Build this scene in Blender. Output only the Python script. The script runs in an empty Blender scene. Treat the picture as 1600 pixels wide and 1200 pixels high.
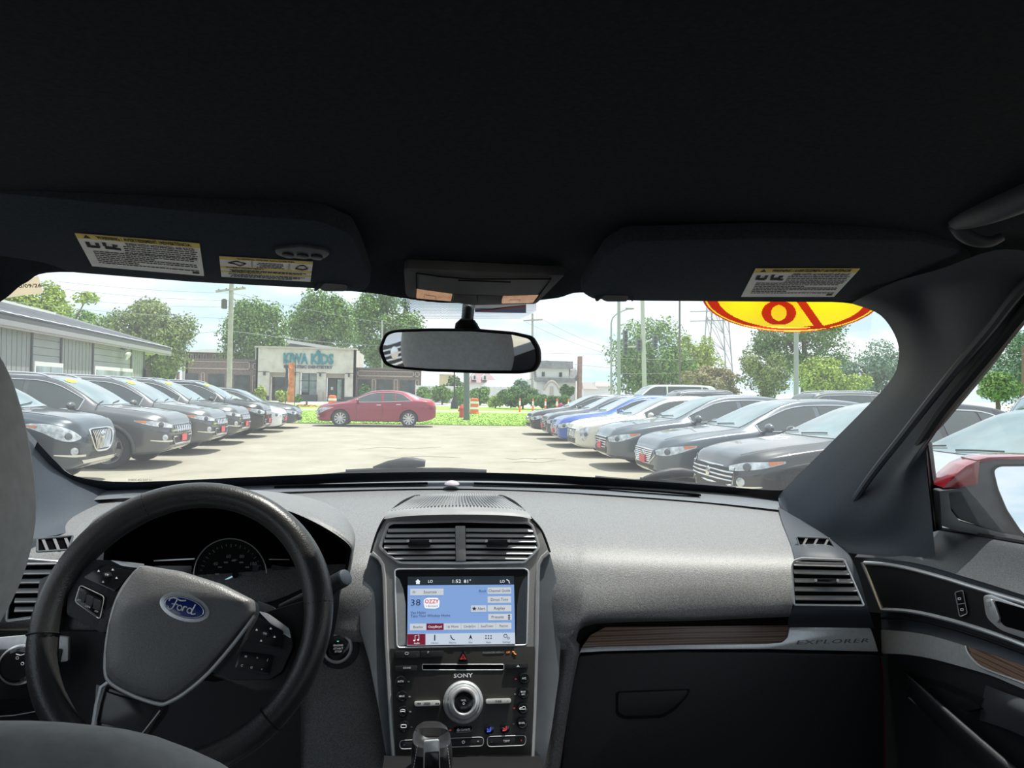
import bpy, bmesh, math, random
from mathutils import Vector, Matrix
from mathutils.bvhtree import BVHTree
random.seed(7)
sc = bpy.context.scene
COL = sc.collection
PI = math.pi
R = math.radians
V = Vector

# ------------------------------------------------------------------ camera
FPX = 1110.0
YAW, PITCH, ROLL = R(7.34), R(0.62), R(1.0)
CAMP = V((0.0, 0.0, 1.5))
_F = V((math.sin(YAW)*math.cos(PITCH), math.cos(YAW)*math.cos(PITCH), math.sin(PITCH)))
_R0 = V((math.cos(YAW), -math.sin(YAW), 0))
_U0 = _R0.cross(_F)
_R = _R0*math.cos(ROLL) + _U0*math.sin(ROLL)
_U = _U0*math.cos(ROLL) - _R0*math.sin(ROLL)
cam = bpy.data.cameras.new('camera')
cam.sensor_width = 36.0
cam.lens = FPX/1600*36.0
cam.clip_start = 0.02
cam.clip_end = 2000
camo = bpy.data.objects.new('camera', cam)
COL.objects.link(camo)
M3 = Matrix((_R, _U, -_F)).transposed()
camo.matrix_world = Matrix.Translation(CAMP) @ M3.to_4x4()
sc.camera = camo

# ------------------------------------------------------------------ world, sun, exposure
wd = bpy.data.worlds.new('sky')
sc.world = wd
wd.use_nodes = True
nt = wd.node_tree
nt.nodes.clear()
out = nt.nodes.new('ShaderNodeOutputWorld')
bg = nt.nodes.new('ShaderNodeBackground')
tc = nt.nodes.new('ShaderNodeTexCoord')
sep = nt.nodes.new('ShaderNodeSeparateXYZ')
nt.links.new(tc.outputs['Generated'], sep.inputs[0])
# stretch the clouds towards the horizon: dir.xy / (z + .25)
az = nt.nodes.new('ShaderNodeMath'); az.operation = 'ADD'; az.inputs[1].default_value = 0.22
nt.links.new(sep.outputs['Z'], az.inputs[0])
mx = nt.nodes.new('ShaderNodeMath'); mx.operation = 'MAXIMUM'; mx.inputs[1].default_value = 0.08
nt.links.new(az.outputs[0], mx.inputs[0])
dx = nt.nodes.new('ShaderNodeMath'); dx.operation = 'DIVIDE'
dy = nt.nodes.new('ShaderNodeMath'); dy.operation = 'DIVIDE'
nt.links.new(sep.outputs['X'], dx.inputs[0]); nt.links.new(mx.outputs[0], dx.inputs[1])
nt.links.new(sep.outputs['Y'], dy.inputs[0]); nt.links.new(mx.outputs[0], dy.inputs[1])
cmb = nt.nodes.new('ShaderNodeCombineXYZ')
nt.links.new(dx.outputs[0], cmb.inputs[0]); nt.links.new(dy.outputs[0], cmb.inputs[1])
noi = nt.nodes.new('ShaderNodeTexNoise')
noi.inputs['Scale'].default_value = 1.5
noi.inputs['Detail'].default_value = 7
noi.inputs['Roughness'].default_value = 0.55
nt.links.new(cmb.outputs[0], noi.inputs['Vector'])
rmp = nt.nodes.new('ShaderNodeValToRGB')
rmp.color_ramp.elements[0].position = 0.40
rmp.color_ramp.elements[0].color = (0.60, 0.77, 0.88, 1)
rmp.color_ramp.elements[1].position = 0.60
rmp.color_ramp.elements[1].color = (0.93, 0.96, 1.0, 1)
e = rmp.color_ramp.elements.new(0.50); e.color = (0.80, 0.89, 0.97, 1)
nt.links.new(noi.outputs['Fac'], rmp.inputs[0])
nt.links.new(rmp.outputs[0], bg.inputs[0])
bg.inputs[1].default_value = 1.0
nt.links.new(bg.outputs[0], out.inputs[0])

SUN_EL, SUN_AZ = R(70), R(48)       # high, to the right and a little ahead
sl = bpy.data.lights.new('sun', 'SUN')
sl.energy = 4.6
sl.angle = R(0.6)
sl.color = (1.0, 0.955, 0.88)
so = bpy.data.objects.new('sun', sl)
COL.objects.link(so)
sd = V((math.sin(SUN_AZ)*math.cos(SUN_EL), math.cos(SUN_AZ)*math.cos(SUN_EL), math.sin(SUN_EL)))
so.rotation_euler = sd.to_track_quat('Z', 'Y').to_euler()
so.location = sd*60

vs = sc.view_settings
vs.view_transform = 'Standard'
vs.look = 'None'
vs.gamma = 1.0
vs.exposure = 0.30
vs.use_curve_mapping = False
sc.cycles.use_denoising = True
sc.cycles.max_bounces = 10
sc.cycles.transparent_max_bounces = 24

# ------------------------------------------------------------------ pixel -> place
def ray(px, py):
    return (_F*FPX + _R*(px-800) - _U*(py-600)).normalized()
def aty(px, py, y):
    d = ray(px, py); return CAMP + d*(y/d.y)
def atx(px, py, x):
    d = ray(px, py); return CAMP + d*(x/d.x)
def atz(px, py, z):
    d = ray(px, py); return CAMP + d*((z-CAMP.z)/d.z)
def atpl(px, py, p, n):
    d = ray(px, py); return CAMP + d*((p-CAMP).dot(n)/d.dot(n))

# ------------------------------------------------------------------ materials
MATS = {}
def M(name, col, rough=0.5, metal=0.0, spec=0.5, var=0.06, scale=40.0, bump=0.0, bscale=None, coat=0.0,
      emit=None, estr=0.0, vor=False, bdist=0.0005):
    if name in MATS: return MATS[name]
    m = bpy.data.materials.new(name)
    m.use_nodes = True
    t = m.node_tree
    b = t.nodes['Principled BSDF']
    tcn = t.nodes.new('ShaderNodeTexCoord')
    n = t.nodes.new('ShaderNodeTexNoise')
    n.inputs['Scale'].default_value = scale
    n.inputs['Detail'].default_value = 3
    t.links.new(tcn.outputs['Object'], n.inputs['Vector'])
    r = t.nodes.new('ShaderNodeValToRGB')
    lo = [max(0, c*(1-var*1.6)) for c in col]; hi = [min(1, c*(1+var*1.6)) for c in col]
    r.color_ramp.elements[0].position = 0.3; r.color_ramp.elements[0].color = (*lo, 1)
    r.color_ramp.elements[1].position = 0.7; r.color_ramp.elements[1].color = (*hi, 1)
    t.links.new(n.outputs['Fac'], r.inputs[0])
    t.links.new(r.outputs[0], b.inputs['Base Color'])
    b.inputs['Roughness'].default_value = rough
    b.inputs['Metallic'].default_value = metal
    b.inputs['Specular IOR Level'].default_value = spec
    if coat:
        b.inputs['Coat Weight'].default_value = coat
        b.inputs['Coat Roughness'].default_value = 0.04
    if emit:
        b.inputs['Emission Color'].default_value = (*emit, 1)
        b.inputs['Emission Strength'].default_value = estr
    if bump:
        bp = t.nodes.new('ShaderNodeBump')
        bp.inputs['Strength'].default_value = bump
        bp.inputs['Distance'].default_value = bdist
        if vor:
            vn = t.nodes.new('ShaderNodeTexVoronoi')
            vn.inputs['Scale'].default_value = bscale or scale
            t.links.new(tcn.outputs['Object'], vn.inputs['Vector'])
            t.links.new(vn.outputs['Distance'], bp.inputs['Height'])
        else:
            n2 = t.nodes.new('ShaderNodeTexNoise')
            n2.inputs['Scale'].default_value = bscale or scale
            n2.inputs['Detail'].default_value = 4
            t.links.new(tcn.outputs['Object'], n2.inputs['Vector'])
            t.links.new(n2.outputs['Fac'], bp.inputs['Height'])
        t.links.new(bp.outputs[0], b.inputs['Normal'])
    MATS[name] = m
    return m

def Mramp(name, kind, stops, scale=(1,1,1), rough=0.6, tex_scale=5.0, bump=0.0, detail=5, dist=0.0, spec=0.4):
    """wave / noise / brick / voronoi driven colours"""
    if name in MATS: return MATS[name]
    m = bpy.data.materials.new(name); m.use_nodes = True
    t = m.node_tree; b = t.nodes['Principled BSDF']
    tcn = t.nodes.new('ShaderNodeTexCoord'); mp = t.nodes.new('ShaderNodeMapping')
    mp.inputs['Scale'].default_value = scale
    t.links.new(tcn.outputs['Object'], mp.inputs[0])
    if kind == 'wave':
        n = t.nodes.new('ShaderNodeTexWave'); n.bands_direction = 'Z'
        n.inputs['Distortion'].default_value = dist; n.inputs['Detail'].default_value = detail
    else:
        n = t.nodes.new('ShaderNodeTexNoise'); n.inputs['Detail'].default_value = detail
        n.inputs['Roughness'].default_value = 0.62
    n.inputs['Scale'].default_value = tex_scale
    t.links.new(mp.outputs[0], n.inputs['Vector'])
    r = t.nodes.new('ShaderNodeValToRGB')
    els = r.color_ramp.elements
    els[0].position = stops[0][0]; els[0].color = (*stops[0][1], 1)
    els[1].position = stops[-1][0]; els[1].color = (*stops[-1][1], 1)
    for p_, c_ in stops[1:-1]:
        e_ = els.new(p_); e_.color = (*c_, 1)
    t.links.new(n.outputs['Fac'], r.inputs[0]); t.links.new(r.outputs[0], b.inputs['Base Color'])
    b.inputs['Roughness'].default_value = rough
    b.inputs['Specular IOR Level'].default_value = spec
    if bump:
        bp = t.nodes.new('ShaderNodeBump'); bp.inputs['Strength'].default_value = bump
        t.links.new(n.outputs['Fac'], bp.inputs['Height']); t.links.new(bp.outputs[0], b.inputs['Normal'])
    MATS[name] = m
    return m

def Mglass(name, tint=(1,1,1), veil=0.04, veilcol=(0.9,0.95,1), ior=1.25, dots=False):
    """thin pane: clear, with Fresnel reflection and a film of dust that scatters daylight"""
    if name in MATS: return MATS[name]
    m = bpy.data.materials.new(name); m.use_nodes = True
    t = m.node_tree; t.nodes.clear()
    o = t.nodes.new('ShaderNodeOutputMaterial')
    tr = t.nodes.new('ShaderNodeBsdfTransparent'); tr.inputs[0].default_value = (*tint, 1)
    du = t.nodes.new('ShaderNodeBsdfTranslucent'); du.inputs[0].default_value = (*veilcol, 1)
    gl = t.nodes.new('ShaderNodeBsdfGlossy'); gl.inputs['Roughness'].default_value = 0.02
    fr = t.nodes.new('ShaderNodeFresnel'); fr.inputs[0].default_value = ior
    tcn = t.nodes.new('ShaderNodeTexCoord'); n = t.nodes.new('ShaderNodeTexNoise')
    n.inputs['Scale'].default_value = 3.0; n.inputs['Detail'].default_value = 8
    t.links.new(tcn.outputs['Object'], n.inputs['Vector'])
    mr = t.nodes.new('ShaderNodeMapRange')
    mr.inputs['From Min'].default_value = 0.3; mr.inputs['From Max'].default_value = 0.7
    mr.inputs['To Min'].default_value = veil*0.75; mr.inputs['To Max'].default_value = veil*1.25
    t.links.new(n.outputs['Fac'], mr.inputs['Value'])
    m1 = t.nodes.new('ShaderNodeMixShader'); m2 = t.nodes.new('ShaderNodeMixShader')
    t.links.new(mr.outputs[0], m1.inputs[0]); t.links.new(tr.outputs[0], m1.inputs[1]); t.links.new(du.outputs[0], m1.inputs[2])
    t.links.new(fr.outputs[0], m2.inputs[0]); t.links.new(m1.outputs[0], m2.inputs[1]); t.links.new(gl.outputs[0], m2.inputs[2])
    t.links.new(m2.outputs[0], o.inputs[0])
    MATS[name] = m
    return m

# ------------------------------------------------------------------ objects
def wloc(o):
    v = V((0,0,0))
    while o is not None:
        v += o.location; o = o.parent
    return v
def props(o, label=None, cat=None, group=None, kind=None):
    if label: o['label'] = label
    if cat: o['category'] = cat
    if group: o['group'] = group
    if kind: o['kind'] = kind
    return o
def empty(name, loc=(0,0,0), rz=0, label=None, cat=None, group=None, kind=None):
    o = bpy.data.objects.new(name, None); COL.objects.link(o)
    o.location = loc; o.rotation_euler = (0,0,rz); o.empty_display_size = 0.1
    return props(o, label, cat, group, kind)
def link(name, me, parent=None):
    o = bpy.data.objects.new(name, me); COL.objects.link(o); o.parent = parent
    return o

class MB:
    def __init__(s): s.v = []; s.f = []
    def add(s, verts, faces):
        b = len(s.v); s.v += [V(p) for p in verts]; s.f += [tuple(i+b for i in f) for f in faces]; return s
    def grid(s, rows, closeu=False):
        b = len(s.v); n = len(rows[0])
        for r in rows: s.v += [V(p) for p in r]
        for i in range(len(rows)-1):
            for j in range(n if closeu else n-1):
                k = (j+1) % n
                s.f.append((b+i*n+j, b+i*n+k, b+(i+1)*n+k, b+(i+1)*n+j))
        return s
    def box(s, lo, hi, mat=None):
        x0,y0,z0 = lo; x1,y1,z1 = hi
        vs_ = [V(p) for p in ((x0,y0,z0),(x1,y0,z0),(x1,y1,z0),(x0,y1,z0),(x0,y0,z1),(x1,y0,z1),(x1,y1,z1),(x0,y1,z1))]
        if mat is not None: vs_ = [mat @ p for p in vs_]
        return s.add(vs_, [(3,2,1,0),(4,5,6,7),(0,1,5,4),(1,2,6,5),(2,3,7,6),(3,0,4,7)])
    def bar(s, a, b_, w, h=None, up=(0,0,1)):
        a = V(a); b_ = V(b_); h = h or w; d = (b_-a).normalized(); up = V(up)
        if abs(d.dot(up)) > .98: up = V((1,0,0))
        x = d.cross(up).normalized(); y = x.cross(d)
        q = [x*(-w/2)+y*(-h/2), x*(w/2)+y*(-h/2), x*(w/2)+y*(h/2), x*(-w/2)+y*(h/2)]
        return s.add([a+k for k in q]+[b_+k for k in q], [(3,2,1,0),(4,5,6,7),(0,1,5,4),(1,2,6,5),(2,3,7,6),(3,0,4,7)])
    def tube(s, pts, r, n=8, closed=False, cap=True, flat=None):
        pts = [V(p) for p in pts]; m = len(pts); rows = []
        ref = None
        for i, p in enumerate(pts):
            if closed: d = pts[(i+1) % m]-pts[i-1]
            else: d = pts[min(i+1, m-1)]-pts[max(i-1, 0)]
            d.normalize()
            if ref is None:
                ref = V((0,0,1)) if abs(d.z) < .9 else V((1,0,0))
                if flat is not None: ref = V(flat)
            x = d.cross(ref).normalized(); y = x.cross(d).normalized(); ref = y
            rr = r[i] if isinstance(r, (list, tuple)) else r
            rows.append([p + x*(rr*math.cos(2*PI*k/n)) + y*(rr*math.sin(2*PI*k/n)) for k in range(n)])
        b = len(s.v)
        if closed: rows.append(rows[0])
        s.grid(rows, closeu=True)
        if cap and not closed:
            s.f.append(tuple(b+k for k in range(n))[::-1]); s.f.append(tuple(b+(m-1)*n+k for k in range(n)))
        return s
    def lathe(s, prof, c, axis=(0,0,1), n=24, xref=None, cap=True):
        """prof: (radius, height along axis)"""
        c = V(c); a = V(axis).normalized()
        x = V(xref) if xref is not None else (V((1,0,0)) if abs(a.x) < .9 else V((0,1,0)))
        x = (x - a*x.dot(a)).normalized(); y = a.cross(x)
        rows = [[c + a*h + (x*math.cos(2*PI*k/n)+y*math.sin(2*PI*k/n))*r for k in range(n)] for r, h in prof]
        b = len(s.v); s.grid(rows, closeu=True)
        if cap:
            s.f.append(tuple(b+k for k in range(n))[::-1]); s.f.append(tuple(b+(len(prof)-1)*n+k for k in range(n)))
        return s
    def prism(s, poly, ext):
        poly = [V(p) for p in poly]; ext = V(ext); n = len(poly)
        return s.add(poly+[p+ext for p in poly], [tuple(range(n))[::-1], tuple(range(n, 2*n))]+[(i, (i+1) % n, (i+1) % n+n, i+n) for i in range(n)])
    def ball(s, c, r, nu=12, nv=8, mat=None):
        c = V(c); r = V(r) if not isinstance(r, (int, float)) else V((r,r,r)); rows = []
        for j in range(nv+1):
            t = PI*j/nv
            rows.append([c+V((r.x*math.sin(t)*math.cos(2*PI*k/nu), r.y*math.sin(t)*math.sin(2*PI*k/nu), r.z*math.cos(t))) for k in range(nu)])
        if mat: rows = [[mat @ p for p in q] for q in rows]
        return s.grid(rows, closeu=True)
    def build(s, name, mat, parent=None, smooth=True, angle=38, bevel=0, local=False, fix=True, seg=2):
        me = bpy.data.meshes.new(name)
        off = V((0,0,0)) if (local or parent is None) else wloc(parent)
        me.from_pydata([p-off for p in s.v], [], s.f)
        if fix or bevel:
            bm = bmesh.new(); bm.from_mesh(me)
            bmesh.ops.remove_doubles(bm, verts=bm.verts, dist=1e-6)
            if fix: bmesh.ops.recalc_face_normals(bm, faces=bm.faces)
            if bevel:
                ed = [e for e in bm.edges if len(e.link_faces) == 2 and e.calc_face_angle(0) > R(30)]
                bmesh.ops.bevel(bm, geom=ed, offset=bevel, segments=seg, profile=.6, affect='EDGES', clamp_overlap=True)
            bm.to_mesh(me); bm.free()
        if smooth:
            me.shade_smooth(); me.set_sharp_from_angle(angle=R(angle))
        me.materials.append(mat)
        return link(name, me, parent)

def cr(pts, n, closed=False):
    """Catmull-Rom through points, n samples"""
    P = [V(p) for p in pts]; m = len(P); o = []
    segs = m if closed else m-1
    for i in range(n):
        t = i/(n if closed else n-1)*segs
        k = min(int(t), segs-1); u = t-k
        if closed: a, b, c, d = P[(k-1) % m], P[k % m], P[(k+1) % m], P[(k+2) % m]
        else: a, b, c, d = P[max(k-1,0)], P[k], P[min(k+1,m-1)], P[min(k+2,m-1)]
        o.append(0.5*((2*b)+(c-a)*u+(2*a-5*b+4*c-d)*u*u+(3*b-a-3*c+d)*u*u*u))
    return o
def lin(pts, n):
    P = [V(p) for p in pts]; m = len(P)-1; o = []
    for i in range(n):
        t = i/(n-1)*m; k = min(int(t), m-1); o.append(P[k].lerp(P[k+1], t-k))
    return o
def surf(rows, nu=40, nv=30, smoothv=True):
    """rows of 3D control points -> dense grid rows"""
    rr = [cr(r, nu) for r in rows]
    cols = [(cr if smoothv else lin)([r[j] for r in rr], nv) for j in range(nu)]
    return [[cols[j][i] for j in range(nu)] for i in range(nv)]
def yrow(pts): return [aty(*p) for p in pts]
def xrow(pts): return [atx(*p) for p in pts]
def rpoly(pts, r, n=5):
    """round the corners of a 2D polygon"""
    P = [V((p[0], p[1])) for p in pts]; o = []; m = len(P)
    for i in range(m):
        a, b, c = P[i-1], P[i], P[(i+1) % m]
        rr = r[i] if isinstance(r, (list, tuple)) else r
        if rr <= 0: o.append(tuple(b)); continue
        da = (a-b); dc = (c-b)
        ra = min(rr, da.length*.49); rc = min(rr, dc.length*.49)
        p0 = b+da.normalized()*ra; p1 = b+dc.normalized()*rc
        for k in range(n+1):
            t = k/n; q = p0*(1-t)**2 + b*2*t*(1-t) + p1*t*t; o.append((q.x, q.y))
    return o
def rrect(x0, y0, x1, y1, r, n=4): return rpoly([(x0,y0),(x1,y0),(x1,y1),(x0,y1)], r, n)
def ell(cx, cy, a, b=None, rot=0, n=28):
    b = b or a; c, s_ = math.cos(rot), math.sin(rot)
    return [(cx+a*math.cos(2*PI*k/n)*c-b*math.sin(2*PI*k/n)*s_, cy+a*math.cos(2*PI*k/n)*s_+b*math.sin(2*PI*k/n)*c) for k in range(n)]

class Plane:
    """a plane in the scene addressed by photograph pixels"""
    def __init__(s, p, n, xd=(1,0,0)):
        s.p = V(p); s.n = V(n).normalized(); xd = V(xd)
        s.x = (xd - s.n*xd.dot(s.n)).normalized(); s.y = s.n.cross(s.x)
    def at(s, px, py, off=0.0): return atpl(px, py, s.p+s.n*off, s.n)
    def plate(s, name, poly, mat, parent, top=0.002, thick=None, bevel=0, smooth=True, hole=None):
        thick = top if thick is None else thick
        f = [s.at(x, y, top) for x, y in poly]
        mb = MB()
        if hole is None:
            mb.prism(f, s.n*-thick)
        else:
            h = [s.at(x, y, top) for x, y in hole]; n = len(f); assert len(h) == n
            bk = s.n*-thick
            mb.add(f+h+[q+bk for q in f]+[q+bk for q in h],
                   [(i,(i+1)%n,(i+1)%n+n,i+n) for i in range(n)]+[(i+2*n,i+3*n,(i+1)%n+3*n,(i+1)%n+2*n) for i in range(n)]
                   +[(i,i+2*n,(i+1)%n+2*n,(i+1)%n) for i in range(n)]+[(i+n,(i+1)%n+n,(i+1)%n+3*n,i+3*n) for i in range(n)])
        return mb.build(name, mat, parent, bevel=bevel, smooth=smooth)
    def wire(s, name, pts, r, mat, parent, off=0.0, closed=True, n=6):
        return MB().tube([s.at(x, y, off) for x, y in pts], r, n, closed=closed).build(name, mat, parent)
    def text(s, name, body, px, py, h, mat, parent, off=0.001, w=None, align='CENTER', rot=0.0, ext=0.0002, mirror=False, spacing=1.0, shear=0.0, bold=0.0):
        """h: cap height in pixels at that place; w: fit to a pixel width"""
        c = s.at(px, py, off)
        k = (s.at(px, py-h, off)-c).length
        wm = None
        if w: wm = (s.at(px+w/2, py, off)-s.at(px-w/2, py, off)).length
        return text3(name, body, c, s.x, s.y, k/0.69, mat, parent, wm, align, rot, ext, mirror, spacing, shear, bold)

TEXTS = []
def text3(name, body, c, xd, yd, size, mat, parent, width=None, align='CENTER', rot=0.0, ext=0.0002, mirror=False, spacing=1.0, shear=0.0, bold=0.0, line=1.0):
    """lettering; finish_texts() turns it into plain meshes at the end"""
    cu = bpy.data.curves.new(name, 'FONT')
    cu.body = body; cu.size = size; cu.align_x = align; cu.align_y = 'CENTER'
    cu.extrude = ext; cu.space_character = spacing; cu.shear = shear; cu.offset = bold*size; cu.space_line = line
    cu.resolution_u = 2
    o = bpy.data.objects.new(name, bpy.data.meshes.new(name)); COL.objects.link(o); o.parent = parent
    o.data.materials.append(mat)
    tmp = bpy.data.objects.new('lettering_source', cu); COL.objects.link(tmp)
    xd = V(xd).normalized(); yd = V(yd).normalized(); zd = xd.cross(yd)
    off = wloc(parent) if parent is not None else V((0,0,0))
    TEXTS.append((o, tmp, cu, mat, V(c)-off, Matrix((xd, yd, zd)).transposed().to_4x4() @ Matrix.Rotation(rot, 4, 'Z'), width, mirror))
    return o
def finish_texts():
    dg = bpy.context.evaluated_depsgraph_get(); dg.update()
    for o, tmp, cu, mat, c, m, width, mirror in TEXTS:
        me = bpy.data.meshes.new_from_object(tmp.evaluated_get(dg))
        me.name = o.name
        xs_ = [v.co.x for v in me.vertices]
        sx = 1.0
        if width and xs_ and max(xs_)-min(xs_) > 1e-6: sx = width/(max(xs_)-min(xs_))
        me.transform(Matrix.Diagonal((-sx if mirror else sx, 1, 1, 1)))
        if mirror: me.flip_normals()
        me.transform(Matrix.Translation(c) @ m)
        me.materials.clear(); me.materials.append(mat)
        old = o.data; o.data = me; bpy.data.meshes.remove(old)
    for o, tmp, cu, *_ in TEXTS:
        bpy.data.objects.remove(tmp); bpy.data.curves.remove(cu)
    TEXTS.clear()
# ================================================================== materials of the cabin
m_pad = M('grained dash vinyl', (0.185,0.187,0.192), 0.46, spec=0.55, var=0.30, scale=640, bump=0.6, bscale=620, bdist=0.0007)
m_smooth = M('smooth dash plastic', (0.15,0.165,0.185), 0.42, spec=0.5, var=0.05, scale=300, bump=0.08, bscale=800)
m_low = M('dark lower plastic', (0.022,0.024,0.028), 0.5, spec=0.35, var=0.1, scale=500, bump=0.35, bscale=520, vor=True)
m_black = M('gloss black', (0.012,0.013,0.015), 0.16, spec=0.5, var=0.03)
m_matt = M('matt black', (0.008,0.008,0.009), 0.75, spec=0.2, var=0.05)
m_hole = M('deep shade black', (0.004,0.004,0.005), 0.9, spec=0.05, var=0.02)
m_head = M('headliner cloth', (0.024,0.029,0.037), 0.95, spec=0.05, var=0.10, scale=260, bump=0.25, bscale=900)
m_visor = M('visor cloth', (0.032,0.041,0.055), 0.92, spec=0.08, var=0.10, scale=300, bump=0.2, bscale=900)
m_pillar = M('pillar plastic', (0.046,0.056,0.073), 0.55, spec=0.4, var=0.06, scale=260, bump=0.12, bscale=900)
m_rubber = M('seal rubber', (0.02,0.022,0.026), 0.6, spec=0.3, var=0.05)
m_chrome = M('satin chrome', (0.78,0.79,0.80), 0.28, metal=0.6, var=0.02)
m_alu = M('brushed silver', (0.66,0.68,0.70), 0.34, metal=0.5, var=0.04, scale=200)
m_bezel = M('grey metallic bezel', (0.36,0.355,0.35), 0.38, metal=0.3, var=0.06, scale=700)
m_panelblk = M('panel black', (0.014,0.015,0.017), 0.45, spec=0.3, var=0.08, scale=400)
m_sidepod = M('gloss grey side pod', (0.15,0.165,0.185), 0.2, spec=0.6, var=0.08, scale=20)
m_leather = M('wheel leather', (0.028,0.028,0.029), 0.36, spec=0.55, var=0.12, scale=500, bump=0.32, bscale=430, vor=True)
m_hub = M('hub vinyl', (0.15,0.152,0.155), 0.42, spec=0.5, var=0.1, scale=700, bump=0.4, bscale=520, vor=True)
m_seat = M('grey seat leather', (0.50,0.51,0.52), 0.6, spec=0.35, var=0.06, scale=120, bump=0.1, bscale=700)
m_ink = M('white print', (0.75,0.76,0.78), 0.6, emit=(0.8,0.85,0.9), estr=0.12)
m_inkdim = M('grey print', (0.4,0.41,0.42), 0.6)
m_inkdark = M('dark print', (0.02,0.02,0.025), 0.8)
m_paper = M('sticker paper', (0.93,0.94,0.96), 0.7, var=0.04)
m_yel = M('warning yellow', (0.85,0.66,0.16), 0.7, var=0.04)
m_lens = M('amber reading lamp lens', (0.85,0.52,0.36), 0.25, spec=0.6, var=0.25, scale=90, emit=(0.9,0.5,0.3), estr=0.28)  # faint warm glow put into the lens colour and emission
m_blue = M('oval badge blue', (0.015,0.035,0.20), 0.2, coat=0.6, var=0.04)
m_wood = Mramp('dark walnut', 'wave', [(0.0,(0.13,0.075,0.055)),(0.45,(0.27,0.165,0.12)),(0.7,(0.38,0.25,0.19)),(1.0,(0.20,0.12,0.085))],
               scale=(1.2,1.2,26), tex_scale=1.6, dist=5.0, detail=6, rough=0.35, spec=0.5)
m_mirror = M('mirror silver', (0.80,0.82,0.84), 0.015, metal=1.0, var=0.005)
m_windshield = Mglass('windshield glass', (0.96,0.985,0.975), veil=0.044, ior=1.10)
m_sideglass = Mglass('side glass', (0.95,0.98,0.975), veil=0.04, ior=1.04)
m_frit = M('black frit', (0.010,0.013,0.020), 0.35, spec=0.4)
m_redpaint = M('our red paint', (0.30,0.008,0.02), 0.25, coat=0.9, var=0.03)

# ================================================================== cabin shell
XC = 0.064          # the car's centre line
# ---- windshield
gw = surf([
    yrow([(-60,870,1.46),(130,805,1.56),(400,797,1.69),(740,793,1.74),(1000,805,1.69),(1222,825,1.56),(1330,860,1.46)]),
    [aty(-90,640,1.15).lerp(aty(-60,600,1.15),.5), aty(150,600,1.27), aty(440,600,1.31), aty(740,600,1.33), aty(1020,600,1.31), aty(1260,612,1.27), aty(1430,640,1.14)],
    yrow([(-160,400,0.85),(60,400,0.93),(400,425,0.965),(740,455,0.985),(1050,450,0.965),(1360,440,0.93),(1500,450,0.86)]),
], 36, 18)
ws = MB().grid(gw).build('window_1', m_windshield, fix=False)
props(ws, 'wide raked windshield above the dashboard with dust on the glass', None, None, 'structure')
def wsp(px, py, off=0.006):
    """a point on the windshield under a pixel, moved towards the cabin"""
    d = ray(px, py)
    h = WSB.ray_cast(CAMP, d, 5)
    return h[0] - d*off if h[0] else aty(px, py, 1.1)
WSB = BVHTree.FromPolygons([p for r_ in gw for p in r_], [(i*36+j, i*36+j+1, (i+1)*36+j+1, (i+1)*36+j) for i in range(17) for j in range(35)])
# black frit band along the base of the glass
lo = [(40,735),(70,762),(110,772),(200,768),(400,760),(560,754),(740,751.5),(900,757),(1090,769),(1200,781),(1262,790)]
hi = [(58,690),(88,722),(118,744),(200,753),(400,745),(560,739),(740,738),(900,744),(1090,757),(1205,766),(1228,764)]
rows = [[wsp(x, y, .004) for x, y in [(p.x, p.y) for p in cr([(a,b,0) for a,b in q], 40)]] for q in (lo, hi)]
MB().grid(rows).build('frit_band', m_frit, ws)
# dotted frit behind the mirror: fine printed dots
mb = MB()
for j in range(26):
    for i in range(110):
        px, py = 628+i*1.95+(j % 2)*.95, 468+j*1.75
        edge = 498 if 655 < px < 815 else 498-(abs(px-735)-80)*0.55
        if py > edge or px > 838: continue
        rr = 0.00085*(1.05-0.018*j)
        c = wsp(px, py, .004)
        mb.add([c+V((rr,0,0)), c+V((0,0,rr)), c+V((-rr,0,0)), c+V((0,0,-rr))], [(0,1,2,3)])
o = mb.build('frit_dots', m_frit, ws, smooth=False, fix=False); o['kind'] = 'stuff'
# glass maker's print and the little printed mark low on the glass
def wtext(name, body, px, py, h, w, mat, parent, mirror=False, rot=0, bold=0, off=.006):
    c = wsp(px, py, off); a = wsp(px+w/2, py, off); b = wsp(px-w/2, py, off); t = wsp(px, py-h, off)
    return text3(name, body, c, a-b, (t-c), (t-c).length/.69, mat, parent, (a-b).length, 'CENTER', rot, .0001, mirror, bold=bold)
wtext('glass_print', 'SHADE AS2 DOT 31', 219, 750, 3, 36, m_inkdark, ws)

def Mdecal(name, col):
    m = bpy.data.materials.new(name); m.use_nodes = True; t = m.node_tree; t.nodes.clear()
    o_ = t.nodes.new('ShaderNodeOutputMaterial'); a = t.nodes.new('ShaderNodeBsdfTranslucent'); b = t.nodes.new('ShaderNodeBsdfDiffuse')
    n = t.nodes.new('ShaderNodeTexNoise'); n.inputs['Scale'].default_value = 30
    mx_ = t.nodes.new('ShaderNodeMixRGB'); mx_.inputs[1].default_value = (*col,1); mx_.inputs[2].default_value = (*[c*.93 for c in col],1)
    t.links.new(n.outputs['Fac'], mx_.inputs[0]); t.links.new(mx_.outputs[0], a.inputs[0]); t.links.new(mx_.outputs[0], b.inputs[0])
    s_ = t.nodes.new('ShaderNodeMixShader'); s_.inputs[0].default_value = .2
    t.links.new(a.outputs[0], s_.inputs[1]); t.links.new(b.outputs[0], s_.inputs[2]); t.links.new(s_.outputs[0], o_.inputs[0])
    return m
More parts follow.
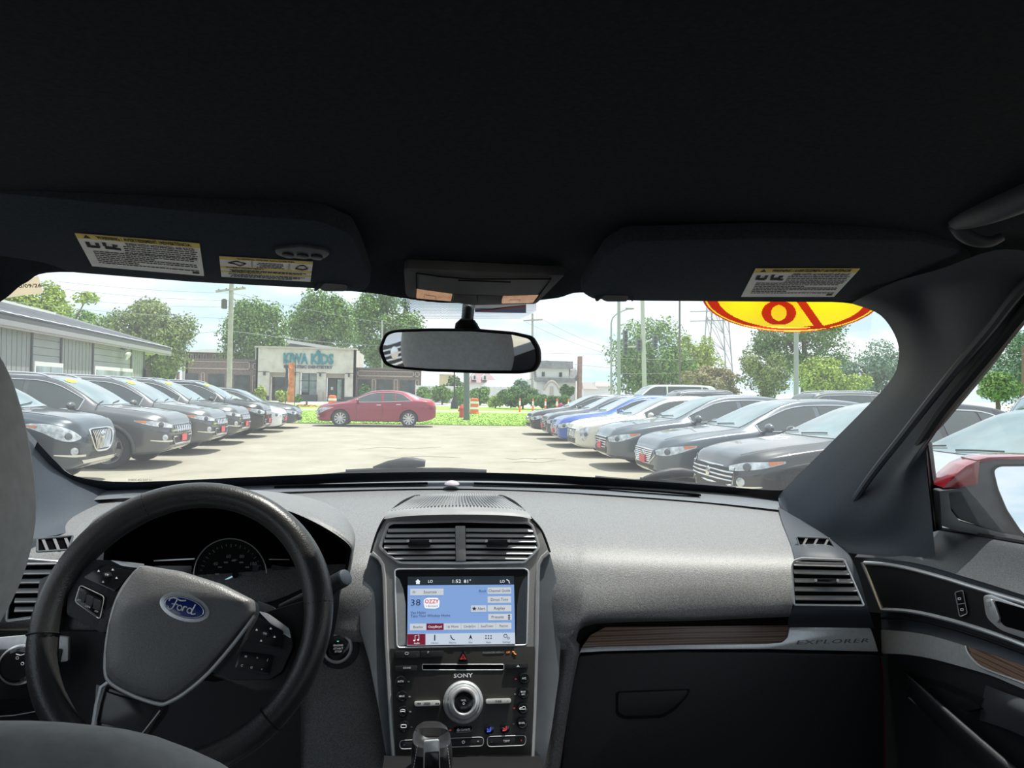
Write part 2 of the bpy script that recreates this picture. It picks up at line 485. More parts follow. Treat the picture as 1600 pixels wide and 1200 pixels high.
# ---- stickers on the glass
def wsheet(name, poly, mat, parent, off=.005, thick=.0006):
    f = [wsp(x, y, off) for x, y in poly]; d = ray(poly[0][0], poly[0][1])
    return MB().prism(f, d*thick).build(name, mat, parent, smooth=False)
st = wsheet('oil_change_sticker', rpoly([(-10,455),(4,446),(60,431),(68,458),(16,464),(-10,470)], 2), Mdecal('tan translucent sticker', (0.74,0.69,0.58)), None)
props(st, 'small tan reminder sticker with a handwritten date in the upper windshield corner', 'sticker')
wt = wtext('handwritten_date', '10/09/26', 44, 447, 5.5, 40, m_inkdark, None, rot=R(5), bold=.012, off=.016); wt.parent = st
wt.matrix_parent_inverse = Matrix.Identity(4)
# year oval
m_dyel = M('decal yellow', (0.93,0.66,0.01), .55, var=.02, emit=(0.95,0.70,0.02), estr=0.0)
m_dred = M('decal red', (0.62,0.035,0.03), .55, var=.03)
md_y = Mdecal('backlit decal yellow', (0.95,0.86,0.08)); md_r = Mdecal('backlit decal red', (0.52,0.035,0.03))
ov = empty('year_decal', wsp(1238,470,.006), 0, 'yellow oval decal with red rim and mirrored numerals under the passenger visor', 'decal')
def _inring(x, y, cx, cy, a, b, w0, w1):
    dx_, dy_ = x-cx, y-cy; t = math.atan2(dx_/a, -dy_/b); r_ = math.hypot(dx_/a, dy_/b)
    half = (w0 + w1*abs(math.sin(t)))/2/((a+b)/2)
    return abs(r_-1) < half
def decal_red(x, y):
    dx_, dy_ = x-1238, y-462; r_ = math.hypot(dx_/141, dy_/57)
    if r_ > .978: return True                                            # thin rim
    if r_ < .955 and math.hypot(dx_/118, dy_/51.5) > 1.0: return True     # crescents
    if _inring(x, y, 1217, 489, 19.5, 15.5, 6, 7): return True            # mirrored eight
    if _inring(x, y, 1214, 457, 15, 14.5, 4, 6): return True
    if 435 < y < 511:                                                    # mirrored one
        c_ = 1254+(y-474)*.70
        if abs(x-c_) < 7.5: return True
    if 508 < y < 513 and 1256 < x < 1297 and y > 508+abs(x-1281)*.08 and y < 511+(x-1256)*.05: return True
    return False
cells = {True: MB(), False: MB()}
NXD, NYD = 284, 116
P_ = [[wsp(1096+i, 404+j, .005) for i in range(NXD+1)] for j in range(NYD+1)]
idx = {True: {}, False: {}}
for j in range(NYD):
    for i in range(NXD):
        x, y = 1096.5+i, 404.5+j
        if math.hypot((x-1238)/141, (y-462)/57) > 1: continue
        k_ = decal_red(x, y); q = []
        for jj, ii in ((j,i),(j,i+1),(j+1,i+1),(j+1,i)):
            if (jj,ii) not in idx[k_]:
                idx[k_][(jj,ii)] = len(cells[k_].v); cells[k_].v.append(P_[jj][ii])
            q.append(idx[k_][(jj,ii)])
        cells[k_].f.append(tuple(q))
cells[False].build('yellow_field', md_y, ov, smooth=False, fix=False)
cells[True].build('red_print', md_r, ov, smooth=False, fix=False)
# windshield sticker behind the mirror
sk = wsheet('maker_sticker', [(742,475),(822,474),(822,489),(742,488)], M('sticker blue', (0.10,0.16,0.34), .6, var=.1), None, .008)
props(sk, 'blue and white sticker on the glass beside the mirror stem', 'sticker')
o = wsheet('white_band', [(742,475),(822,474),(822,476.5),(795,479),(770,481.5),(742,481.5)], m_paper, None, .0095); o.parent = sk
o = wsheet('red_swoosh', [(742,486),(770,484),(795,480),(822,477.5),(822,480),(795,482.5),(770,486),(742,487.5)], M('sticker red',(0.45,0.05,0.06),.6), None, .010); o.parent = sk
wt = wtext('sticker_print', 'AUTOMOTIVE', 758, 478.5, 2.6, 27, m_inkdark, None); wt.parent = sk

# ---- headliner (ceiling)
fe = [(-230,560,.90),(-90,520,.95),(0,472,.955),(40,442,.955),(100,425,.955),(350,440,.965),(560,456,.97),(618,464,.975),(690,473,.98),(790,473,.98),(868,466,.975),(908,457,.97),(1000,464,.965),(1330,474,.94),(1392,505,.95),(1440,520,.90),(1560,520,.78)]
fr_ = yrow(fe)
def hz(x, y):      # headliner height
    s_ = min(1, abs(x-XC)/0.72)
    base = 1.655 + 0.05*min(1, max(0, (0.92-y)/0.45))**0.8
    return base - 0.05*s_**5 - 0.004*s_**2
rows = [fr_]
for yy in (0.90, 0.82, 0.72, 0.58, 0.40, 0.1, -0.5, -1.2, -2.2):
    k = max(0, min(1, (0.95-yy)/0.3))
    rw = []
    for i, p in enumerate(fr_):
        x = p.x if abs(p.x) < .73 else math.copysign(.73, p.x)
        x = x*(1-k) + (-.68+1.49*i/(len(fr_)-1))*k
        y0 = min(yy, p.y-0.02*(len(rows)))
        rw.append(V((x, y0, hz(x, y0))))
    rows.append(rw)
CEIL = surf(rows, 90, 50)
ce = MB().grid(CEIL).build('ceiling', m_head, fix=False)
props(ce, 'dark cloth headliner spanning the cabin roof', None, None, 'structure')
# roof shell above so that no daylight comes through
rs = MB()
rs.grid([[V((x, y, 1.755-.05*((x-XC)/.75)**2-(.10*max(0,(y-.45)/.5)**1.6 if y > .45 else 0))) for x in [(-.72+.1571*k) for k in range(11)]] for y in (.93,.85,.75,.6,.3,-1,-2.3)])
ro = rs.build('roof_shell', m_head, ce)
# right and left cabin sides behind and around the openings
def side(name, s_, lab):
    w = empty(name, (XC+s_*.78, 0, 0), 0, lab, None, None, 'structure')
    x0 = XC+s_*.76; x1 = XC+s_*.86
    lo_, hi_ = min(x0,x1), max(x0,x1)
    if s_ < 0:
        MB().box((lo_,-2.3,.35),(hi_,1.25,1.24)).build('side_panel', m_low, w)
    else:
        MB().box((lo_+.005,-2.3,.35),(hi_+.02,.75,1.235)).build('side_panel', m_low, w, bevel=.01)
    a = XC+s_*.70; b = XC+s_*.80
    MB().box((min(a,b),-2.3,1.60),(max(a,b),.68,1.74)).build('roof_rail', m_head, w, bevel=.02)
    for yy,d in ((-.42 if s_ < 0 else -.12,.5 if s_ < 0 else .14),(-1.15,.16),(-2.2,.2)):
        MB().prism([V((XC+s_*.80,yy-d/2,1.2)),V((XC+s_*.80,yy+d/2,1.2)),V((XC+s_*.735,yy+d/2-.05,1.62)),V((XC+s_*.735,yy-d/2-.05,1.62))],(s_*.05,0,0)).build('pillar', m_pillar, w)
    return w
wl = side('wall_left', -1, 'driver side of the cabin with door panel, pillars and roof rail')
wr = side('wall_right', 1, 'passenger side of the cabin behind the front door')
wb = empty('wall_back', (XC,-2.3,0), 0, 'rear end of the cabin with the tailgate', None, None, 'structure')
MB().box((-.75,-2.36,.35),(.88,-2.28,1.15)).build('tailgate_panel', m_low, wb)
MB().box((-.75,-2.36,1.58),(.88,-2.28,1.76)).build('tailgate_header', m_head, wb)
fl = MB().box((-.75,-2.3,.34),(.88,1.6,.38)).build('floor', m_low); props(fl, 'dark carpeted cabin floor', None, None, 'structure')

# ---- A-pillars
def pillar(name, rows_, lab, nu=40, nv=24):
    p = MB().grid(surf(rows_, nu, nv)).build(name, m_pillar, fix=False)
    return props(p, lab, None, None, 'structure')
trR = pillar('trim_1', [
    yrow([(1330,474,.875),(1375,492,.89),(1400,528,.925),(1404,560,.98),(1391,595,1.05),(1345,645,1.18),(1290,700,1.32),(1226,764,1.47),(1216,778,1.48)]),
    yrow([(1352,462,.835),(1400,480,.85),(1425,522,.88),(1428,562,.935),(1414,604,1.0),(1368,655,1.12),(1312,712,1.26),(1240,782,1.42),(1222,800,1.44)]),
    yrow([(1400,440,.80),(1440,462,.82),(1466,520,.84),(1466,570,.89),(1448,617,.95),(1402,672,1.06),(1345,740,1.19),(1280,815,1.32),(1262,840,1.34)]),
    yrow([(1470,420,.74),(1500,450,.76),(1512,520,.79),(1505,570,.84),(1484,620,.90),(1435,685,1.01),(1382,755,1.13),(1330,835,1.24),(1316,862,1.25)]),
    yrow([(1560,390,.68),(1580,430,.70),(1560,520,.755),(1535,570,.81),(1506,612,.865),(1458,675,.96),(1412,745,1.06),(1400,830,1.13),(1400,870,1.13)]),
    yrow([(1640,400,.66),(1640,440,.69),(1590,515,.745),(1560,560,.80),(1528,600,.85),(1478,660,.94),(1448,700,1.01),(1455,800,1.03),(1462,870,1.03)]),
], 'slanting grey trim of the passenger side windshield pillar')
# stitched seal strips along the pillar's door side
for nm, pts, r_, mt in (('door_seal', [(1700,395,.66),(1640,445,.685),(1597,492,.725),(1560,538,.775),(1525,580,.825),(1480,634,.90),(1448,680,.985),(1420,722,1.10)], .0085, m_rubber),
                        ('inner_seal', [(1700,350,.66),(1640,410,.68),(1590,458,.705),(1545,515,.76),(1505,562,.82),(1458,620,.905),(1415,675,1.0),(1360,745,1.13),(1330,790,1.25)], .006, m_pillar)):
    MB().tube(cr([aty(*p) for p in pts], 40), r_, 8).build(nm, mt, trR)
trL = pillar('trim_2', [
    yrow([(-260,430,.80),(-180,500,.95),(-110,560,1.05),(-40,620,1.18),(20,652,1.27),(60,692,1.36),(90,725,1.43),(125,748,1.48),(185,768,1.54)]),
    yrow([(-280,470,.80),(-200,540,.93),(-130,600,1.03),(-60,650,1.14),(0,690,1.22),(40,725,1.30),(72,752,1.36),(110,772,1.42),(165,788,1.48)]),
    yrow([(-300,540,.78),(-230,610,.90),(-170,660,.98),(-110,700,1.06),(-50,740,1.14),(0,775,1.20),(40,800,1.26),(85,812,1.32),(138,806,1.40)]),
    yrow([(-320,640,.76),(-260,700,.86),(-200,750,.94),(-150,790,1.0),(-90,815,1.08),(-40,835,1.12),(20,842,1.17),(65,840,1.22),(115,830,1.29)]),
], 'lower driver side windshield pillar trim beside the headrest')

# ---- passenger grab handle
gh = empty('grab_handle', aty(1545,350,.62), 0, 'grey grab handle on the roof rail above the passenger door', 'handle')
MB().tube(cr([aty(1496,345,.66), aty(1510,338,.645), aty(1560,322,.60), aty(1640,292,.54), aty(1720,262,.48)], 24), [.010+.004*math.sin(PI*k/23) for k in range(24)], 10).build('grip', m_pillar, gh)
MB().tube(cr([aty(1494,345,.665), aty(1503,362,.66), aty(1520,374,.655), aty(1545,378,.65), aty(1566,370,.645)], 16), [.009-.0003*k for k in range(16)], 10).build('bracket', m_pillar, gh)
# ================================================================== things at the top of the windshield
def plane3(a, b, c, xd=(1,0,0)):
    n = (b-a).cross(c-a).normalized()
    if n.dot(CAMP-a) < 0: n = -n
    return Plane(a, n, xd)
def bl(q, u, v):
    (x0,y0),(x1,y1),(x2,y2),(x3,y3) = q      # tl, tr, br, bl
    a = (x0+(x1-x0)*u, y0+(y1-y0)*u); b = (x3+(x2-x3)*u, y3+(y2-y3)*u)
    return (a[0]+(b[0]-a[0])*v, a[1]+(b[1]-a[1])*v)
def subq(q, u0, v0, u1, v1): return [bl(q,u0,v0), bl(q,u1,v0), bl(q,u1,v1), bl(q,u0,v1)]
def lines(pl, q, spans, h, name, mat, parent, top):
    """rows of small print that is too fine to read: thin printed strips, broken into words"""
    mb = MB()
    rnd = random.Random(3)
    for u0, u1, v in spans:
        u = u0
        while u < u1-.01:
            w = min(rnd.uniform(.015,.05), u1-u)
            f = [pl.at(x, y, top) for x, y in subq(q, u, v, u+w, v+h)]
            mb.add(f, [(0,1,2,3)])
            u += w+.008
    o_ = mb.build(name, mat, parent, smooth=False, fix=False); o_['kind'] = 'stuff'
    return o_
def qtext(pl, q, u, v, body, h, wfrac, mat, parent, name, top, bold=0, align='CENTER'):
    a = pl.at(*bl(q,0,v), top); b = pl.at(*bl(q,1,v), top); c = pl.at(*bl(q,u,v), top)
    xd = (b-a).normalized(); yd = pl.n.cross(xd)
    hh = (pl.at(*bl(q,u,v-h), top)-c).dot(yd)
    return text3(name, body, c, xd, yd, abs(hh)/.69, mat, parent, (b-a).length*wfrac if wfrac else None, align, 0, .0001, False, 1, 0, bold)

def airbag_label(pl, q, parent, top):
    lb = pl.plate('warning_label', [bl(q,0,0),bl(q,1,0),bl(q,1,1),bl(q,0,1)], m_paper, parent, top, .0008, smooth=False)
    lb['label'] = 'white airbag warning label with a yellow heading band'
    pl.plate('yellow_band', subq(q,0,0,1,.14), m_yel, lb, top+.0004, .0004, smooth=False)
    qtext(pl, q, .55, .075, 'WARNING / AVERTISSEMENT /ADVERTENCIA', .09, .76, m_inkdark, lb, 'heading', top+.0007, bold=.01)
    tri = [bl(q,.055,.115), bl(q,.085,.02), bl(q,.115,.115)]
    pl.plate('alert_triangle', tri, m_inkdark, lb, top+.0007, .0003, smooth=False)
    qtext(pl, q, .67, .21, 'EVEN WITH ADVANCED AIR BAGS', .075, .56, m_inkdark, lb, 'subheading', top+.0006)
    # seated figures of the pictogram
    mb = MB()
    for (u,v,w,h) in ((.05,.24,.035,.16),(.08,.34,.07,.07),(.13,.25,.03,.13),(.19,.22,.03,.10),(.20,.33,.09,.08),(.27,.26,.04,.06),(.28,.36,.05,.06)):
        mb.prism([pl.at(x,y,top+.0006) for x,y in subq(q,u,v,u+w,v+h)], pl.n*-.0003)
    mb.build('pictogram', m_inkdark, lb, smooth=False)
    sp = [(.36,.97,.27+.062*k) for k in range(4)] + [(.08+.03*k*0, [.96,.93,.60,.95,.97,.45,.96,.80][k], .50+.058*k) for k in range(7)]
    lines(pl, q, sp, .026, 'small_print', m_inkdark, lb, top+.0005)
    pl.plate('part_number_box', subq(q,.90,.90,.96,.95), m_inkdark, lb, top+.0006, .0003, smooth=False)
    return lb

def visor(name, poly, A, B, C, lab):
    pl = plane3(A, B, C)
    t = empty(name, pl.at(poly[0][0], poly[0][1], 0), 0, lab, 'sun visor', 'sun visors')
    pl.plate('visor_panel', poly, m_visor, t, .0, .02, bevel=.006)
    return t, pl
vl, plL = visor('sun_visor', rpoly([(-60,296),(300,331),(500,346),(548,366),(564,398),(580,443),(568,455),(545,456),(490,451),(300,441),(112,426),(70,411),(0,400),(-60,396)], 9),
    aty(100,424,.90), aty(500,452,.90), aty(300,334,.715), 'dark driver sun visor folded up, carrying two warning labels and three buttons')
QL = [(116.5,365),(311.5,381),(319,431.5),(144,416)]
airbag_label(plL, QL, vl, .0012)
Q2 = [(342.5,401),(489,409.5),(485,440.5),(346,432.5)]
lb = plL.plate('rollover_label', Q2, m_paper, vl, .0012, .0008, smooth=False); lb['label'] = 'smaller rollover warning label with yellow heading lines'
for v0,v1 in ((0,.13),(.47,.56),(.70,.77)): plL.plate('yellow_line', subq(Q2,0,v0,1,v1), m_yel, lb, .0016, .0004, smooth=False)
qtext(plL, Q2, .5, .07, 'WARNING: HIGHER ROLLOVER RISK', .07, .62, m_inkdark, lb, 'heading', .0019)
qtext(plL, Q2, .27, .515, 'AVERTISSEMENT', .07, .42, m_inkdark, lb, 'subheading', .0019)
qtext(plL, Q2, .27, .735, 'ADVERTENCIA', .06, .36, m_inkdark, lb, 'subheading', .0019)
MB().tube([plL.at(*bl(Q2,u,v),.0018) for u,v in ((.09,.28),(.18,.18),(.28,.28),(.22,.40),(.14,.30),(.09,.28))], .0006, 4).build('tipping_car', m_inkdark, lb)
MB().tube([plL.at(*bl(Q2,u,v),.0018) for u,v in ((.82,.38),(.86,.22),(.91,.20),(.95,.36),(.90,.42),(.82,.38))], .0006, 4).build('tipping_car', m_inkdark, lb)
for u in (.345,.745): plL.plate('divider', subq(Q2,u,.15,u+.006,.45), m_inkdark, lb, .0018, .0003, smooth=False)
lines(plL, Q2, [(.42,.68,.20),(.40,.70,.27),(.43,.67,.34),(.40,.70,.41),(.10,.95,.60),(.12,.90,.65),(.08,.93,.81),(.12,.88,.87),(.10,.80,.93)], .035, 'small_print', m_inkdark, lb, .0016)
# three-button remote transmitter let into the visor
pod = plL.plate('transmitter_pod', rpoly([(430,390),(470,385.5),(507,391),(516,397),(508,404),(470,405),(438,401),(430,396)], 4), m_pillar, vl, .0035, .004, bevel=.0012)
for bx,by in ((450,398),(473,399.5),(495,401)):
    MB().lathe([(.0062,0),(.0062,.0016),(.0045,.0022)], plL.at(bx,by,.0035), plL.n, 14).build('button', m_low, pod)
vr, plR = visor('sun_visor', rpoly([(905,456),(918,437),(946,396),(978,379),(1200,373),(1430,377),(1500,391),(1521,405),(1500,418),(1459,442),(1422,456),(1366,461),(1335,471),(1300,474),(1000,472),(925,469)], 9),
    aty(1000,471,.90), aty(1330,472,.885), aty(1180,377,.70), 'dark passenger sun visor folded up, with a single slanted warning label')
airbag_label(plR, [(1181,420),(1344,420),(1303,464),(1158,464)], vr, .0012)
# retaining clips of the visors
def clip(cx, cy, Y, lab, rot):
    t = empty('visor_clip', aty(cx, cy, Y), 0, lab, 'clip', 'visor clips')
    a = rpoly([(cx-33,cy+9),(cx-22,cy-5),(cx-12,cy-11),(cx+14,cy-10),(cx+23,cy-2),(cx+27,cy+9),(cx+24,cy+10),(cx+18,cy-1),(cx+12,cy-6),(cx-10,cy-7),(cx-18,cy),(cx-29,cy+10)], 1.5, 3)
    pl = Plane(aty(cx,cy,Y), V((0,-.8,-.6)))
    pl.plate('clip_arch', a, m_pillar, t, .004, .012)
    pl.plate('clip_tongue', rpoly([(cx-24,cy+7),(cx-15,cy-3),(cx+14,cy-3),(cx+20,cy+3),(cx+17,cy+11),(cx-16,cy+11)], 4), m_smooth, t, .006, .012, bevel=.002)
clip(523, 445, .885, 'grey clip holding the inner end of the driver visor', 0)
clip(963, 461, .885, 'grey clip holding the inner end of the passenger visor', 0)

# ---- overhead console
plO = plane3(aty(650,470,.95), aty(830,474,.95), aty(755,422,.885))
oc = empty('overhead_console', plO.at(755,450), 0, 'grey overhead console with two faintly glowing amber map lamp lenses above the mirror', 'console')
plO.plate('console_body', rpoly([(631,419),(882,430),(838,475),(740,477),(706,472.5),(634,464)], [8,3,6,0,0,8]), M('console shell grey', (0.12,0.125,0.135), .6, spec=.3), oc, .006, .014, bevel=.004)
plO.plate('storage_lid', rpoly([(651,427),(664,428.5),(690,433),(862,436),(843,461),(787,462.5),(708,459.5),(651,451.5)], [2,4,8,1,1,1,1,1]), M('console lid grey', (0.15,0.157,0.17), .6, spec=.3), oc, .009, .006, bevel=.0015)
plO.wire('lid_seam', [(651,450),(650.5,427),(664,428.5),(690,432.5),(740,436),(861,436),(836,470)], .0009, m_matt, oc, .0095, closed=False)
plO.plate('lid_grip', [(716,437.5),(798,440.5),(798,442),(716,439)], m_matt, oc, .0098, .002, smooth=False)
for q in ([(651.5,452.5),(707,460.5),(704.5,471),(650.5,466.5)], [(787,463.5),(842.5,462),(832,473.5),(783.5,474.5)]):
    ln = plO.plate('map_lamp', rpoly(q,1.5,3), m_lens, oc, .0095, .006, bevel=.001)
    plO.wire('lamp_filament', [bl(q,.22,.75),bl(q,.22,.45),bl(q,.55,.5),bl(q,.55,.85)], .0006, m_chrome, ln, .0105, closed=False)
for q in ([(709,461),(745,462),(745,474.5),(708,471.5)], [(746.5,462),(786,463.5),(782,474.5),(746.5,474.5)]):
    plO.plate('lamp_button', rpoly(q,1.5,3), MATS['console shell grey'], oc, .0098, .006, bevel=.001)

# ---- rear-view mirror
ma = R(17.3); mp_ = R(6.4)
nM = V((-math.sin(ma)*math.cos(mp_), -math.cos(ma)*math.cos(mp_), -math.sin(mp_)))
plM = Plane(aty(717,548,.93), nM, V((math.cos(ma), -math.sin(ma), 0)))
mi = empty('rearview_mirror', plM.at(717,548), 0, 'black framed rear-view mirror hanging from the windshield on a short stem', 'mirror')
OUT = rpoly([(591,546),(601,520),(617,515),(670,513.5),(740,514),(800,519),(831,526),(842,545),(843,566),(835,581),(812,584),(750,583.5),(670,580.5),(618,576),(600,570)], 7)
def shell(pl, poly, offs, mat, parent, name, c=None, capfirst=True):
    """closed shape from inset rings: offs = (inset fraction, height)"""
    f = [(V((x,y)) ) for x,y in poly]; c = c or V((sum(p.x for p in f)/len(f), sum(p.y for p in f)/len(f)))
    c = V(c)
    rows = []
    for ins, h in offs:
        base = [pl.at((p+(c-p)*ins).x, (p+(c-p)*ins).y, 0)+pl.n*h for p in f]
        rows.append(base)
    mb = MB().grid(rows, closeu=True); n = len(f)
    mb.f.append(tuple(range(n))[::-1]); mb.f.append(tuple((len(rows)-1)*n+k for k in range(n)))
    return mb.build(name, mat, parent, angle=50)
shell(plM, OUT, [(.0,.0),(.02,.003),(.05,.003),(.055,-.001),(.0,-.004),(-.01,-.012),(.05,-.026),(.3,-.036),(.6,-.04)], m_matt, mi, 'housing')
GLS = rpoly([(597,545),(605,524),(617,519.5),(670,517.5),(740,518),(800,523),(827,529.5),(836,545),(837.5,565),(831,576.5),(812,579),(750,578.5),(670,576),(620,572),(605,567)], 6)
plM.plate('mirror_glass', GLS, m_mirror, mi, .0035, .003, smooth=False)
stem_top = wsp(733, 470, .012); stem_bot = plM.at(731, 512, 0) + V((0,.03,.0))
MB().tube([stem_top+V((0,.004,.012)), stem_top, stem_top.lerp(stem_bot,.55), stem_bot], [.0095,.0092,.0085,.0085], 14).build('stem', m_low, mi)
MB().lathe([(.006,-.014),(.0135,-.008),(.0165,.0),(.015,.012),(.009,.018)], stem_bot+V((0,0,-.004)), V((0,-.25,1)), 14).build('ball_joint', m_matt, mi)
MB().prism([plM.at(722,500,-.028),plM.at(742,500,-.028),plM.at(752,516,-.028),plM.at(712,516,-.028)], plM.n*.012).build('joint_bracket', m_matt, mi, bevel=.001)

# ================================================================== dashboard
da = empty('dashboard', (XC,1.2,1.0), 0, 'full width textured grey dashboard with central screen, vents and walnut strip', 'dashboard')
DR = [
    yrow([(-40,800,1.40),(120,772,1.52),(300,764,1.60),(560,757,1.645),(740,755,1.655),(885,760,1.635),(935,763,1.62),(1090,773,1.56),(1215,790,1.47)]),
    yrow([(-40,815,1.36),(120,788,1.46),(300,777,1.53),(560,768,1.57),(740,766,1.575),(885,771,1.56),(935,774,1.55),(1090,786,1.49),(1219,799,1.42)]),
    yrow([(-50,835,1.28),(115,812,1.35),(300,800,1.40),(560,786,1.45),(740,785,1.455),(885,788,1.44),(935,791,1.435),(1090,802,1.38),(1221,812,1.33)]),
    yrow([(-60,862,1.20),(100,850,1.22),(300,850,1.22),(560,834,1.26),(740,830,1.27),(885,831,1.26),(935,833,1.25),(1090,840,1.225),(1238,845,1.185)]),
    yrow([(-60,890,1.16),(95,885,1.17),(300,890,1.17),(560,872,1.18),(740,868,1.20),(885,865,1.18),(935,866,1.17),(1090,870,1.15),(1246,872,1.115)]),
    yrow([(-60,930,1.14),(95,930,1.14),(300,930,1.15),(560,920,1.14),(740,915,1.18),(885,915,1.135),(935,915,1.125),(1090,912,1.11),(1246,908,1.08)]),
    yrow([(-60,962,1.13),(95,962,1.13),(300,965,1.15),(560,968,1.125),(740,965,1.17),(885,966,1.112),(932,959,1.10),(1090,955,1.09),(1238,948,1.06)]),
    yrow([(-60,985,1.15),(95,985,1.15),(300,990,1.17),(560,1000,1.12),(740,985,1.18),(884,990,1.105),(926,973,1.11),(1090,969,1.10),(1234,963,1.075)]),
    yrow([(-60,990,1.20),(95,990,1.20),(300,995,1.21),(560,1010,1.15),(740,990,1.21),(882,1015,1.103),(922,978,1.17),(1090,968,1.17),(1233,962,1.14)]),
]
DS = surf(DR, 80, 60)
MB().grid(DS).build('dash_pad', m_pad, da, fix=False, angle=60)
# smooth strip with the defroster slots under the glass
SR = [yrow([(-40,792,1.42),(120,764,1.54),(300,758,1.61),(560,752,1.66),(740,750.5,1.67),(900,756,1.645),(1090,768,1.575),(1216,785,1.485)]),
      yrow([(-40,800,1.38),(120,770,1.50),(300,763,1.58),(560,757,1.625),(740,755.5,1.635),(900,761,1.61),(1090,773.5,1.54),(1217,790,1.45)]),
      yrow([(-40,813,1.355),(120,785,1.45),(300,775.3,1.52),(560,766.3,1.57),(740,764.8,1.575),(900,771,1.555),(1090,784.5,1.49),(1219,798,1.41)])]
for i_, r_ in enumerate(SR):
    for p in r_: p.z += (.003,.003,.0015)[i_]
MB().grid(surf(SR, 50, 8)).build('defroster_panel', m_smooth, da, fix=False)
def strip(name, pts, w, up, mat, parent):
    P = cr([aty(*p) for p in pts], 24); mb = MB()
    mb.grid([[p+V((0,0,up)) for p in P],[p+V((0,-w,up)) for p in P],[p+V((0,-w,up-.004)) for p in P],[p+V((0,0,up-.004)) for p in P]], False)
    return mb.build(name, mat, parent)
strip('defroster_slot', [(430,762.5,1.59),(560,758.5,1.60),(668,756.3,1.605)], .012, .0045, m_hole, da)
strip('defroster_slot', [(740,756.4,1.605),(900,761.5,1.595),(1000,767,1.56),(1092,774.5,1.525)], .012, .0045, m_hole, da)
c = aty(706,757,1.58)
MB().lathe([(.017,0),(.0155,.004),(.010,.0075),(.003,.009)], c, (0,0,1), 18).build('light_sensor', M('sensor dome', (0.55,0.48,0.52), .3), da)

# ---- columns of trim either side of the centre stack
def yslab(rows_, name, mat, parent, nu=16, nv=24): return MB().grid(surf([yrow(r_) for r_ in rows_], nu, nv)).build(name, mat, parent, fix=False, angle=60)
PADB = BVHTree.FromPolygons([p for r_ in DS for p in r_], [(i*80+j, i*80+j+1, (i+1)*80+j+1, (i+1)*80+j) for i in range(59) for j in range(79)])
def pd(px, py, off):
    d = ray(px, py); h = PADB.ray_cast(CAMP, d, 5)
    return h[0]-d*off if h[0] else aty(px, py, 1.11)
MB().grid(surf([[pd(x,975,-.004) for x in (858,870,880,889,897)], [pd(x,996,.0006) for x in (858,870,880,889,897)],
    yrow([(842,1025,1.15),(878,1025,1.11),(892,1025,1.10),(902,1022,1.105),(910,1018,1.15)]), yrow([(836,1080,1.14),(868,1080,1.10),(884,1080,1.094),(893,1078,1.10),(901,1072,1.14)]),
    yrow([(825,1230,1.12),(848,1230,1.08),(862,1230,1.074),(870,1230,1.08),(878,1230,1.12)])], 24, 36)).build('console_column', m_pad, da, fix=False, angle=60)
yslab([[(440,900,1.18),(520,885,1.175),(565,875,1.18),(610,870,1.22)],[(440,960,1.165),(520,955,1.15),(566,955,1.15),(610,955,1.19)],
       [(440,1010,1.14),(520,1010,1.135),(570,1010,1.135),(612,1010,1.17)],[(440,1080,1.14),(520,1080,1.12),(582,1080,1.12),(614,1080,1.15)],
       [(430,1230,1.12),(520,1230,1.09),(596,1230,1.08),(618,1230,1.11)]], 'column_panel', m_pad, da)
# knee panel under the wheel
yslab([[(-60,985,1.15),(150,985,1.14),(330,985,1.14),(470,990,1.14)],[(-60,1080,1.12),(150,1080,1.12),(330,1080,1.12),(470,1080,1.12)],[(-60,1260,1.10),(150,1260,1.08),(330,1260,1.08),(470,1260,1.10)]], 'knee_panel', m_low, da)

# ---- instrument hood and cluster
HO = yrow([(118,880,1.10),(128,838,1.16),(160,802,1.24),(230,775,1.30),(310,764,1.33),(400,766,1.33),(480,777,1.30),(530,798,1.26),(553,830,1.20),(553,862,1.14),(546,900,1.11)])
HM = yrow([(140,884,1.07),(148,838,1.08),(180,800,1.10),(240,780,1.12),(310,772,1.13),(400,776,1.13),(465,789,1.12),(515,812,1.10),(549,842,1.08),(551,868,1.07),(545,902,1.07)])
HL = yrow([(160,888,1.06),(168,842,1.06),(200,812,1.06),(250,795,1.065),(310,786,1.065),(400,788,1.065),(450,798,1.065),(505,823,1.065),(545,851,1.06),(547,870,1.06),(541,902,1.06)])
HI = yrow([(170,896,1.18),(178,846,1.18),(208,816,1.18),(252,799,1.18),(310,790,1.18),(400,792,1.18),(447,802,1.18),(500,826,1.18),(538,853,1.18),(541,872,1.18),(536,902,1.18)])
MB().grid(surf([HO,HM,HL], 60, 18)).build('instrument_hood', m_pad, da, fix=False, angle=60)
MB().grid([cr(HL,60), cr(HI,60)]).build('hood_lining', m_matt, da, fix=False)
plC = Plane(aty(360,900,1.165), V((0,-.97,.24)))
cl = plC.plate('instrument_cluster', rpoly([(168,806),(300,787),(440,793),(514,824),(546,851),(541,905),(500,965),(440,985),(175,985)], 6), m_hole, da, 0, .01)
plC.wire('gauge_ring', ell(359.5,898.6,57,57,n=48), .0009, m_alu, cl, .004)
plC.plate('gauge_face', ell(359.5,898.6,56,56,n=40), m_matt, cl, .002, .002, smooth=False)
for s_, x, y in (('20',326.6,900),('40',336.8,881),('60',357,869.5),('80',378,869.5),('100',395.5,881),('120',404,899.5),('140',396.5,920),('0',336,921)):
    plC.text('speed_numeral', s_, x, y, 5, m_inkdim, cl, .003)
plC.text('unit_print', 'MPH', 367, 875, 2.4, m_inkdim, cl, .003)
mb = MB()
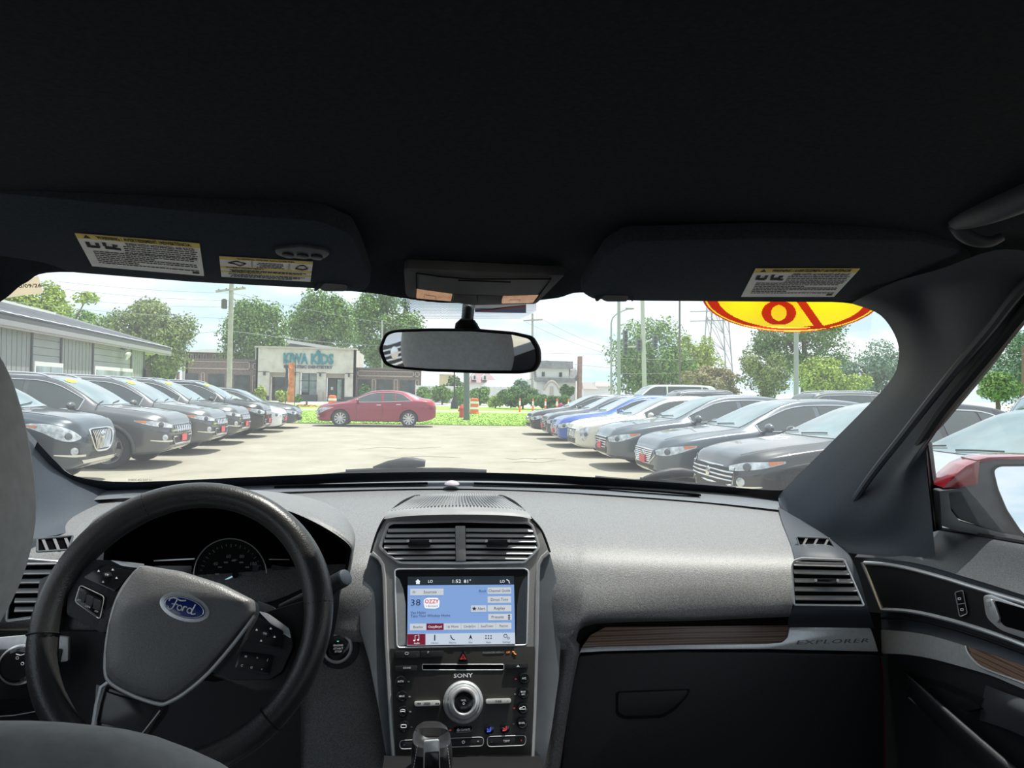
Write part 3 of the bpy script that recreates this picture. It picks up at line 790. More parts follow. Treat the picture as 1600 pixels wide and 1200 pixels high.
for k in range(29):
    t = R(215-250*k/28); r0, r1 = (44,49) if k % 2 == 0 else (46,49)
    mb.bar(plC.at(361+r0*math.cos(t), 899-r0*math.sin(t), .003), plC.at(361+r1*math.cos(t), 899-r1*math.sin(t), .003), .0008, .0004)
o = mb.build('tick_marks', m_inkdim, cl, smooth=False); o['kind'] = 'stuff'
plC.plate('needle', [(368,897.2),(340,910.6),(341,912.6),(368.5,899)], M('needle white', (0.6,0.85,0.95), .4, emit=(0.45,0.8,0.95), estr=.5), cl, .006, .001, smooth=False)
plC.plate('needle_hub', ell(367.5,898.5,5,5,n=16), m_black, cl, .008, .004)
mb = MB()
for k in range(9):
    t = R(200-220*k/8); mb.prism([plC.at(365+26*math.cos(t)+a, 900-24*math.sin(t)+b, .003) for a,b in ((-3,-1),(3,-1),(3,1),(-3,1))], plC.n*-.0005)
o = mb.build('inner_scale_print', m_inkdim, cl, smooth=False); o['kind'] = 'stuff'
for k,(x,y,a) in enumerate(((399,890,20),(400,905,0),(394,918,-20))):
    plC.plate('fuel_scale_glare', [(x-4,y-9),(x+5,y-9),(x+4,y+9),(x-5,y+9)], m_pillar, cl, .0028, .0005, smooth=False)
plC.plate('trim_line', [(240,875.2),(304,872.2),(304,874),(240,877.2)], m_chrome, cl, .003, .001, smooth=False)
plC.plate('trim_line', [(420,873.3),(452,874),(452,874.8),(420,874.6)], m_alu, cl, .003, .001, smooth=False)
dsp = plC.plate('side_display', rpoly([(424,882),(470,890),(470,915),(424,930)], 3), m_black, cl, .003, .002)
plC.plate('display_print', [(446,891),(470,891),(470,893.5),(446,893.5)], m_inkdim, dsp, .0036, .0004, smooth=False)
dsp2 = plC.plate('side_display', rpoly([(240,884),(300,884),(296,925),(240,920)], 3), m_black, cl, .003, .002)
m_redlit = M('red warning light', (0.6,0.05,0.08), .5, emit=(0.9,0.06,0.12), estr=.5)
plC.plate('seatbelt_light', [(437.5,939),(440,943),(440.5,949),(435,949),(435.5,943)], m_redlit, cl, .003, .0006, smooth=False)
yslab([[(330,960,1.12),(400,945,1.11),(450,930,1.11),(530,890,1.10)],[(330,985,1.05),(400,972,1.05),(450,962,1.06),(530,940,1.09)],[(330,1030,1.05),(400,1020,1.05),(450,1010,1.07),(520,1000,1.11)]], 'column_shroud', m_low, da)

# ---- centre stack
plS = Plane(aty(722,1000,1.11), (aty(722,820,1.18)-aty(722,1200,1.04)).cross(V((1,0,0))).normalized())
if plS.n.y > 0: plS = Plane(plS.p, -plS.n)
# speaker dome
MB().grid(surf([
    yrow([(600,811,1.172),(640,806,1.168),(720,804,1.166),(800,806,1.168),(831,811,1.172)]),
    yrow([(605,801,1.188),(645,795,1.192),(720,792,1.194),(790,795,1.192),(825,801,1.188)]),
    yrow([(626,787,1.255),(665,781,1.28),(720,779,1.29),(778,781,1.28),(806,787,1.255)]),
    yrow([(646,777,1.335),(675,773,1.365),(720,771.5,1.375),(765,773,1.365),(788,777,1.335)]),
    yrow([(655,776,1.40),(680,772,1.42),(720,771,1.43),(760,772,1.42),(780,776,1.40)])], 40, 26)).build('speaker_dome', M('speaker dome grey', (0.24,0.245,0.25), .5, var=.06), da, fix=False)
mb = MB()
for k in range(38):                              # fine ribs of the speaker grille
    u = k/37
    a = [aty(612+208*u, 800-8.5*math.sin(PI*u), 1.196), aty(632+168*u, 787.5-7*math.sin(PI*u), 1.26), aty(650+134*u, 777-4.5*math.sin(PI*u), 1.335)]
    mb.tube([p+V((0,0,.002)) for p in cr(a, 8)], .0012, 4)
o = mb.build('speaker_ribs', m_pad, da, smooth=False); o['kind'] = 'stuff'
for pts in ([(580,864),(589,834),(602,809)], [(859,863),(847,831),(829,809)]):
    dm_ = [(626,787,1.255),(646,777,1.335),(655,775.5,1.40)] if pts[0][0] < 700 else [(806,787,1.255),(788,777,1.335),(780,775.5,1.40)]
    MB().tube(cr([plS.at(x,y,.002) for x,y in pts]+[aty(*q)+V((0,0,.001)) for q in dm_], 30), .0022, 6).build('dome_edge', m_matt, da)
bez = plS.plate('stack_bezel', rpoly([(603,807),(640,803),(722,801),(800,803),(828,807),(846,830),(858,861),(842,877),(839,905),(837,1000),(833,1110),(829,1200),(617,1200),(611,1110),(604,1000),(600,905),(598,880),(580,863),(590,833)], 4), m_bezel, da, .004, .05, bevel=.003)
# glossy side pods
plS.plate('side_pod', rpoly([(578,866),(597,882),(601,960),(605,1060),(612,1200),(606,1200),(592,1110),(577,1035),(563,985),(562,950),(568,905)], 3), m_sidepod, da, .0, .04, bevel=.003)
plS.plate('side_pod', rpoly([(859,864),(841,882),(839,960),(836,1060),(832,1200),(850,1200),(862,1140),(873,1060),(877,985),(874,935),(867,895)], 3), m_sidepod, da, .0, .04, bevel=.003)
plS.wire('chrome_edge', [(581,864),(592,873),(598,883),(600.5,905),(603,1000),(610,1110),(616,1200)], .0032, m_chrome, da, .004, closed=False)
plS.wire('chrome_edge', [(857,862),(847,871),(841.5,882),(840,905),(838.5,1000),(835,1110),(831,1200)], .0032, m_chrome, da, .004, closed=False)

def vent(pl, frame, inner, name, slats, tabs, divs=(), rim=.0026):
    v_ = pl.plate(name, inner, m_hole, da, .0045, .002, smooth=False)
    pl.wire('vent_frame', frame, rim, m_chrome, v_, .006)
    for x0, x1, y0, y1, in slats:
        f = [pl.at(x0,y0,.009), pl.at(x1,y1,.009)]
        dn = V((0,0,-1))
        MB().add([f[0],f[1],f[1]+pl.n*-.006+V((0,0,.006)),f[0]+pl.n*-.006+V((0,0,.006)), f[0]+V((0,0,-.0014)),f[1]+V((0,0,-.0014)),f[1]+pl.n*-.006+V((0,0,.0046)),f[0]+pl.n*-.006+V((0,0,.0046))],
                 [(0,1,2,3),(7,6,5,4),(0,4,5,1),(1,5,6,2),(2,6,7,3),(3,7,4,0)]).build('slat', m_slat, v_)
    for x0,y0,x1,y1 in tabs:
        t = pl.plate('direction_tab', rrect(x0,y0,x1,y1,2.5), m_black, v_, .017, .008, bevel=.0012)
        for xx in (x0, x1): pl.plate('tab_tip', rrect(xx-2,y0,xx+2,y0+4,1), m_chrome, t, .0175, .004)
    for q in divs: pl.plate('vent_divider', q, m_bezel, v_, .012, .012, bevel=.0012)
    return v_
m_slat = M('vent slat grey', (0.30,0.305,0.31), .35, spec=.6, var=.04)
VF = rpoly([(594,855),(606,820),(614,816.5),(721,814),(824,816.5),(832,821),(842,855),(836,862),(819,878.5),(721,880),(624,879.5),(606,867)], 3)
VI = rpoly([(596,855),(608,822),(616,818.5),(721,816.5),(822,818.5),(830,823),(839.5,855),(834,861),(818,876.5),(721,877.5),(625,877),(608,866)], 3)
sl_ = []
for y, a, b in ((830,606,833),(838.3,603,835.5),(846.3,600,837.5),(855.7,600,838.5),(865,606,832),(873,616,824)):
    sl_.append((a, 711.5, y+.6, y-.3)); sl_.append((728, b, y-.3, y+.6))
vent(plS, VF, VI, 'center_vent', sl_, [(637.5,843,672.5,853.5),(760,843,795,853.5)], [[(711.5,821.5),(727,821.5),(728,876.5),(712.5,876.5)]])

# screen
rec = plS.plate('screen_recess', rpoly([(617,893),(622,890),(820,889),(825,893),(823,1006),(820,1007.5),(624,1011.5),(620,1009)], 2), m_matt, da, .0045, .001, smooth=False)
plS.wire('recess_rim', rpoly([(616.5,892),(622,889.5),(820,888.5),(825.5,892),(823,1006.5),(820,1008),(624,1012),(620,1009.5)], 3), .0015, m_chrome, rec, .0045)
plS.plate('recess_cheek', [(617.5,899),(624,905),(630,920),(634,945),(635.5,1008),(622,1009.5),(620,960)], m_alu, rec, .005, .001, smooth=False)
plS.plate('recess_cheek', [(824,899),(818,905),(812,920),(808,945),(806,1005),(821,1006),(823,960)], m_pillar, rec, .005, .001, smooth=False)
def Mem(name, col, s_=.8, rough=.35): return M(name, [c*.25 for c in col], rough, emit=col, estr=s_, var=.02)
e_blue = Mem('screen blue', (0.20,0.33,0.62)); e_btn = Mem('screen button grey', (0.52,0.56,0.60)); e_bar = Mem('screen bar pale', (0.50,0.57,0.66))
e_dark = Mem('screen dark', (0.018,0.026,0.035)); e_mar = Mem('screen maroon', (0.16,0.012,0.03)); e_ink = Mem('screen ink', (0.01,0.02,0.06)); e_wht = Mem('screen white', (0.8,0.85,0.9))
e_red = Mem('screen red', (0.5,0.03,0.04))
scn = plS.plate('touch_screen', [(637,901),(803,900),(805,1006),(636,1008.5)], e_dark, da, .0065, .0015, smooth=False)
scn['label'] = 'lit touch screen showing the radio page'
plS.plate('page', [(637,914.7),(803.2,913.5),(804.6,989.5),(636.5,991.5)], e_blue, scn, .0070, .0005, smooth=False)
plS.plate('bottom_bar', [(636.3,990.5),(804.6,988.5),(805,1006),(636,1008.5)], e_bar, scn, .0072, .0005, smooth=False)
def ui(x0,y0,x1,y1, mat=e_btn, txt=None, h=4.2, tx=None, ink=e_ink, w=None):
    b_ = plS.plate('screen_button', [(x0,y0),(x1,y0-.3),(x1,y1-.3),(x0,y1)], mat, scn, .0075, .0004, smooth=False)
    if txt: plS.text('button_print', txt, tx or (x0+x1)/2, (y0+y1)/2, h, ink, b_, .0078, w=w)
    return b_
ui(641,920,693,930, txt='Sources', tx=672, w=20)
ui(762,918,798.5,928, txt='Channel Guide', w=34); ui(762,931.8,798.5,941.8, txt='Direct Tune', w=27); ui(762,945.5,799,955.5, txt='Replay', w=17)
ui(763,959.3,799.8,969, txt='Presets', tx=777.5, w=19); ui(736,946,760,956, txt='Alert', tx=752, w=12)
plS.plate('star', [(741+ (4 if k%2==0 else 1.7)*math.sin(PI*k/5), 951-(4 if k%2==0 else 1.7)*math.cos(PI*k/5)) for k in range(10)], e_ink, scn, .0080, .0004, smooth=False)
for k in range(3): plS.plate('list_mark', rrect(794,960.5+k*2.8,797,962.3+k*2.8,.2,1), e_ink, scn, .0080, .0004, smooth=False)
plS.wire('source_arrows', [(644,925),(650,925)], .0003, e_ink, scn, .0079, closed=False); plS.wire('source_arrows', [(647,922.5),(647,927.5)], .0003, e_ink, scn, .0079, closed=False)
plS.text('genre_print', 'Rock', 754, 923.5, 4, e_ink, scn, .0075)
plS.text('channel_number', '38', 649.3, 942, 9.5, e_ink, scn, .0075, w=15)
lg = plS.plate('station_logo', rpoly([(662,937),(668,934),(684,934),(687,939),(686,949),(680,951),(664,950.5),(662,944)],2), e_wht, scn, .0074, .0004, smooth=False)
plS.text('logo_print', 'OZZY', 674.5, 940, 6, e_red, lg, .0078, w=22, bold=.02)
plS.text('logo_print', "'s Boneyard", 674.5, 947, 2.6, e_ink, lg, .0078, w=19)
plS.text('artist_print', 'Van Halen', 641.5, 957.6, 4.3, e_ink, scn, .0075, w=23.5, align='LEFT')
plS.text('song_print', 'Take Your Whiskey Home', 641.5, 962.9, 4.3, e_ink, scn, .0075, w=62, align='LEFT')
bx = [640.5,666.4,693.5,720.5,747.6,774.8,799.6]
for k, s_ in enumerate(('Beatles','OzzyBnyd','1st Wave','CmdyGrt','SoulTown','Patriot')):
    ui(bx[k],974.6-k*.3,bx[k+1]-.5,984.8-k*.35, mat=e_mar if k == 1 else e_btn, txt=s_, h=3.6, ink=e_wht if k == 1 else e_ink, w=[15,21,18,18.5,19,13][k])
ui(636.3,990.8,664.8,1008, mat=e_mar)
for k, s_ in enumerate(('Audio','Climate','Phone','Nav','Apps','Settings')):
    cx = 651.3+28*k
    plS.text('tab_print', s_, cx, 1005-.35*k, 2.7, e_wht if k == 0 else e_ink, scn, .0079, w=[9,12,11,6,8,12][k])
    yy = 997-.4*k
    if k == 0:
        plS.wire('music_icon', [(648.5,1000.5),(648.5,993),(654.5,992),(654.5,999.5)], .0005, e_wht, scn, .008, closed=False)
        for a,b in ((647.3,1000.8),(653.3,999.8)): plS.plate('music_icon', ell(a,b,1.7,1.3,n=10), e_wht, scn, .0081, .0003, smooth=False)
    elif k == 1: plS.plate('thermometer_icon', rrect(cx-.9,yy-5,cx+.9,yy+4.5,.8,3), e_ink, scn, .008, .0004, smooth=False)
    elif k == 2: plS.wire('phone_icon', [(cx-3,yy-4),(cx-2.5,yy-.5),(cx,yy+2.5),(cx+3.3,yy+3.5)], .0009, e_ink, scn, .008, closed=False)
    elif k == 3: plS.plate('nav_icon', [(cx,yy-4.5),(cx+3,yy+3.5),(cx,yy+1.2),(cx-3,yy+3.5)], e_ink, scn, .008, .0004, smooth=False)
    elif k == 4:
        for i in range(3):
            for j in range(2): plS.plate('apps_icon', rrect(cx-5+i*4,yy-3+j*4,cx-3+i*4,yy-1+j*4,.2,1), e_ink, scn, .008, .0004, smooth=False)
    else:
        plS.wire('gear_icon', ell(cx-1.5,yy-1.5,2.6,n=14), .0006, e_ink, scn, .008); plS.wire('gear_icon', ell(cx+3.2,yy+2,1.6,n=10), .0005, e_ink, scn, .008)
plS.plate('home_icon', [(649,908.5),(653,905),(657,908.5),(655.8,908.5),(655.8,912.5),(650.2,912.5),(650.2,908.5)], e_wht, scn, .0073, .0004, smooth=False)
for s_, x, h, w in (('LO',672.5,4.4,7),('1:52',713,5.2,13),('81°',730.5,5.2,11),('LO',785,4.4,7)):
    plS.text('status_print', s_, x, 908.6, h, e_wht, scn, .0073, w=w)
plS.wire('signal_icon', [(791.5,905.5),(795,907.5),(796,911.5)], .0006, e_wht, scn, .0073, closed=False)

# control panel under the screen
pan = plS.plate('control_panel', rpoly([(609,1013),(835,1010),(830,1180),(618,1180)], 2), M('control panel charcoal', (0.045,0.043,0.042), .38, spec=.45, var=.08, scale=400), da, .0055, .004, bevel=.0008)
def btn(poly, name='panel_button', mat=None, top=.010, th=.005, r=2.5, par=None):
    return plS.plate(name, rpoly(poly, r, 3), mat or m_low, par or pan, top, th, bevel=.0010)
b_ = btn([(616.5,1017.5),(656,1017),(656,1028),(617,1029)]); plS.wire('camera_mark', rrect(633,1019.5,638,1022.5,.6,2), .0003, m_ink, b_, .0104)
b_ = btn([(657,1017),(694,1016.5),(691,1026.5),(657,1028)]); plS.text('button_mark', 'P', 669, 1019.5, 3.4, m_ink, b_, .0104)
hz_ = plS.plate('hazard_button', rpoly([(723.6,1015),(732,1035.5),(714.5,1035.5)],1.5,3), m_black, pan, .009, .004, bevel=.0008)
m_redmk = M('red mark', (0.65,0.05,0.06), .5, emit=(0.7,0.06,0.08), estr=.25)
for r_ in (5.0, 2.6): plS.wire('hazard_mark', [(723.6,1027-r_*.95),(723.6+r_*.9,1027+r_*.6),(723.6-r_*.9,1027+r_*.6)], .00045, m_redmk, hz_, .0094)
plS.text('airbag_print', 'PASSENGER AIRBAG', 771, 1019.8, 3, m_inkdim, pan, .006, w=33)
m_amb = M('amber light', (0.7,0.25,0.05), .5, emit=(0.95,0.35,0.08), estr=.5)
plS.text('airbag_print', 'OFF', 794, 1019.5, 3, m_amb, pan, .006, w=6)
plS.wire('airbag_mark', [(800.5,1018),(803,1018.5),(803.5,1021),(806.5,1022.5)], .0008, m_amb, pan, .006, closed=False)
b_ = btn([(617,1040.5),(652.5,1039.5),(651,1048.5),(618,1049.5)]); plS.text('button_print', 'SOUND', 636, 1043.5, 2.8, m_ink, b_, .0104, w=12)
b_ = btn([(790.5,1037),(825.6,1035.8),(825,1044.5),(790.5,1045)]); plS.plate('eject_mark', [(809.5,1038.8),(812,1042),(807,1042)], m_ink, b_, .0105, .0003, smooth=False)
slt = plS.plate('disc_slot', rrect(660.7,1038.5,786,1046,2), m_hole, pan, .0060, .002, smooth=False)
plS.wire('slot_rim', rrect(660,1038,787,1046.8,2), .0006, m_alu, slt, .006)
plS.text('brand_print', 'SONY', 723.6, 1055.8, 6.2, m_ink, pan, .006, w=30, bold=.012)
def rbtn(x, y, txt=None, r=7.4, mark=None):
    b_ = MB().lathe([(.0082,0),(.0082,.006),(.0068,.0078),(.004,.0082)], plS.at(x,y,.0055), plS.n, 18).build('round_button', m_black, pan)
    if txt: plS.text('button_print', txt, x, y, 3.0 if '\n' not in txt else 2.7, m_ink, b_, .0142, w=9.5 if len(txt) > 3 and '\n' not in txt else None, bold=.01)
    if mark == 'defrost': plS.wire('defrost_mark', [(x-4,y+1),(x-3.5,y-2),(x,y-3),(x+3.5,y-2),(x+4,y+1),(x,y),(x-4,y+1)], .0005, m_ink, b_, .0142)
    if mark == 'rear': plS.wire('rear_defrost_mark', rrect(x-4,y-2.5,x+4,y+2,1,2), .0006, m_ink, b_, .0142)
    if mark == 'recirc': plS.wire('recirculate_mark', [(x-5,y+1.5),(x-4,y-.5),(x-1,y-1),(x+1,y-3),(x+4,y-2),(x+5,y+1.5),(x-5,y+1.5)], .0006, m_ink, b_, .0142)
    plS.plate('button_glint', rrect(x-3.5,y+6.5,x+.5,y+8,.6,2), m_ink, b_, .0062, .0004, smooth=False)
rbtn(626,1064.8,'AUTO'); rbtn(627.9,1087.9,'MAX'); rbtn(629.3,1111.4,mark='defrost'); rbtn(630.6,1135,mark='rear')
rbtn(818.8,1060,'A/C'); rbtn(817.5,1083,'MAX\nA/C'); rbtn(816.7,1106.6,mark='recirc'); rbtn(815.5,1129.8,'DUAL')
for x,y,c_ in ((806,1061,1),(803.5,1106.5,1),(703.5,1141,1),(805,1084.5,0),(802.5,1131,0),(638.5,1065,0),(640,1088.5,0),(641,1112,0),(643,1136,0)):
    plS.plate('status_light', rrect(x-1.6,y-1,x+1.6,y+1,.3,1), m_redmk if c_ else m_inkdim, pan, .006, .0005, smooth=False)
kc = plS.at(723.6,1097,.0055)
kn = MB().lathe([(.0300,0),(.0300,.004),(.0285,.007),(.0265,.008),(.0250,.007),(.0240,.014),(.0225,.0175),(.0205,.0185)], kc, plS.n, 40).build('volume_knob', m_alu, pan)
MB().lathe([(.0205,.0185),(.0185,.020),(.0165,.020),(.0150,.0182)], kc, plS.n, 40).build('knob_ring', m_chrome, kn)
MB().lathe([(.0152,.010),(.0150,.0180),(.0140,.0186)], kc, plS.n, 32).build('knob_cap', m_black, kn)
plS.text('knob_print', 'VOL', 724.5, 1094.5, 3, m_ink, kn, .0245, w=8); plS.wire('power_mark', ell(724.5,1099.3,1.5,n=10), .0003, m_ink, kn, .0245)
m_bar = M('satin white bar', (0.72,0.72,0.70), .35, var=.03)
for q, s_ in (([(647,1095.5),(688,1094),(688,1102.5),(648,1104)],'SEEK'), ([(759,1092),(798.8,1091),(798.5,1099),(759.5,1100)],'TUNE')):
    b_ = btn(q, 'rocker_bar', m_bar, .011, .006, 3.5)
    cx = (q[0][0]+q[1][0])/2; cy = (q[0][1]+q[2][1])/2
    plS.text('bar_print', s_, cx, cy, 3, m_inkdark, b_, .0114, w=10)
    if s_ == 'SEEK':
        for x0, d in ((653,-1),(682,1)):
            for k in (0,3): plS.plate('skip_mark', [(x0+k-1.2*d,cy-1.4),(x0+k+1.4*d,cy),(x0+k-1.2*d,cy+1.4)], m_inkdark, b_, .0114, .0003, smooth=False)
    else:
        plS.text('bar_print', '-', 764.5, cy, 3, m_inkdark, b_, .0114); plS.text('bar_print', '+', 793.5, cy, 3, m_inkdark, b_, .0114)
m_bluemk = M('blue mark', (0.06,0.10,0.65), .5, emit=(0.08,0.14,0.9), estr=.45)
for x,y,mt in ((659,1141.5,m_bluemk),(683.4,1142,m_redmk),(764,1140,m_bluemk),(788.6,1138.5,m_redmk)):
    b_ = MB().lathe([(.0072,0),(.0070,.003),(.005,.0042)], plS.at(x,y,.0055), plS.n, 16).build('seat_button', m_black, pan)
    plS.wire('seat_mark', [(x+3,y-4),(x+1.8,y+2.5),(x-3,y+3)], .0011, mt, b_, .0108, closed=False)
    plS.wire('seat_mark', [(x-3,y-1.5),(x-1,y+.5),(x+.3,y-1)], .0006, mt, b_, .0108, closed=False)
b_ = btn([(709.4,1136),(738.7,1135),(738,1145),(710,1146.5)], 'climate_button', m_black, .009, .004, 4); plS.text('button_print', 'CLIMATE', 727, 1140.3, 3, m_ink, b_, .0094, w=15); plS.wire('power_mark', ell(716,1140.6,1.6,n=10), .0004, m_ink, b_, .0094)
b_ = btn([(625,1157.5),(755,1152),(755,1165),(625,1170)], 'fan_bar', None, .010, .005, 6); plS.text('bar_print', '+', 747, 1158.5, 4, m_ink, b_, .0104); plS.text('bar_print', '-', 631.5, 1163.5, 4, m_bluemk, b_, .0104); plS.wire('fan_mark', ell(724,1159.5,2,n=8), .0005, m_ink, b_, .0104)
plS.wire('bar_rim', rpoly([(624.5,1157),(755.5,1151.5),(755.5,1165.5),(624.5,1170.5)],6,3), .0006, m_alu, b_, .0098)
b_ = btn([(761.4,1151.5),(821.5,1149.5),(820.5,1164),(762,1166.5)], 'temperature_bar', None, .010, .005, 6); plS.text('bar_print', 'TEMP', 791.5, 1158, 3.4, m_ink, b_, .0104, w=10); plS.text('bar_print', '+', 814.5, 1157.3, 4.5, m_redmk, b_, .0104); plS.text('bar_print', '-', 768, 1159, 4, m_inkdim, b_, .0104)
plS.wire('bar_rim', rpoly([(761,1151),(822,1149),(821,1164.5),(761.5,1167)],6,3), .0006, m_alu, b_, .0098)
# floor of the console behind the shifter
yslab([[(600,1178,1.06),(720,1178,1.06),(845,1178,1.06)],[(596,1205,.95),(720,1205,.95),(850,1205,.95)],[(560,1300,.8),(720,1300,.8),(900,1300,.8)]], 'console_tray', m_matt, da, 8, 8)
# push-button start
plB = Plane(aty(528,1012,1.125), V((0,-.96,.28)))
sb = plB.plate('start_bezel', ell(528,1012,33,34,n=36), m_low, da, .004, .01, bevel=.002)
stb = MB().lathe([(.0225,0),(.0225,.006),(.0205,.0085),(.0185,.0085),(.018,.0070)], plB.at(528,1012,.002), plB.n, 32).build('start_ring', m_chrome, sb)
MB().lathe([(.0182,0),(.0180,.0085),(.0165,.0098),(.010,.0102)], plB.at(528,1012,.002), plB.n, 32).build('start_button', m_black, sb)
for s_, dy_ in (('ENGINE',-3.5),('START',1.5),('STOP',6.2)): plB.text('button_print', s_, 528.5, 1012+dy_, 3.0, m_ink, sb, .0128, w=15 if s_ != 'STOP' else 11)
plB.plate('indicator', rrect(526.5,1001,529.5,1003,.5,2), M('green led',(0.1,0.5,0.3),.5,emit=(0.1,0.8,0.4),estr=.4), sb, .0128, .0004, smooth=False)

# ---- passenger side: wood, silver strip, glove box, vents
plG = Plane(aty(1080,1090,1.10), V((0,-.985,.17)))
plK = Plane(aty(1080,1000,1.125), V((0,-.95,.31)))
plK.plate('recess_back', [(885,1012),(885,945),(960,945),(1240,945),(1376,958),(1380,1025),(906,1030)], m_matt, da, -.01, .01, smooth=False)
plK.plate('wood_trim', rpoly([(908,1013),(922,993),(946,980),(1238,977),(1236,996),(1222,1007),(1195,1010)], 2), m_wood, da, .001, .008, bevel=.001)
ss = plK.plate('silver_strip', rpoly([(906,1019.5),(909,1012.5),(940,1010.5),(1060,1008),(1200,1006.2),(1222,1004),(1231,996),(1234,980),(1360,981.5),(1366,998),(1372,1018),(1200,1014),(1060,1014.5),(940,1017.5)], [1,1,0,0,3,4,4,2,2,0,2,0,0,0]), m_alu, da, .005, .008, bevel=.001)
plK.text('raised_lettering', 'EXPLORER', 1300, 1002.5, 6, M('letter shade', (0.16,0.165,0.175), .4, metal=.3), ss, .0055, w=113, shear=.25, spacing=1.15, ext=.0006)
gb = plG.plate('glove_box_door', rpoly([(905,1026),(940,1022),(1060,1019),(1200,1019.5),(1374,1024),(1380,1060),(1382,1260),(872,1260),(888,1100)], 4), m_low, da, .002, .03, bevel=.006)
plG.plate('latch_recess', rpoly([(962,1080),(1080,1076),(1073,1090),(1055,1110),(1035,1122),(975,1124),(962,1118)], 6), m_matt, gb, .0025, .003, smooth=False)
plG.plate('latch_handle', rpoly([(966,1083),(1076,1079),(1070,1090),(1052,1106),(1032,1117),(976,1119),(966,1113)], 5), m_low, gb, .005, .004, bevel=.0015)
plV = Plane(aty(1290,905,1.05), V((-.30,-.93,.2)))
yslab([[(1216,792,1.43),(1240,806,1.38),(1268,822,1.33),(1300,845,1.27)],[(1222,815,1.30),(1250,825,1.26),(1285,835,1.22),(1318,856,1.18)],[(1238,858,1.14),(1262,858,1.12),(1300,860,1.105),(1328,868,1.10)],
       [(1243,890,1.095),(1270,890,1.085),(1310,890,1.07),(1340,895,1.065)],[(1240,945,1.075),(1270,945,1.068),(1310,945,1.055),(1355,945,1.045)],[(1232,965,1.075),(1265,965,1.07),(1310,964,1.06),(1361,964,1.05)],[(1232,980,1.10),(1265,980,1.10),(1310,980,1.09),(1366,981,1.08)]], 'end_panel', m_pillar, da)
RV = rpoly([(1237.5,884),(1241,876),(1253,872.5),(1319,875),(1350,946),(1241,945)], 3)
RI = rpoly([(1239.5,885),(1243,878),(1254,875),(1318,877),(1347,944),(1243,943)], 3)
vent(plV, RV, RI, 'passenger_vent', [(1241,1321,883,885),(1241,1327,895.5,897.5),(1242,1333,909,910.5),(1242,1339,922.5,923.5),(1243,1344,936.5,937)], [(1275,905,1309,913)], rim=.0017)
plD = Plane(aty(1275,848,1.15), V((-.25,-.75,.6)))
dm = plD.plate('demister_vent', [(1244,839),(1295,841),(1306,858),(1251,858)], m_hole, da, .008, .003, smooth=False)
plD.wire('vent_frame', rpoly([(1244,839),(1295,841),(1306,858),(1251,858)],2,3), .0016, m_smooth, dm, .009)
for x in (1253,1270,1287): plD.plate('slat', [(x+6,840),(x+10,840),(x+1,857.5),(x-3,857.5)], m_slat, dm, .0095, .004, smooth=False)
# ---- driver side: outer vent, demister, lamp switch
plE = Plane(aty(60,920,1.10), V((.25,-.94,.2)))
lv = vent(plE, rpoly([(20,872),(92,878),(80,960),(10,970)],4), rpoly([(22,874),(90,880),(78,958),(12,968)],4), 'driver_vent', [(22,91,y,y-1) for y in (882,897,911,926,941,955)], [], rim=.0018)
plF = Plane(aty(88,850,1.17), V((.2,-.75,.6)))
dm = plF.plate('demister_vent', [(58,842),(114,837),(107,859),(58,862)], m_hole, da, .012, .003, smooth=False)
plF.wire('vent_frame', rpoly([(58,842),(114,837),(107,859),(58,862)],2,3), .0018, m_smooth, dm, .013)
for x in (64,82,100): plF.plate('slat', [(x,841),(x+5,840.5),(x+13,860),(x+8,860.5)], m_slat, dm, .0135, .004, smooth=False)
plH = Plane(aty(40,1030,1.09), V((.12,-.97,.2)))
plH.plate('silver_strip', rpoly([(-40,1000),(60,991),(107,996),(106,1033),(60,1040),(-40,1040)],3), m_alu, da, .004, .01, bevel=.001)
lp = plH.plate('lamp_switch_panel', rpoly([(-40,1015),(97,1014),(90,1052),(60,1068),(-40,1072)],4), m_low, da, .008, .01, bevel=.002)
MB().lathe([(.027,0),(.027,.004),(.0245,.006),(.0235,.005)], plH.at(32,1038,.007), plH.n, 32).build('switch_ring', m_chrome, lp)
ks = MB().lathe([(.0232,0),(.0225,.010),(.019,.013)], plH.at(32,1038,.007), plH.n, 32).build('switch_knob', m_black, lp)
for x,y in ((27,1028),(35,1037)): plH.wire('lamp_mark', ell(x,y,2.2,n=10), .0004, m_ink, ks, .021)
plH.wire('lamp_mark', [(25,1022),(32,1024),(38,1022)], .0005, m_ink, ks, .021, closed=False)
plH.plate('dimmer_panel', rpoly([(-40,1096),(58,1094),(56,1116),(-40,1120)],4), m_matt, da, .006, .01, bevel=.001)
plH.wire('panel_edge', [(-40,1122),(20,1118),(65,1110)], .0008, m_inkdim, da, .006, closed=False)
# ================================================================== steering wheel
TW = R(24)
plW = Plane(aty(278,975,.88), V((0,-math.cos(TW),math.sin(TW))))
def uv(p): q = p-plW.p; return V((q.dot(plW.x), q.dot(plW.y)))
pa, pb, pc = uv(plW.at(43,1005)), uv(plW.at(312,755)), uv(plW.at(514,905))
D_ = 2*(pa.x*(pb.y-pc.y)+pb.x*(pc.y-pa.y)+pc.x*(pa.y-pb.y))
ux = (pa.length_squared*(pb.y-pc.y)+pb.length_squared*(pc.y-pa.y)+pc.length_squared*(pa.y-pb.y))/D_
uy = (pa.length_squared*(pc.x-pb.x)+pb.length_squared*(pa.x-pc.x)+pc.length_squared*(pb.x-pa.x))/D_
WC = plW.p + plW.x*ux + plW.y*uy
WR = (pa-V((ux,uy))).length
TR = .0158
RM = WR-TR
print('wheel centre', tuple(round(c,3) for c in WC), 'radius', round(WR,4))
sw = empty('steering_wheel', WC, 0, 'black leather steering wheel turned slightly, with a blue oval badge on its hub', 'steering wheel')
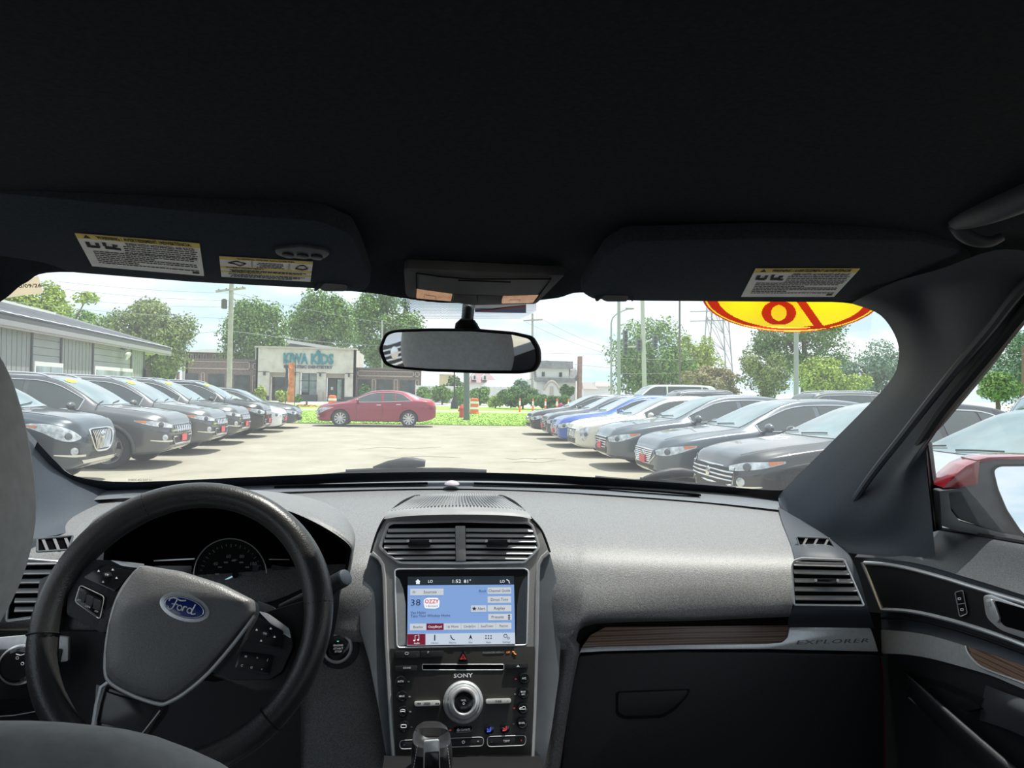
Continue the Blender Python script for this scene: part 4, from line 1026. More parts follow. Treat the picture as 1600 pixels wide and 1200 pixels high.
def wpt(t, r=RM, h=0): return WC + plW.x*(r*math.cos(t)) + plW.y*(r*math.sin(t)) + plW.n*h
WROT = R(-19)
rows = []
NR = 96
for i in range(NR):
    t = 2*PI*i/NR; c = wpt(t); e1 = plW.x*math.cos(t)+plW.y*math.sin(t); e2 = plW.n
    w_ = 1+.12*max(0, math.cos((t-WROT-R(35))))**12+.12*max(0, math.cos((t-WROT-R(145))))**12
    rows.append([c + e1*(TR*w_*math.cos(2*PI*k/16)) + e2*(.0175*w_*math.sin(2*PI*k/16)) for k in range(16)])
rows.append(rows[0])
MB().grid(rows, closeu=True).build('rim', m_leather, sw)
for t in (R(115), R(6.5), R(184), R(-45)):
    c = wpt(t); e1 = plW.x*math.cos(t)+plW.y*math.sin(t)
    MB().tube([c+e1*(TR*1.05*math.cos(2*PI*k/20))+plW.n*(.0185*math.sin(2*PI*k/20)) for k in range(20)], .0008, 5, closed=True).build('rim_seam', m_matt, sw)
HUB = rpoly([(226,884),(287,894),(350,914),(399,939),(400,957),(389,970),(362,1005),(325,1047),(287,1080),(262,1094),(250,1096),(212,1086),(180,1069),(167,1054),(166,1024),(172,975),(183,938),(200,910),(212,892)], 5, 3)
hub = shell(plW, HUB, [(.0,-.02),(.0,.004),(.02,.010),(.06,.0135),(.14,.0165),(.30,.0185),(.55,.0195)], m_hub, sw, 'airbag_cover', c=(272,985))
# recess ring + emblem
plN = Plane(plW.p+plW.n*.0192, plW.n, plW.x)
EC, EA, EB, ER = (288,949), 35, 17.5, R(16)
plN.plate('badge_bezel', ell(EC[0],EC[1],EA+5,EB+4,ER,40), m_alu, hub, .0015, .004, bevel=.001)
em = plN.plate('oval_badge', ell(EC[0],EC[1],EA-2,EB-1.5,ER,40), m_blue, sw, .0032, .003, bevel=.0008)
em['label'] = 'blue oval badge with silver script'
plN.wire('badge_ring', ell(EC[0],EC[1],EA-4,EB-3,ER,40), .00045, m_chrome, em, .0034)
def emb(u, v):
    x, y = u*28, -v*16.5; c_, s_ = math.cos(ER), math.sin(ER)
    return (EC[0]+x*c_-y*s_, EC[1]+x*s_+y*c_)
for st_ in ([(-.50,.50),(-.55,.1),(-.64,-.42),(-.80,-.52),(-.90,-.30)], [(-.92,.18),(-.86,.48),(-.62,.60),(-.30,.52),(-.02,.66)], [(-.74,.02),(-.38,.10)],
            [(-.25+.13*math.cos(2*PI*k/12),-.16+.24*math.sin(2*PI*k/12)) for k in range(13)], [(-.02,.12),(-.06,-.40)], [(-.04,-.05),(.06,.10),(.15,.03)],
            [(.33+.13*math.cos(2*PI*k/12),-.16+.24*math.sin(2*PI*k/12)) for k in range(13)], [(.56,.56),(.50,.1),(.45,-.30),(.54,-.42),(.70,-.28)]):
    plN.wire('script_letter', [(p.x,p.y) for p in cr([(*emb(u,v),0) for u,v in st_], 14)], .0008, M('badge silver', (0.78,0.79,0.82), .35, metal=.2), em, .0038, closed=False, n=5)
# chrome trim lines round the hub
plT = Plane(plW.p+plW.n*.010, plW.n, plW.x)
plT.wire('chrome_trim', [(p.x,p.y) for p in cr([(221,886,0),(206,900,0),(190,922,0),(178,950,0),(170,985,0),(165,1022,0),(165,1052,0),(172,1066,0),(188,1077,0),(215,1090,0),(248,1100,0),(264,1097,0),(290,1082,0),(326,1051,0),(364,1007,0),(392,970,0),(398,962,0)], 60)], .0022, m_chrome, sw, .001, closed=False)
def pod(poly, name, h=.004, mat=None): return plW.plate(name, rpoly(poly, 4, 3), mat or m_black, sw, h, .03, bevel=.003)
lp_ = pod([(146,874),(185,876),(224,884),(205,905),(183,940),(170,985),(160,990),(104,960),(106,915),(118,895)], 'spoke_pod', .004, m_low)
rp_ = pod([(398,955),(425,962),(455,990),(458,1010),(440,1050),(420,1062),(360,1062),(330,1050),(366,1006)], 'spoke_pod', .004, m_low)
# link pieces under the pods to the rim
plW.plate('spoke', [(60,905),(130,870),(180,890),(170,985),(110,985),(50,985)], m_leather, sw, -.012, .02, bevel=.004)
plW.plate('spoke', [(400,960),(500,930),(505,1000),(480,1070),(400,1080),(330,1055)], m_leather, sw, -.012, .02, bevel=.004)
lo_ = pod([(150,1068),(182,1076),(215,1090),(252,1101),(248,1116),(222,1150),(200,1190),(136,1185),(146,1135)], 'lower_spoke', .0, m_black)
plT.wire('spoke_trim', [(172,1064),(158,1074),(151,1100),(146,1132),(143,1160)], .0024, m_alu, lo_, -.004, closed=False)
plT.wire('spoke_trim', [(250,1110),(238,1126),(222,1146)], .0008, m_alu, lo_, -.004, closed=False)
plW.plate('gloss_insert', rpoly([(163,1078),(245,1104),(222,1146),(150,1128)], 4), m_black, lo_, .0015, .002, bevel=.0008)
def dpad(q, par, ctr, nm):
    b_ = plW.plate(nm, rpoly(q, 3, 3), m_black, par, .008, .005, bevel=.0015)
    cx, cy = ctr
    plW.plate('ok_key', rpoly([(cx-7,cy-3),(cx+4,cy-5),(cx+8,cy+2),(cx-3,cy+5)],2,3), m_low, b_, .0105, .003, bevel=.0008)
    plW.text('key_print', 'OK', cx, cy, 3, m_ink, b_, .0109, rot=R(-17))
    for ax, ay in ((-13,-6),(9,-8),(15,5),(-6,11)):
        plW.plate('arrow_mark', [(cx+ax-2,cy+ay+1.3),(cx+ax+2,cy+ay+1.3),(cx+ax,cy+ay-2)], m_ink, b_, .0084, .0003, smooth=False)
    return b_
dpad([(130,902),(160,882),(208,891),(180,924)], lp_, (167,898), 'direction_keys')
m1_ = plW.plate('cruise_keys', rpoly([(117,940),(125,914),(163,932),(156,968)],5,3), m_black, lp_, .007, .004, bevel=.0015)
plW.wire('module_rim', rpoly([(117,940),(125,914),(163,932),(156,968)],5,3), .0005, m_alu, m1_, .0072)
for k in range(3):
    x = 128+k*11.5; y = 931+k*6.3
    plW.plate('cruise_roller', rpoly([(x-4,y-9),(x+5,y-5),(x+3,y+11),(x-6,y+7)],2,3), m_low, m1_, .011, .005, bevel=.0012)
plW.text('key_print', 'SET', 123.5, 938, 2.6, m_inkdim, m1_, .0112, rot=R(-24)); plW.text('key_print', 'OFF', 150.5, 955.5, 2.6, m_inkdim, m1_, .0112, rot=R(-24)); plW.text('key_print', 'CAN', 137, 948, 2.6, m_inkdim, m1_, .0112, rot=R(-24))
dpad([(383,1000),(404,964),(443,986),(440,1014),(415,1012)], rp_, (414,990), 'direction_keys')
m2_ = plW.plate('phone_keys', rpoly([(366,1044),(376,1017),(428,1024),(420,1056)],5,3), m_black, rp_, .007, .004, bevel=.0015)
for x,y,s_ in ((384,1026,'M'),(402,1028,'>'),(418,1031,'|'),(378,1040,'C'),(393,1043,'O'),(409,1046,'+')):
    plW.text('key_print', s_, x, y, 3.2, m_ink, m2_, .0074, rot=R(-14))
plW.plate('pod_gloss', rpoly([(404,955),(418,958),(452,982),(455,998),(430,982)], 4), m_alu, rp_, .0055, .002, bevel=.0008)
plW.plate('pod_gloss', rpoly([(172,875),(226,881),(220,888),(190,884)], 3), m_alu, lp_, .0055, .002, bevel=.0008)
# shift paddle and steering column
pdl = plW.plate('shift_paddle', rpoly([(402,938),(428,948),(438,962),(434,972),(404,958)], 4), m_alu, sw, -.03, .004, bevel=.001)
MB().tube([WC-plW.n*.02, WC-plW.n*.10, WC-plW.n*.17], [.05,.055,.06], 20).build('column_boss', m_matt, sw)
# stalk
sk_ = empty('wiper_stalk', aty(500,925,1.0), 0, 'black wiper stalk poking out behind the steering wheel rim', 'stalk')
a = aty(440,950,1.03); b = aty(512,917,.99); e_ = aty(538,903,.975)
MB().tube([a, a.lerp(b,.6), b, b.lerp(e_,.3), e_], [.006,.0075,.0085,.0115,.0115], 16).build('lever', m_low, sk_)
MB().lathe([(.0112,0),(.0108,.003),(.008,.0045)], e_, (e_-b).normalized(), 18).build('end_cap', m_pillar, sk_)
MB().tube([b.lerp(e_,.22), b.lerp(e_,.30)], [.0121,.0121], 16).build('collar', m_matt, sk_)

# ---- gear shifter
gs = empty('gear_shifter', aty(675,1200,.93), 0, 'black leather gear selector with a bright front plate below the climate controls', 'gear selector')
rows = []
for py, hw, y in ((1151.5,10,.965),(1152.5,20,.955),(1156,26,.94),(1164,30,.925),(1178,32,.918),(1190,33,.918),(1212,32,.92)):
    c = aty(675, py, y); a = aty(675+hw, py, y)-c; h = a.length
    rows.append([c + a*math.copysign(abs(math.cos(2*PI*k/28))**.6, math.cos(2*PI*k/28)) + V((0,.028,0))*(1 if hw > 12 else .3)*(math.copysign(abs(math.sin(2*PI*k/28))**.6, math.sin(2*PI*k/28))+.7) for k in range(28)])
mb = MB().grid(rows, closeu=True); mb.f.append(tuple(range(28))); mb.build('knob_body', M('shifter leather', (0.022,0.022,0.024), .3, spec=.6, bump=.15, bscale=500, vor=True), gs)
plQ = Plane(aty(676,1180,.905), V((0,-.98,.2)))
plQ.plate('front_plate', rpoly([(662,1158),(686,1156),(688,1215),(661,1215)], 3), m_alu, gs, .003, .006, bevel=.0012)
plQ.plate('plate_insert', rpoly([(664,1176),(686,1174),(687,1215),(663,1215)], 2), m_black, gs, .0045, .004, bevel=.001)
for x0, x1 in ((652,645),(699,704)):
    mb = MB()
    for k in range(9): mb.bar(plQ.at(x0+(x1-x0)*k/9, 1165+k*4.5, .004), plQ.at(x0+(x1-x0)*k/9-.2, 1168+k*4.5, .004), .0009, .0009)
    o = mb.build('stitching', m_inkdim, gs, smooth=False); o['kind'] = 'stuff'

# ---- driver's seat
se = empty('driver_seat', (-.30,.30,.45), 0, 'grey leather driver seat with its headrest close to the camera', 'seat')
def cushion(rows_, name, mat, parent, n=32, p=.55):
    """rows: (z, cx, cy, half width, half depth)"""
    rr = []
    for z, cx, cy, hw, hd in rows_:
        rr.append([V((cx+hw*math.copysign(abs(math.cos(2*PI*k/n))**p, math.cos(2*PI*k/n)), cy+hd*math.copysign(abs(math.sin(2*PI*k/n))**p, math.sin(2*PI*k/n)), z)) for k in range(n)])
    cols = [cr([r_[j] for r_ in rr], 40) for j in range(n)]
    mb = MB().grid([[cols[j][i] for j in range(n)] for i in range(40)], closeu=True)
    mb.f.append(tuple(range(n))); mb.f.append(tuple(39*n+k for k in range(n)))
    return mb.build(name, mat, parent, angle=70)
cushion([(1.354,-.318,.345,.055,.02),(1.360,-.318,.345,.095,.035),(1.382,-.318,.345,.122,.045),(1.43,-.318,.345,.138,.052),(1.49,-.318,.345,.130,.050),(1.525,-.318,.345,.112,.042),(1.545,-.318,.345,.075,.03),(1.549,-.318,.345,.03,.012)], 'headrest', m_seat, se)
for x in (-.373,-.263): MB().tube([V((x,.365,1.28)),V((x,.345,1.36))], .006, 10).build('headrest_post', m_chrome, se)
rowsB = []
for i in range(13):
    u = i/12*2-1
    x = -.31+.285*math.copysign(abs(u)**1, u)
    zt = 1.342-.12*abs(u)**5.2
    rowsB.append([V((x,.425,zt-.12)), V((x,.415,zt-.055)), V((x,.39,zt-.016)), V((x,.36,zt)), V((x,.325,zt-.004)), V((x,.30,zt-.03)), V((x,.295,zt-.10)), V((x,.25,.75)), V((x,.22,.5))])
rr = [cr(r_, 36) for r_ in rowsB]; cols = [cr([r_[j] for r_ in rr], 40) for j in range(36)]
MB().grid(cols).build('backrest', m_seat, se, fix=False, angle=70)
MB().grid(surf([[V((x,.425,1.21)) for x in (-.58,-.45,-.31,-.17,-.04)],[V((x,.49,.9)) for x in (-.58,-.45,-.31,-.17,-.04)],[V((x,.47,.5)) for x in (-.58,-.45,-.31,-.17,-.04)]], 20, 12)).build('backrest_front', m_seat, se, fix=False)
MB().tube(cr([V((-.57,.292,1.22)),V((-.5,.292,1.278)),V((-.4,.292,1.292)),V((-.3,.292,1.294)),V((-.2,.292,1.290)),V((-.1,.292,1.262)),V((-.05,.292,1.21))], 40), .0022, 6).build('piping', m_low, se)
MB().box((-.56,.40,.40),(-.06,.92,.55)).build('seat_cushion', m_seat, se, bevel=.03)
# ---- passenger seat is out of the picture below the frame

# ================================================================== passenger door
do = empty('door_1', (.85,1.0,.5), 0, 'passenger door with chrome framed dark panel, silver strip and chrome latch', None, None, 'structure')
def xs(rows_, name, mat, nu=40, nv=20): return MB().grid(surf([xrow(r_) for r_ in rows_], nu, nv)).build(name, mat, do, fix=False, angle=60)
xs([[(1395,832,.845),(1468,828,.865),(1530,838,.865),(1600,850,.865),(1720,870,.865)],
    [(1372,846,.835),(1462,842,.850),(1530,850,.852),(1600,862,.852),(1720,882,.852)],
    [(1345,862,.825),(1440,862,.825),(1520,882,.825),(1600,904,.825),(1720,938,.825)],
    [(1334,872,.815),(1420,878,.810),(1510,902,.808),(1600,930,.806),(1720,968,.806)]], 'upper_pad', M('door pad vinyl', (0.075,0.08,0.09), .5, spec=.5, var=.25, scale=640, bump=.5, bscale=620, bdist=.0006))
plX = Plane(atx(1480,930,.812), V((-1,.0,.06)), V((0,-1,0)))
FT = [(1347.5,879.5),(1385,882),(1425,889.5),(1475,903),(1525,918.5),(1600,941),(1700,972)]
FB = [(1700,1048),(1600,1008),(1550,989.5),(1500,973.5),(1450,960.5),(1415,954.5),(1379,952.5)]
xs([[(1330,870,.812),(1420,876,.812),(1510,900,.812),(1600,928,.812),(1720,965,.812)],[(1352,960,.815),(1430,965,.815),(1510,985,.815),(1600,1018,.815),(1720,1062,.815)],[(1362,985,.808),(1430,992,.806),(1510,1012,.806),(1600,1046,.806),(1720,1090,.806)]], 'door_skin', m_pillar)
MB().prism([plX.at(x,y,.004) for x,y in FT+FB], plX.n*-.006).build('inlay_panel', m_panelblk, do, smooth=False)
MB().tube(cr([plX.at(x,y,.005) for x,y in FT], 40)+cr([plX.at(x,y,.005) for x,y in FB], 40), .0034, 8, closed=True).build('chrome_outline', m_chrome, do)
plX.wire('outline_groove', [(x-4,y+11) for x,y in [(1377,955)]+FB[::-1][1:]], .0022, m_matt, do, .003, closed=False)
ls = plX.plate('lock_switch', rpoly([(1492.5,926),(1504,923),(1511,958),(1500,963)], 3), m_black, do, .007, .004, bevel=.0008)
plX.wire('switch_rim', rpoly([(1492,925.5),(1504.5,922.5),(1511.5,958.5),(1499.5,963.5)], 3), .0007, m_chrome, ls, .0073)
plX.wire('lock_mark', rrect(1497,934,1501,937,.5,2), .0004, m_ink, ls, .0076); plX.wire('lock_mark', rrect(1501,951,1505,954,.5,2), .0004, m_ink, ls, .0076)
plX.plate('switch_divider', [(1496,943.5),(1507,942),(1507.3,943.2),(1496.3,944.7)], m_inkdim, ls, .0076, .0003, smooth=False)
dh = plX.plate('latch_cup', rpoly([(1535,930),(1546,928.5),(1600,948),(1680,975),(1680,1030),(1600,998),(1562,985),(1540,965)], [6,4,0,6,6,0,10,10]), m_chrome, do, .008, .006, bevel=.002)
plX.plate('latch_opening', rpoly([(1554,938),(1600,951),(1670,974),(1670,1015),(1600,987),(1568,978),(1560,965)], [4,0,4,4,0,6,6]), m_hole, dh, .0092, .003, smooth=False)
plX.plate('latch_lever', rpoly([(1538,937),(1549,935),(1556,950),(1562,968),(1556,974),(1545,962)], 4), m_alu, dh, .012, .004, bevel=.001)
plX.plate('lever_mark', [(1541,941),(1547,940),(1549,947),(1543,948)], m_inkdim, dh, .0125, .0003, smooth=False)
# silver strip, wood, lower panel
plY = Plane(atx(1450,1010,.80), V((-1,.0,.18)), V((0,-1,0)))
plY.plate('silver_strip', [(p.x,p.y) for p in cr([(1367.5,983.5,0),(1407,986,0),(1450,992.5,0),(1510,1010,0)], 12)]+[(p.x,p.y) for p in cr([(1511,1011,0),(1517,1026,0),(1528,1037,0),(1545,1047,0),(1600,1067,0),(1700,1105,0)], 14)]
          +[(p.x,p.y) for p in cr([(1700,1116,0),(1600,1077,0),(1550,1056,0),(1500,1041,0),(1450,1028,0),(1410,1022,0),(1375,1020.5,0)], 18)], m_alu, do, .003, .008, smooth=False)
plY.plate('wood_trim', [(1512,1011),(1560,1026),(1600,1041),(1700,1080),(1700,1104),(1600,1066),(1545,1046),(1529,1036),(1518,1025)], m_wood, do, .002, .006, smooth=False)
plY.wire('chrome_lip', [(p.x,p.y) for p in cr([(1509,1009,0),(1514,1022,0),(1527,1037,0),(1545,1047.5,0),(1600,1067.5,0),(1700,1106,0)], 24)], .0016, m_chrome, do, .004, closed=False)
xs([[(1374,1020,.802),(1450,1027,.802),(1520,1046,.802),(1600,1076,.802),(1720,1122,.802)],[(1380,1050,.80),(1450,1062,.80),(1530,1085,.80),(1600,1112,.80),(1720,1160,.80)],
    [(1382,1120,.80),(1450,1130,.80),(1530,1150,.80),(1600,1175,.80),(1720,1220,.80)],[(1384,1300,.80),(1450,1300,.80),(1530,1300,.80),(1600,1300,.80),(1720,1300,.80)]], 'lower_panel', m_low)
MB().grid(surf([xrow([(1404,1050,.798),(1440,1085,.79),(1500,1140,.785),(1580,1210,.78),(1640,1260,.78)]), xrow([(1412,1049,.775),(1452,1083,.765),(1514,1136,.76),(1594,1204,.755),(1655,1255,.755)]), xrow([(1420,1062,.770),(1455,1098,.757),(1510,1152,.75),(1588,1222,.745),(1645,1270,.745)]), xrow([(1410,1075,.798),(1440,1110,.785),(1495,1165,.78),(1570,1240,.775),(1620,1290,.775)])], 30, 14)).build('pocket_rail', m_low, do, fix=False, angle=60)
MB().tube(cr(xrow([(1420,1090,.795),(1460,1125,.78),(1520,1180,.775),(1600,1260,.77)]), 30), .0012, 5).build('rail_stitch', m_inkdim, do)
xs([[(1410,1048,.797),(1470,1065,.797),(1540,1092,.797),(1600,1115,.797)],[(1450,1085,.805),(1500,1110,.805),(1555,1140,.805),(1610,1170,.805)],[(1500,1136,.80),(1540,1160,.80),(1585,1190,.80),(1640,1220,.80)]], 'pocket_inner', m_low)
xs([[(1540,1070,.80),(1570,1082,.78),(1620,1100,.77),(1720,1140,.77)],[(1535,1095,.80),(1570,1105,.77),(1620,1125,.755),(1720,1165,.755)],[(1530,1125,.80),(1575,1140,.775),(1620,1160,.765),(1720,1200,.765)]], 'armrest', m_seatdark := M('armrest vinyl', (0.045,0.048,0.055), .55, spec=.4), )
plY.plate('pull_clip', rpoly([(1492,1098),(1518,1096),(1532,1107),(1508,1112)], 3), m_matt, do, .006, .006, bevel=.001)
# upright at the front of the side glass and the dark corner trim
xs([[(1440,690,.80),(1447,688,.83),(1454,688,.85)],[(1446,760,.80),(1453,758,.83),(1461,758,.855)],[(1455,832,.81),(1462,830,.84),(1470,828,.86)]], 'glass_channel', m_rubber, 10, 16)
MB().tube([atx(1452,690,.842), atx(1458,740,.848), atx(1463,790,.853), atx(1468.5,827,.856)], .004, 8).build('channel_lip', m_pillar, do)
MB().tube([atx(1449,695,.835), atx(1455,745,.84), atx(1461,800,.845), atx(1465,828,.848)], .0035, 8).build('channel_lip', m_matt, do)
xs([[(1385,760,.835),(1410,725,.82),(1430,700,.81),(1446,688,.805)],[(1370,800,.84),(1405,780,.83),(1430,765,.815),(1452,755,.81)],[(1335,865,.83),(1380,850,.83),(1425,838,.825),(1462,830,.825)]], 'corner_trim', m_pillar)
MB().tube(cr(xrow([(1466,826.5,.868),(1530,836.5,.868),(1600,848,.868),(1720,868,.868)]), 12), .004, 6).build('sill_seal', m_rubber, do)
# side glass
g2 = MB().grid(surf([xrow([(1448,675,.80),(1500,590,.77),(1600,470,.73),(1720,380,.70)]), xrow([(1468,828,.885),(1520,838,.885),(1600,852,.885),(1720,872,.885)])], 16, 8)).build('window_2', m_sideglass, fix=False)
props(g2, 'passenger side window glass beside the door mirror', None, None, 'structure')

# ---- passenger door mirror, outside the glass
sm = empty('door_mirror', atx(1530,780,.98), 0, 'red and black door mirror outside the passenger window', 'mirror')
plZ = Plane(aty(1580,775,1.0), V((-.35,-.93,0)), V((.93,-.35,0)))
plZ.plate('mirror_shell_lower', rpoly([(1476,764),(1510,757),(1532,722),(1560,717),(1660,717),(1690,740),(1690,860),(1600,850),(1592,836),(1560,832),(1500,812),(1486,795)], 5), M('mirror black plastic', (0.09,0.10,0.115), .45, var=.1, scale=60), sm, .0, .075, bevel=.006)
plZ.plate('mirror_cap_and_gleam', rpoly([(1473,763),(1490,744),(1510,728),(1531,719),(1527,757),(1500,761)], 2), m_redpaint, sm, .004, .07, bevel=.003)
plZ.plate('mirror_cap_and_gleam', rpoly([(1526,719),(1545,714.5),(1600,713),(1690,715),(1690,718.5),(1560,718),(1534,722)], 1), m_redpaint, sm, .003, .07, bevel=.002)  # thin red strip standing in for the pink reflection along the housing top
plZ.plate('mirror_bezel', rpoly([(1549,733),(1560,726),(1690,724),(1690,870),(1606,848),(1592,834),(1570,800),(1556,765)], 6), m_matt, sm, .004, .01, bevel=.001)
nmr = V((-.30,-.95,-.02)).normalized()
plZ2 = Plane(plZ.at(1590,790,.010), plZ.n+V((0,0,.085)), plZ.x)
plZ2.plate('mirror_glass', rpoly([(1553,735),(1562,729),(1690,728),(1690,862),(1610,842),(1596,830),(1574,797),(1560,764)], 6), m_mirror, sm, .001, .002, smooth=False)
plZ.plate('mirror_arm', rpoly([(1468,767),(1500,764),(1505,768),(1482,770),(1486,798),(1500,815),(1560,832),(1598,838),(1604,848),(1560,842),(1490,828),(1472,822)], 3), M('mirror arm black', (0.10,0.11,0.12), .4), sm, .012, .03, bevel=.002)

# ---- wipers
def wiper(lab, pts, pivot):
    t = empty('windshield_wiper', aty(*pivot), 0, lab, 'wiper', 'windshield wipers')
    P = [aty(*p) for p in pts]
    MB().tube(P, .006, 8).build('blade', m_matt, t)
    MB().tube([p+V((0,0,.008)) for p in P[1:]], .004, 6).build('spine', m_low, t)
    c = aty(*pivot)
    MB().tube([c+V((-.075,0,-.004)), c+V((-.04,0,.004)), c+V((-.005,0,.009)), c+V((.02,0,.010)), c+V((.05,0,.008))], [.004,.010,.013,.013,.009], 10).build('arm_head', m_low, t)
    return t
wiper('dark wiper with its arm head at the middle of the windshield base', [(470,748,1.72),(540,741,1.74),(600,738,1.75),(700,738,1.76),(760,741,1.76)], (632,729,1.755))
wiper('dark wiper lying low on the windshield base before the passenger', [(930,747,1.72),(1000,753,1.70),(1060,759,1.68),(1150,768,1.62)], (1052,745,1.685))
# cowl and bonnet of our own car beyond the glass
cw = MB().grid(surf([yrow([(40,760,1.62),(300,752,1.76),(740,742,1.82),(1090,760,1.72),(1260,790,1.6)]), yrow([(20,770,1.75),(300,760,1.95),(740,752,2.0),(1090,770,1.9),(1270,800,1.75)]), yrow([(100,800,2.3),(350,800,2.5),(740,800,2.6),(1000,800,2.5),(1200,810,2.3)])], 24, 8)).build('cowl_panel', m_matt, fix=False)
props(cw, 'black cowl panel below the outside of the windshield', 'cowl')
# dark kick panel closing the gap between dashboard and door
MB().prism([aty(1200,930,1.30),aty(1330,860,1.30),aty(1480,850,1.28),aty(1480,1330,1.28),aty(1200,1330,1.30)], (0,.02,0)).build('kick_panel', m_matt, wr, smooth=False)
MB().box((.905,.45,.35),(.945,1.60,1.19)).build('outer_skin', m_redpaint, do, bevel=.005)
fw = MB().box((-.82,1.70,.36),(.95,1.74,1.17)).build('wall_front', m_matt); props(fw, 'dark firewall ahead of the dashboard', None, None, 'structure')
# ================================================================== ground
m_lot = Mramp('sunlit concrete lot', 'noise', [(0.28,(0.25,0.23,0.175)),(0.42,(0.315,0.293,0.23)),(0.56,(0.345,0.322,0.26)),(0.72,(0.40,0.377,0.307))], scale=(1,.8,1), tex_scale=.9, rough=.92, detail=10, spec=.2)
m_grass = Mramp('lawn', 'noise', [(0.3,(0.20,0.34,0.06)),(0.5,(0.28,0.45,0.09)),(0.7,(0.38,0.53,0.15))], tex_scale=2.2, rough=.95, detail=10, spec=.1, bump=.4)
m_walk = M('sidewalk concrete', (0.55,0.53,0.47), .9, var=.08, scale=2)
m_road = M('pale asphalt', (0.42,0.41,0.38), .9, var=.08, scale=1)
def quad(name, pts, mat, lab, z=0.0):
    o = MB().prism([V((x,y,z)) for x,y in pts], (0,0,-.3)).build(name, mat, smooth=False, fix=True); return props(o, lab, None, None, 'structure')
lot = quad('floor_lot', [(-120,-60),(120,-60),(120,30.9),(-120,30.9)], m_lot, 'pale sunlit concrete of the car lot')
lawn = quad('floor_lawn', [(-120,30.9),(120,30.9),(120,49),(-120,49)], m_grass, 'bright green grass strip beyond the lot', .03)
quad('floor_sidewalk', [(-120,49),(120,49),(120,51.5),(-120,51.5)], m_walk, 'pale sidewalk running across behind the grass', .05)
quad('floor_verge', [(-120,51.5),(120,51.5),(120,66),(-120,66)], m_grass, 'grass verge between sidewalk and street', .03)
quad('floor_street', [(-300,66),(300,66),(300,400),(-300,400)], m_road, 'pale street and far ground', .02)
mb = MB()
rc = random.Random(5)
for pts in ([(790,716),(805,717.5),(822,716),(838,717.5)], [(800,722.5),(820,721.5),(845,722.5),(870,719),(884,718.5)], [(835,717),(850,716.2),(868,717)], [(560,702),(600,699),(640,701),(690,698)], [(600,716),(660,713),(720,715)]):
    P = [atz(x,y,.004) for x,y in pts]; P = cr(P, 18)
    L_ = [p+V((0,rc.uniform(.015,.05),0)) for p in P]; R_ = [p-V((0,rc.uniform(.015,.05),0)) for p in P]
    mb.grid([L_,R_])
o = mb.build('tar_cracks', M('tar crack', (0.20,0.18,0.13), .95, var=.2, scale=5), lot, smooth=False, fix=False); o['kind'] = 'stuff'
# grass blades along the near edge of the strip, fine enough to stay one mass
rg = random.Random(2); mb = MB()
for k in range(9000):
    x = rg.uniform(-9,9); y = 30.8+rg.random()**1.6*16; h = rg.uniform(.02,.06); a = rg.uniform(0,PI); w = .035
    dx_, dy_ = math.cos(a)*w, math.sin(a)*w
    mb.add([(x-dx_,y-dy_,.03),(x+dx_,y+dy_,.03),(x+rg.uniform(-.05,.05),y+rg.uniform(-.05,.05),.03+h)], [(0,1,2)])
o = mb.build('grass_blades', m_grass, lawn, smooth=False, fix=False); o['kind'] = 'stuff'
# ================================================================== parked cars
def pchip(pts):
    xs_ = [p[0] for p in pts]; ys_ = [p[1] for p in pts]; n = len(xs_)
    h = [xs_[i+1]-xs_[i] for i in range(n-1)]; d = [(ys_[i+1]-ys_[i])/h[i] for i in range(n-1)]
    m = [d[0]]+[0 if d[i-1]*d[i] <= 0 else 3*(h[i-1]+h[i])/((2*h[i]+h[i-1])/d[i-1]+(h[i]+2*h[i-1])/d[i]) for i in range(1,n-1)]+[d[-1]]
    def f(x):
        if x <= xs_[0]: return ys_[0]
        if x >= xs_[-1]: return ys_[-1]
        i = 0
        while x > xs_[i+1]: i += 1
        t = (x-xs_[i])/h[i]
        return ys_[i]*(1+2*t)*(1-t)**2 + h[i]*m[i]*t*(1-t)**2 + ys_[i+1]*t*t*(3-2*t) + h[i]*m[i+1]*t*t*(t-1)
    return f
def paint(name, col, metal=.35, rough=.32): return M('paint '+name, col, rough, metal=metal, coat=1.0, var=.04, scale=300)
m_tire = M('tire rubber', (0.022,0.022,0.024), .8, var=.1, scale=30, bump=.3, bscale=60)
m_rim = M('alloy rim', (0.55,0.56,0.58), .28, metal=.85, var=.05)
m_carglass = M('parked car glass', (0.035,0.05,0.052), .06, spec=.8, var=.1, scale=3, coat=.6)
m_wsglass = M('parked windscreen', (0.16,0.22,0.225), .07, spec=.9, var=.18, scale=2.2, coat=.6)
m_trimblk = M('car trim black', (0.018,0.019,0.021), .5, var=.06)
m_trimgry = M('car trim grey', (0.075,0.078,0.082), .55, var=.06)
m_carchrome = M('car chrome', (0.78,0.79,0.80), .14, metal=1.0, var=.02)
m_lamp = M('headlamp', (0.52,0.55,0.57), .12, metal=.25, coat=1, var=.28, scale=14)
m_lampdk = M('headlamp dark', (0.10,0.11,0.12), .15, coat=1, var=.2, scale=14)
m_amber = M('amber reflector', (0.75,0.22,0.05), .3, coat=.6, var=.1)
m_tail = M('tail lamp red', (0.45,0.015,0.02), .25, coat=.8, var=.1)
m_tag = M('red dealer plate', (0.70,0.10,0.12), .5, var=.05)
m_ovalsm = M('yellow oval', (0.80,0.72,0.03), .5, var=.03)

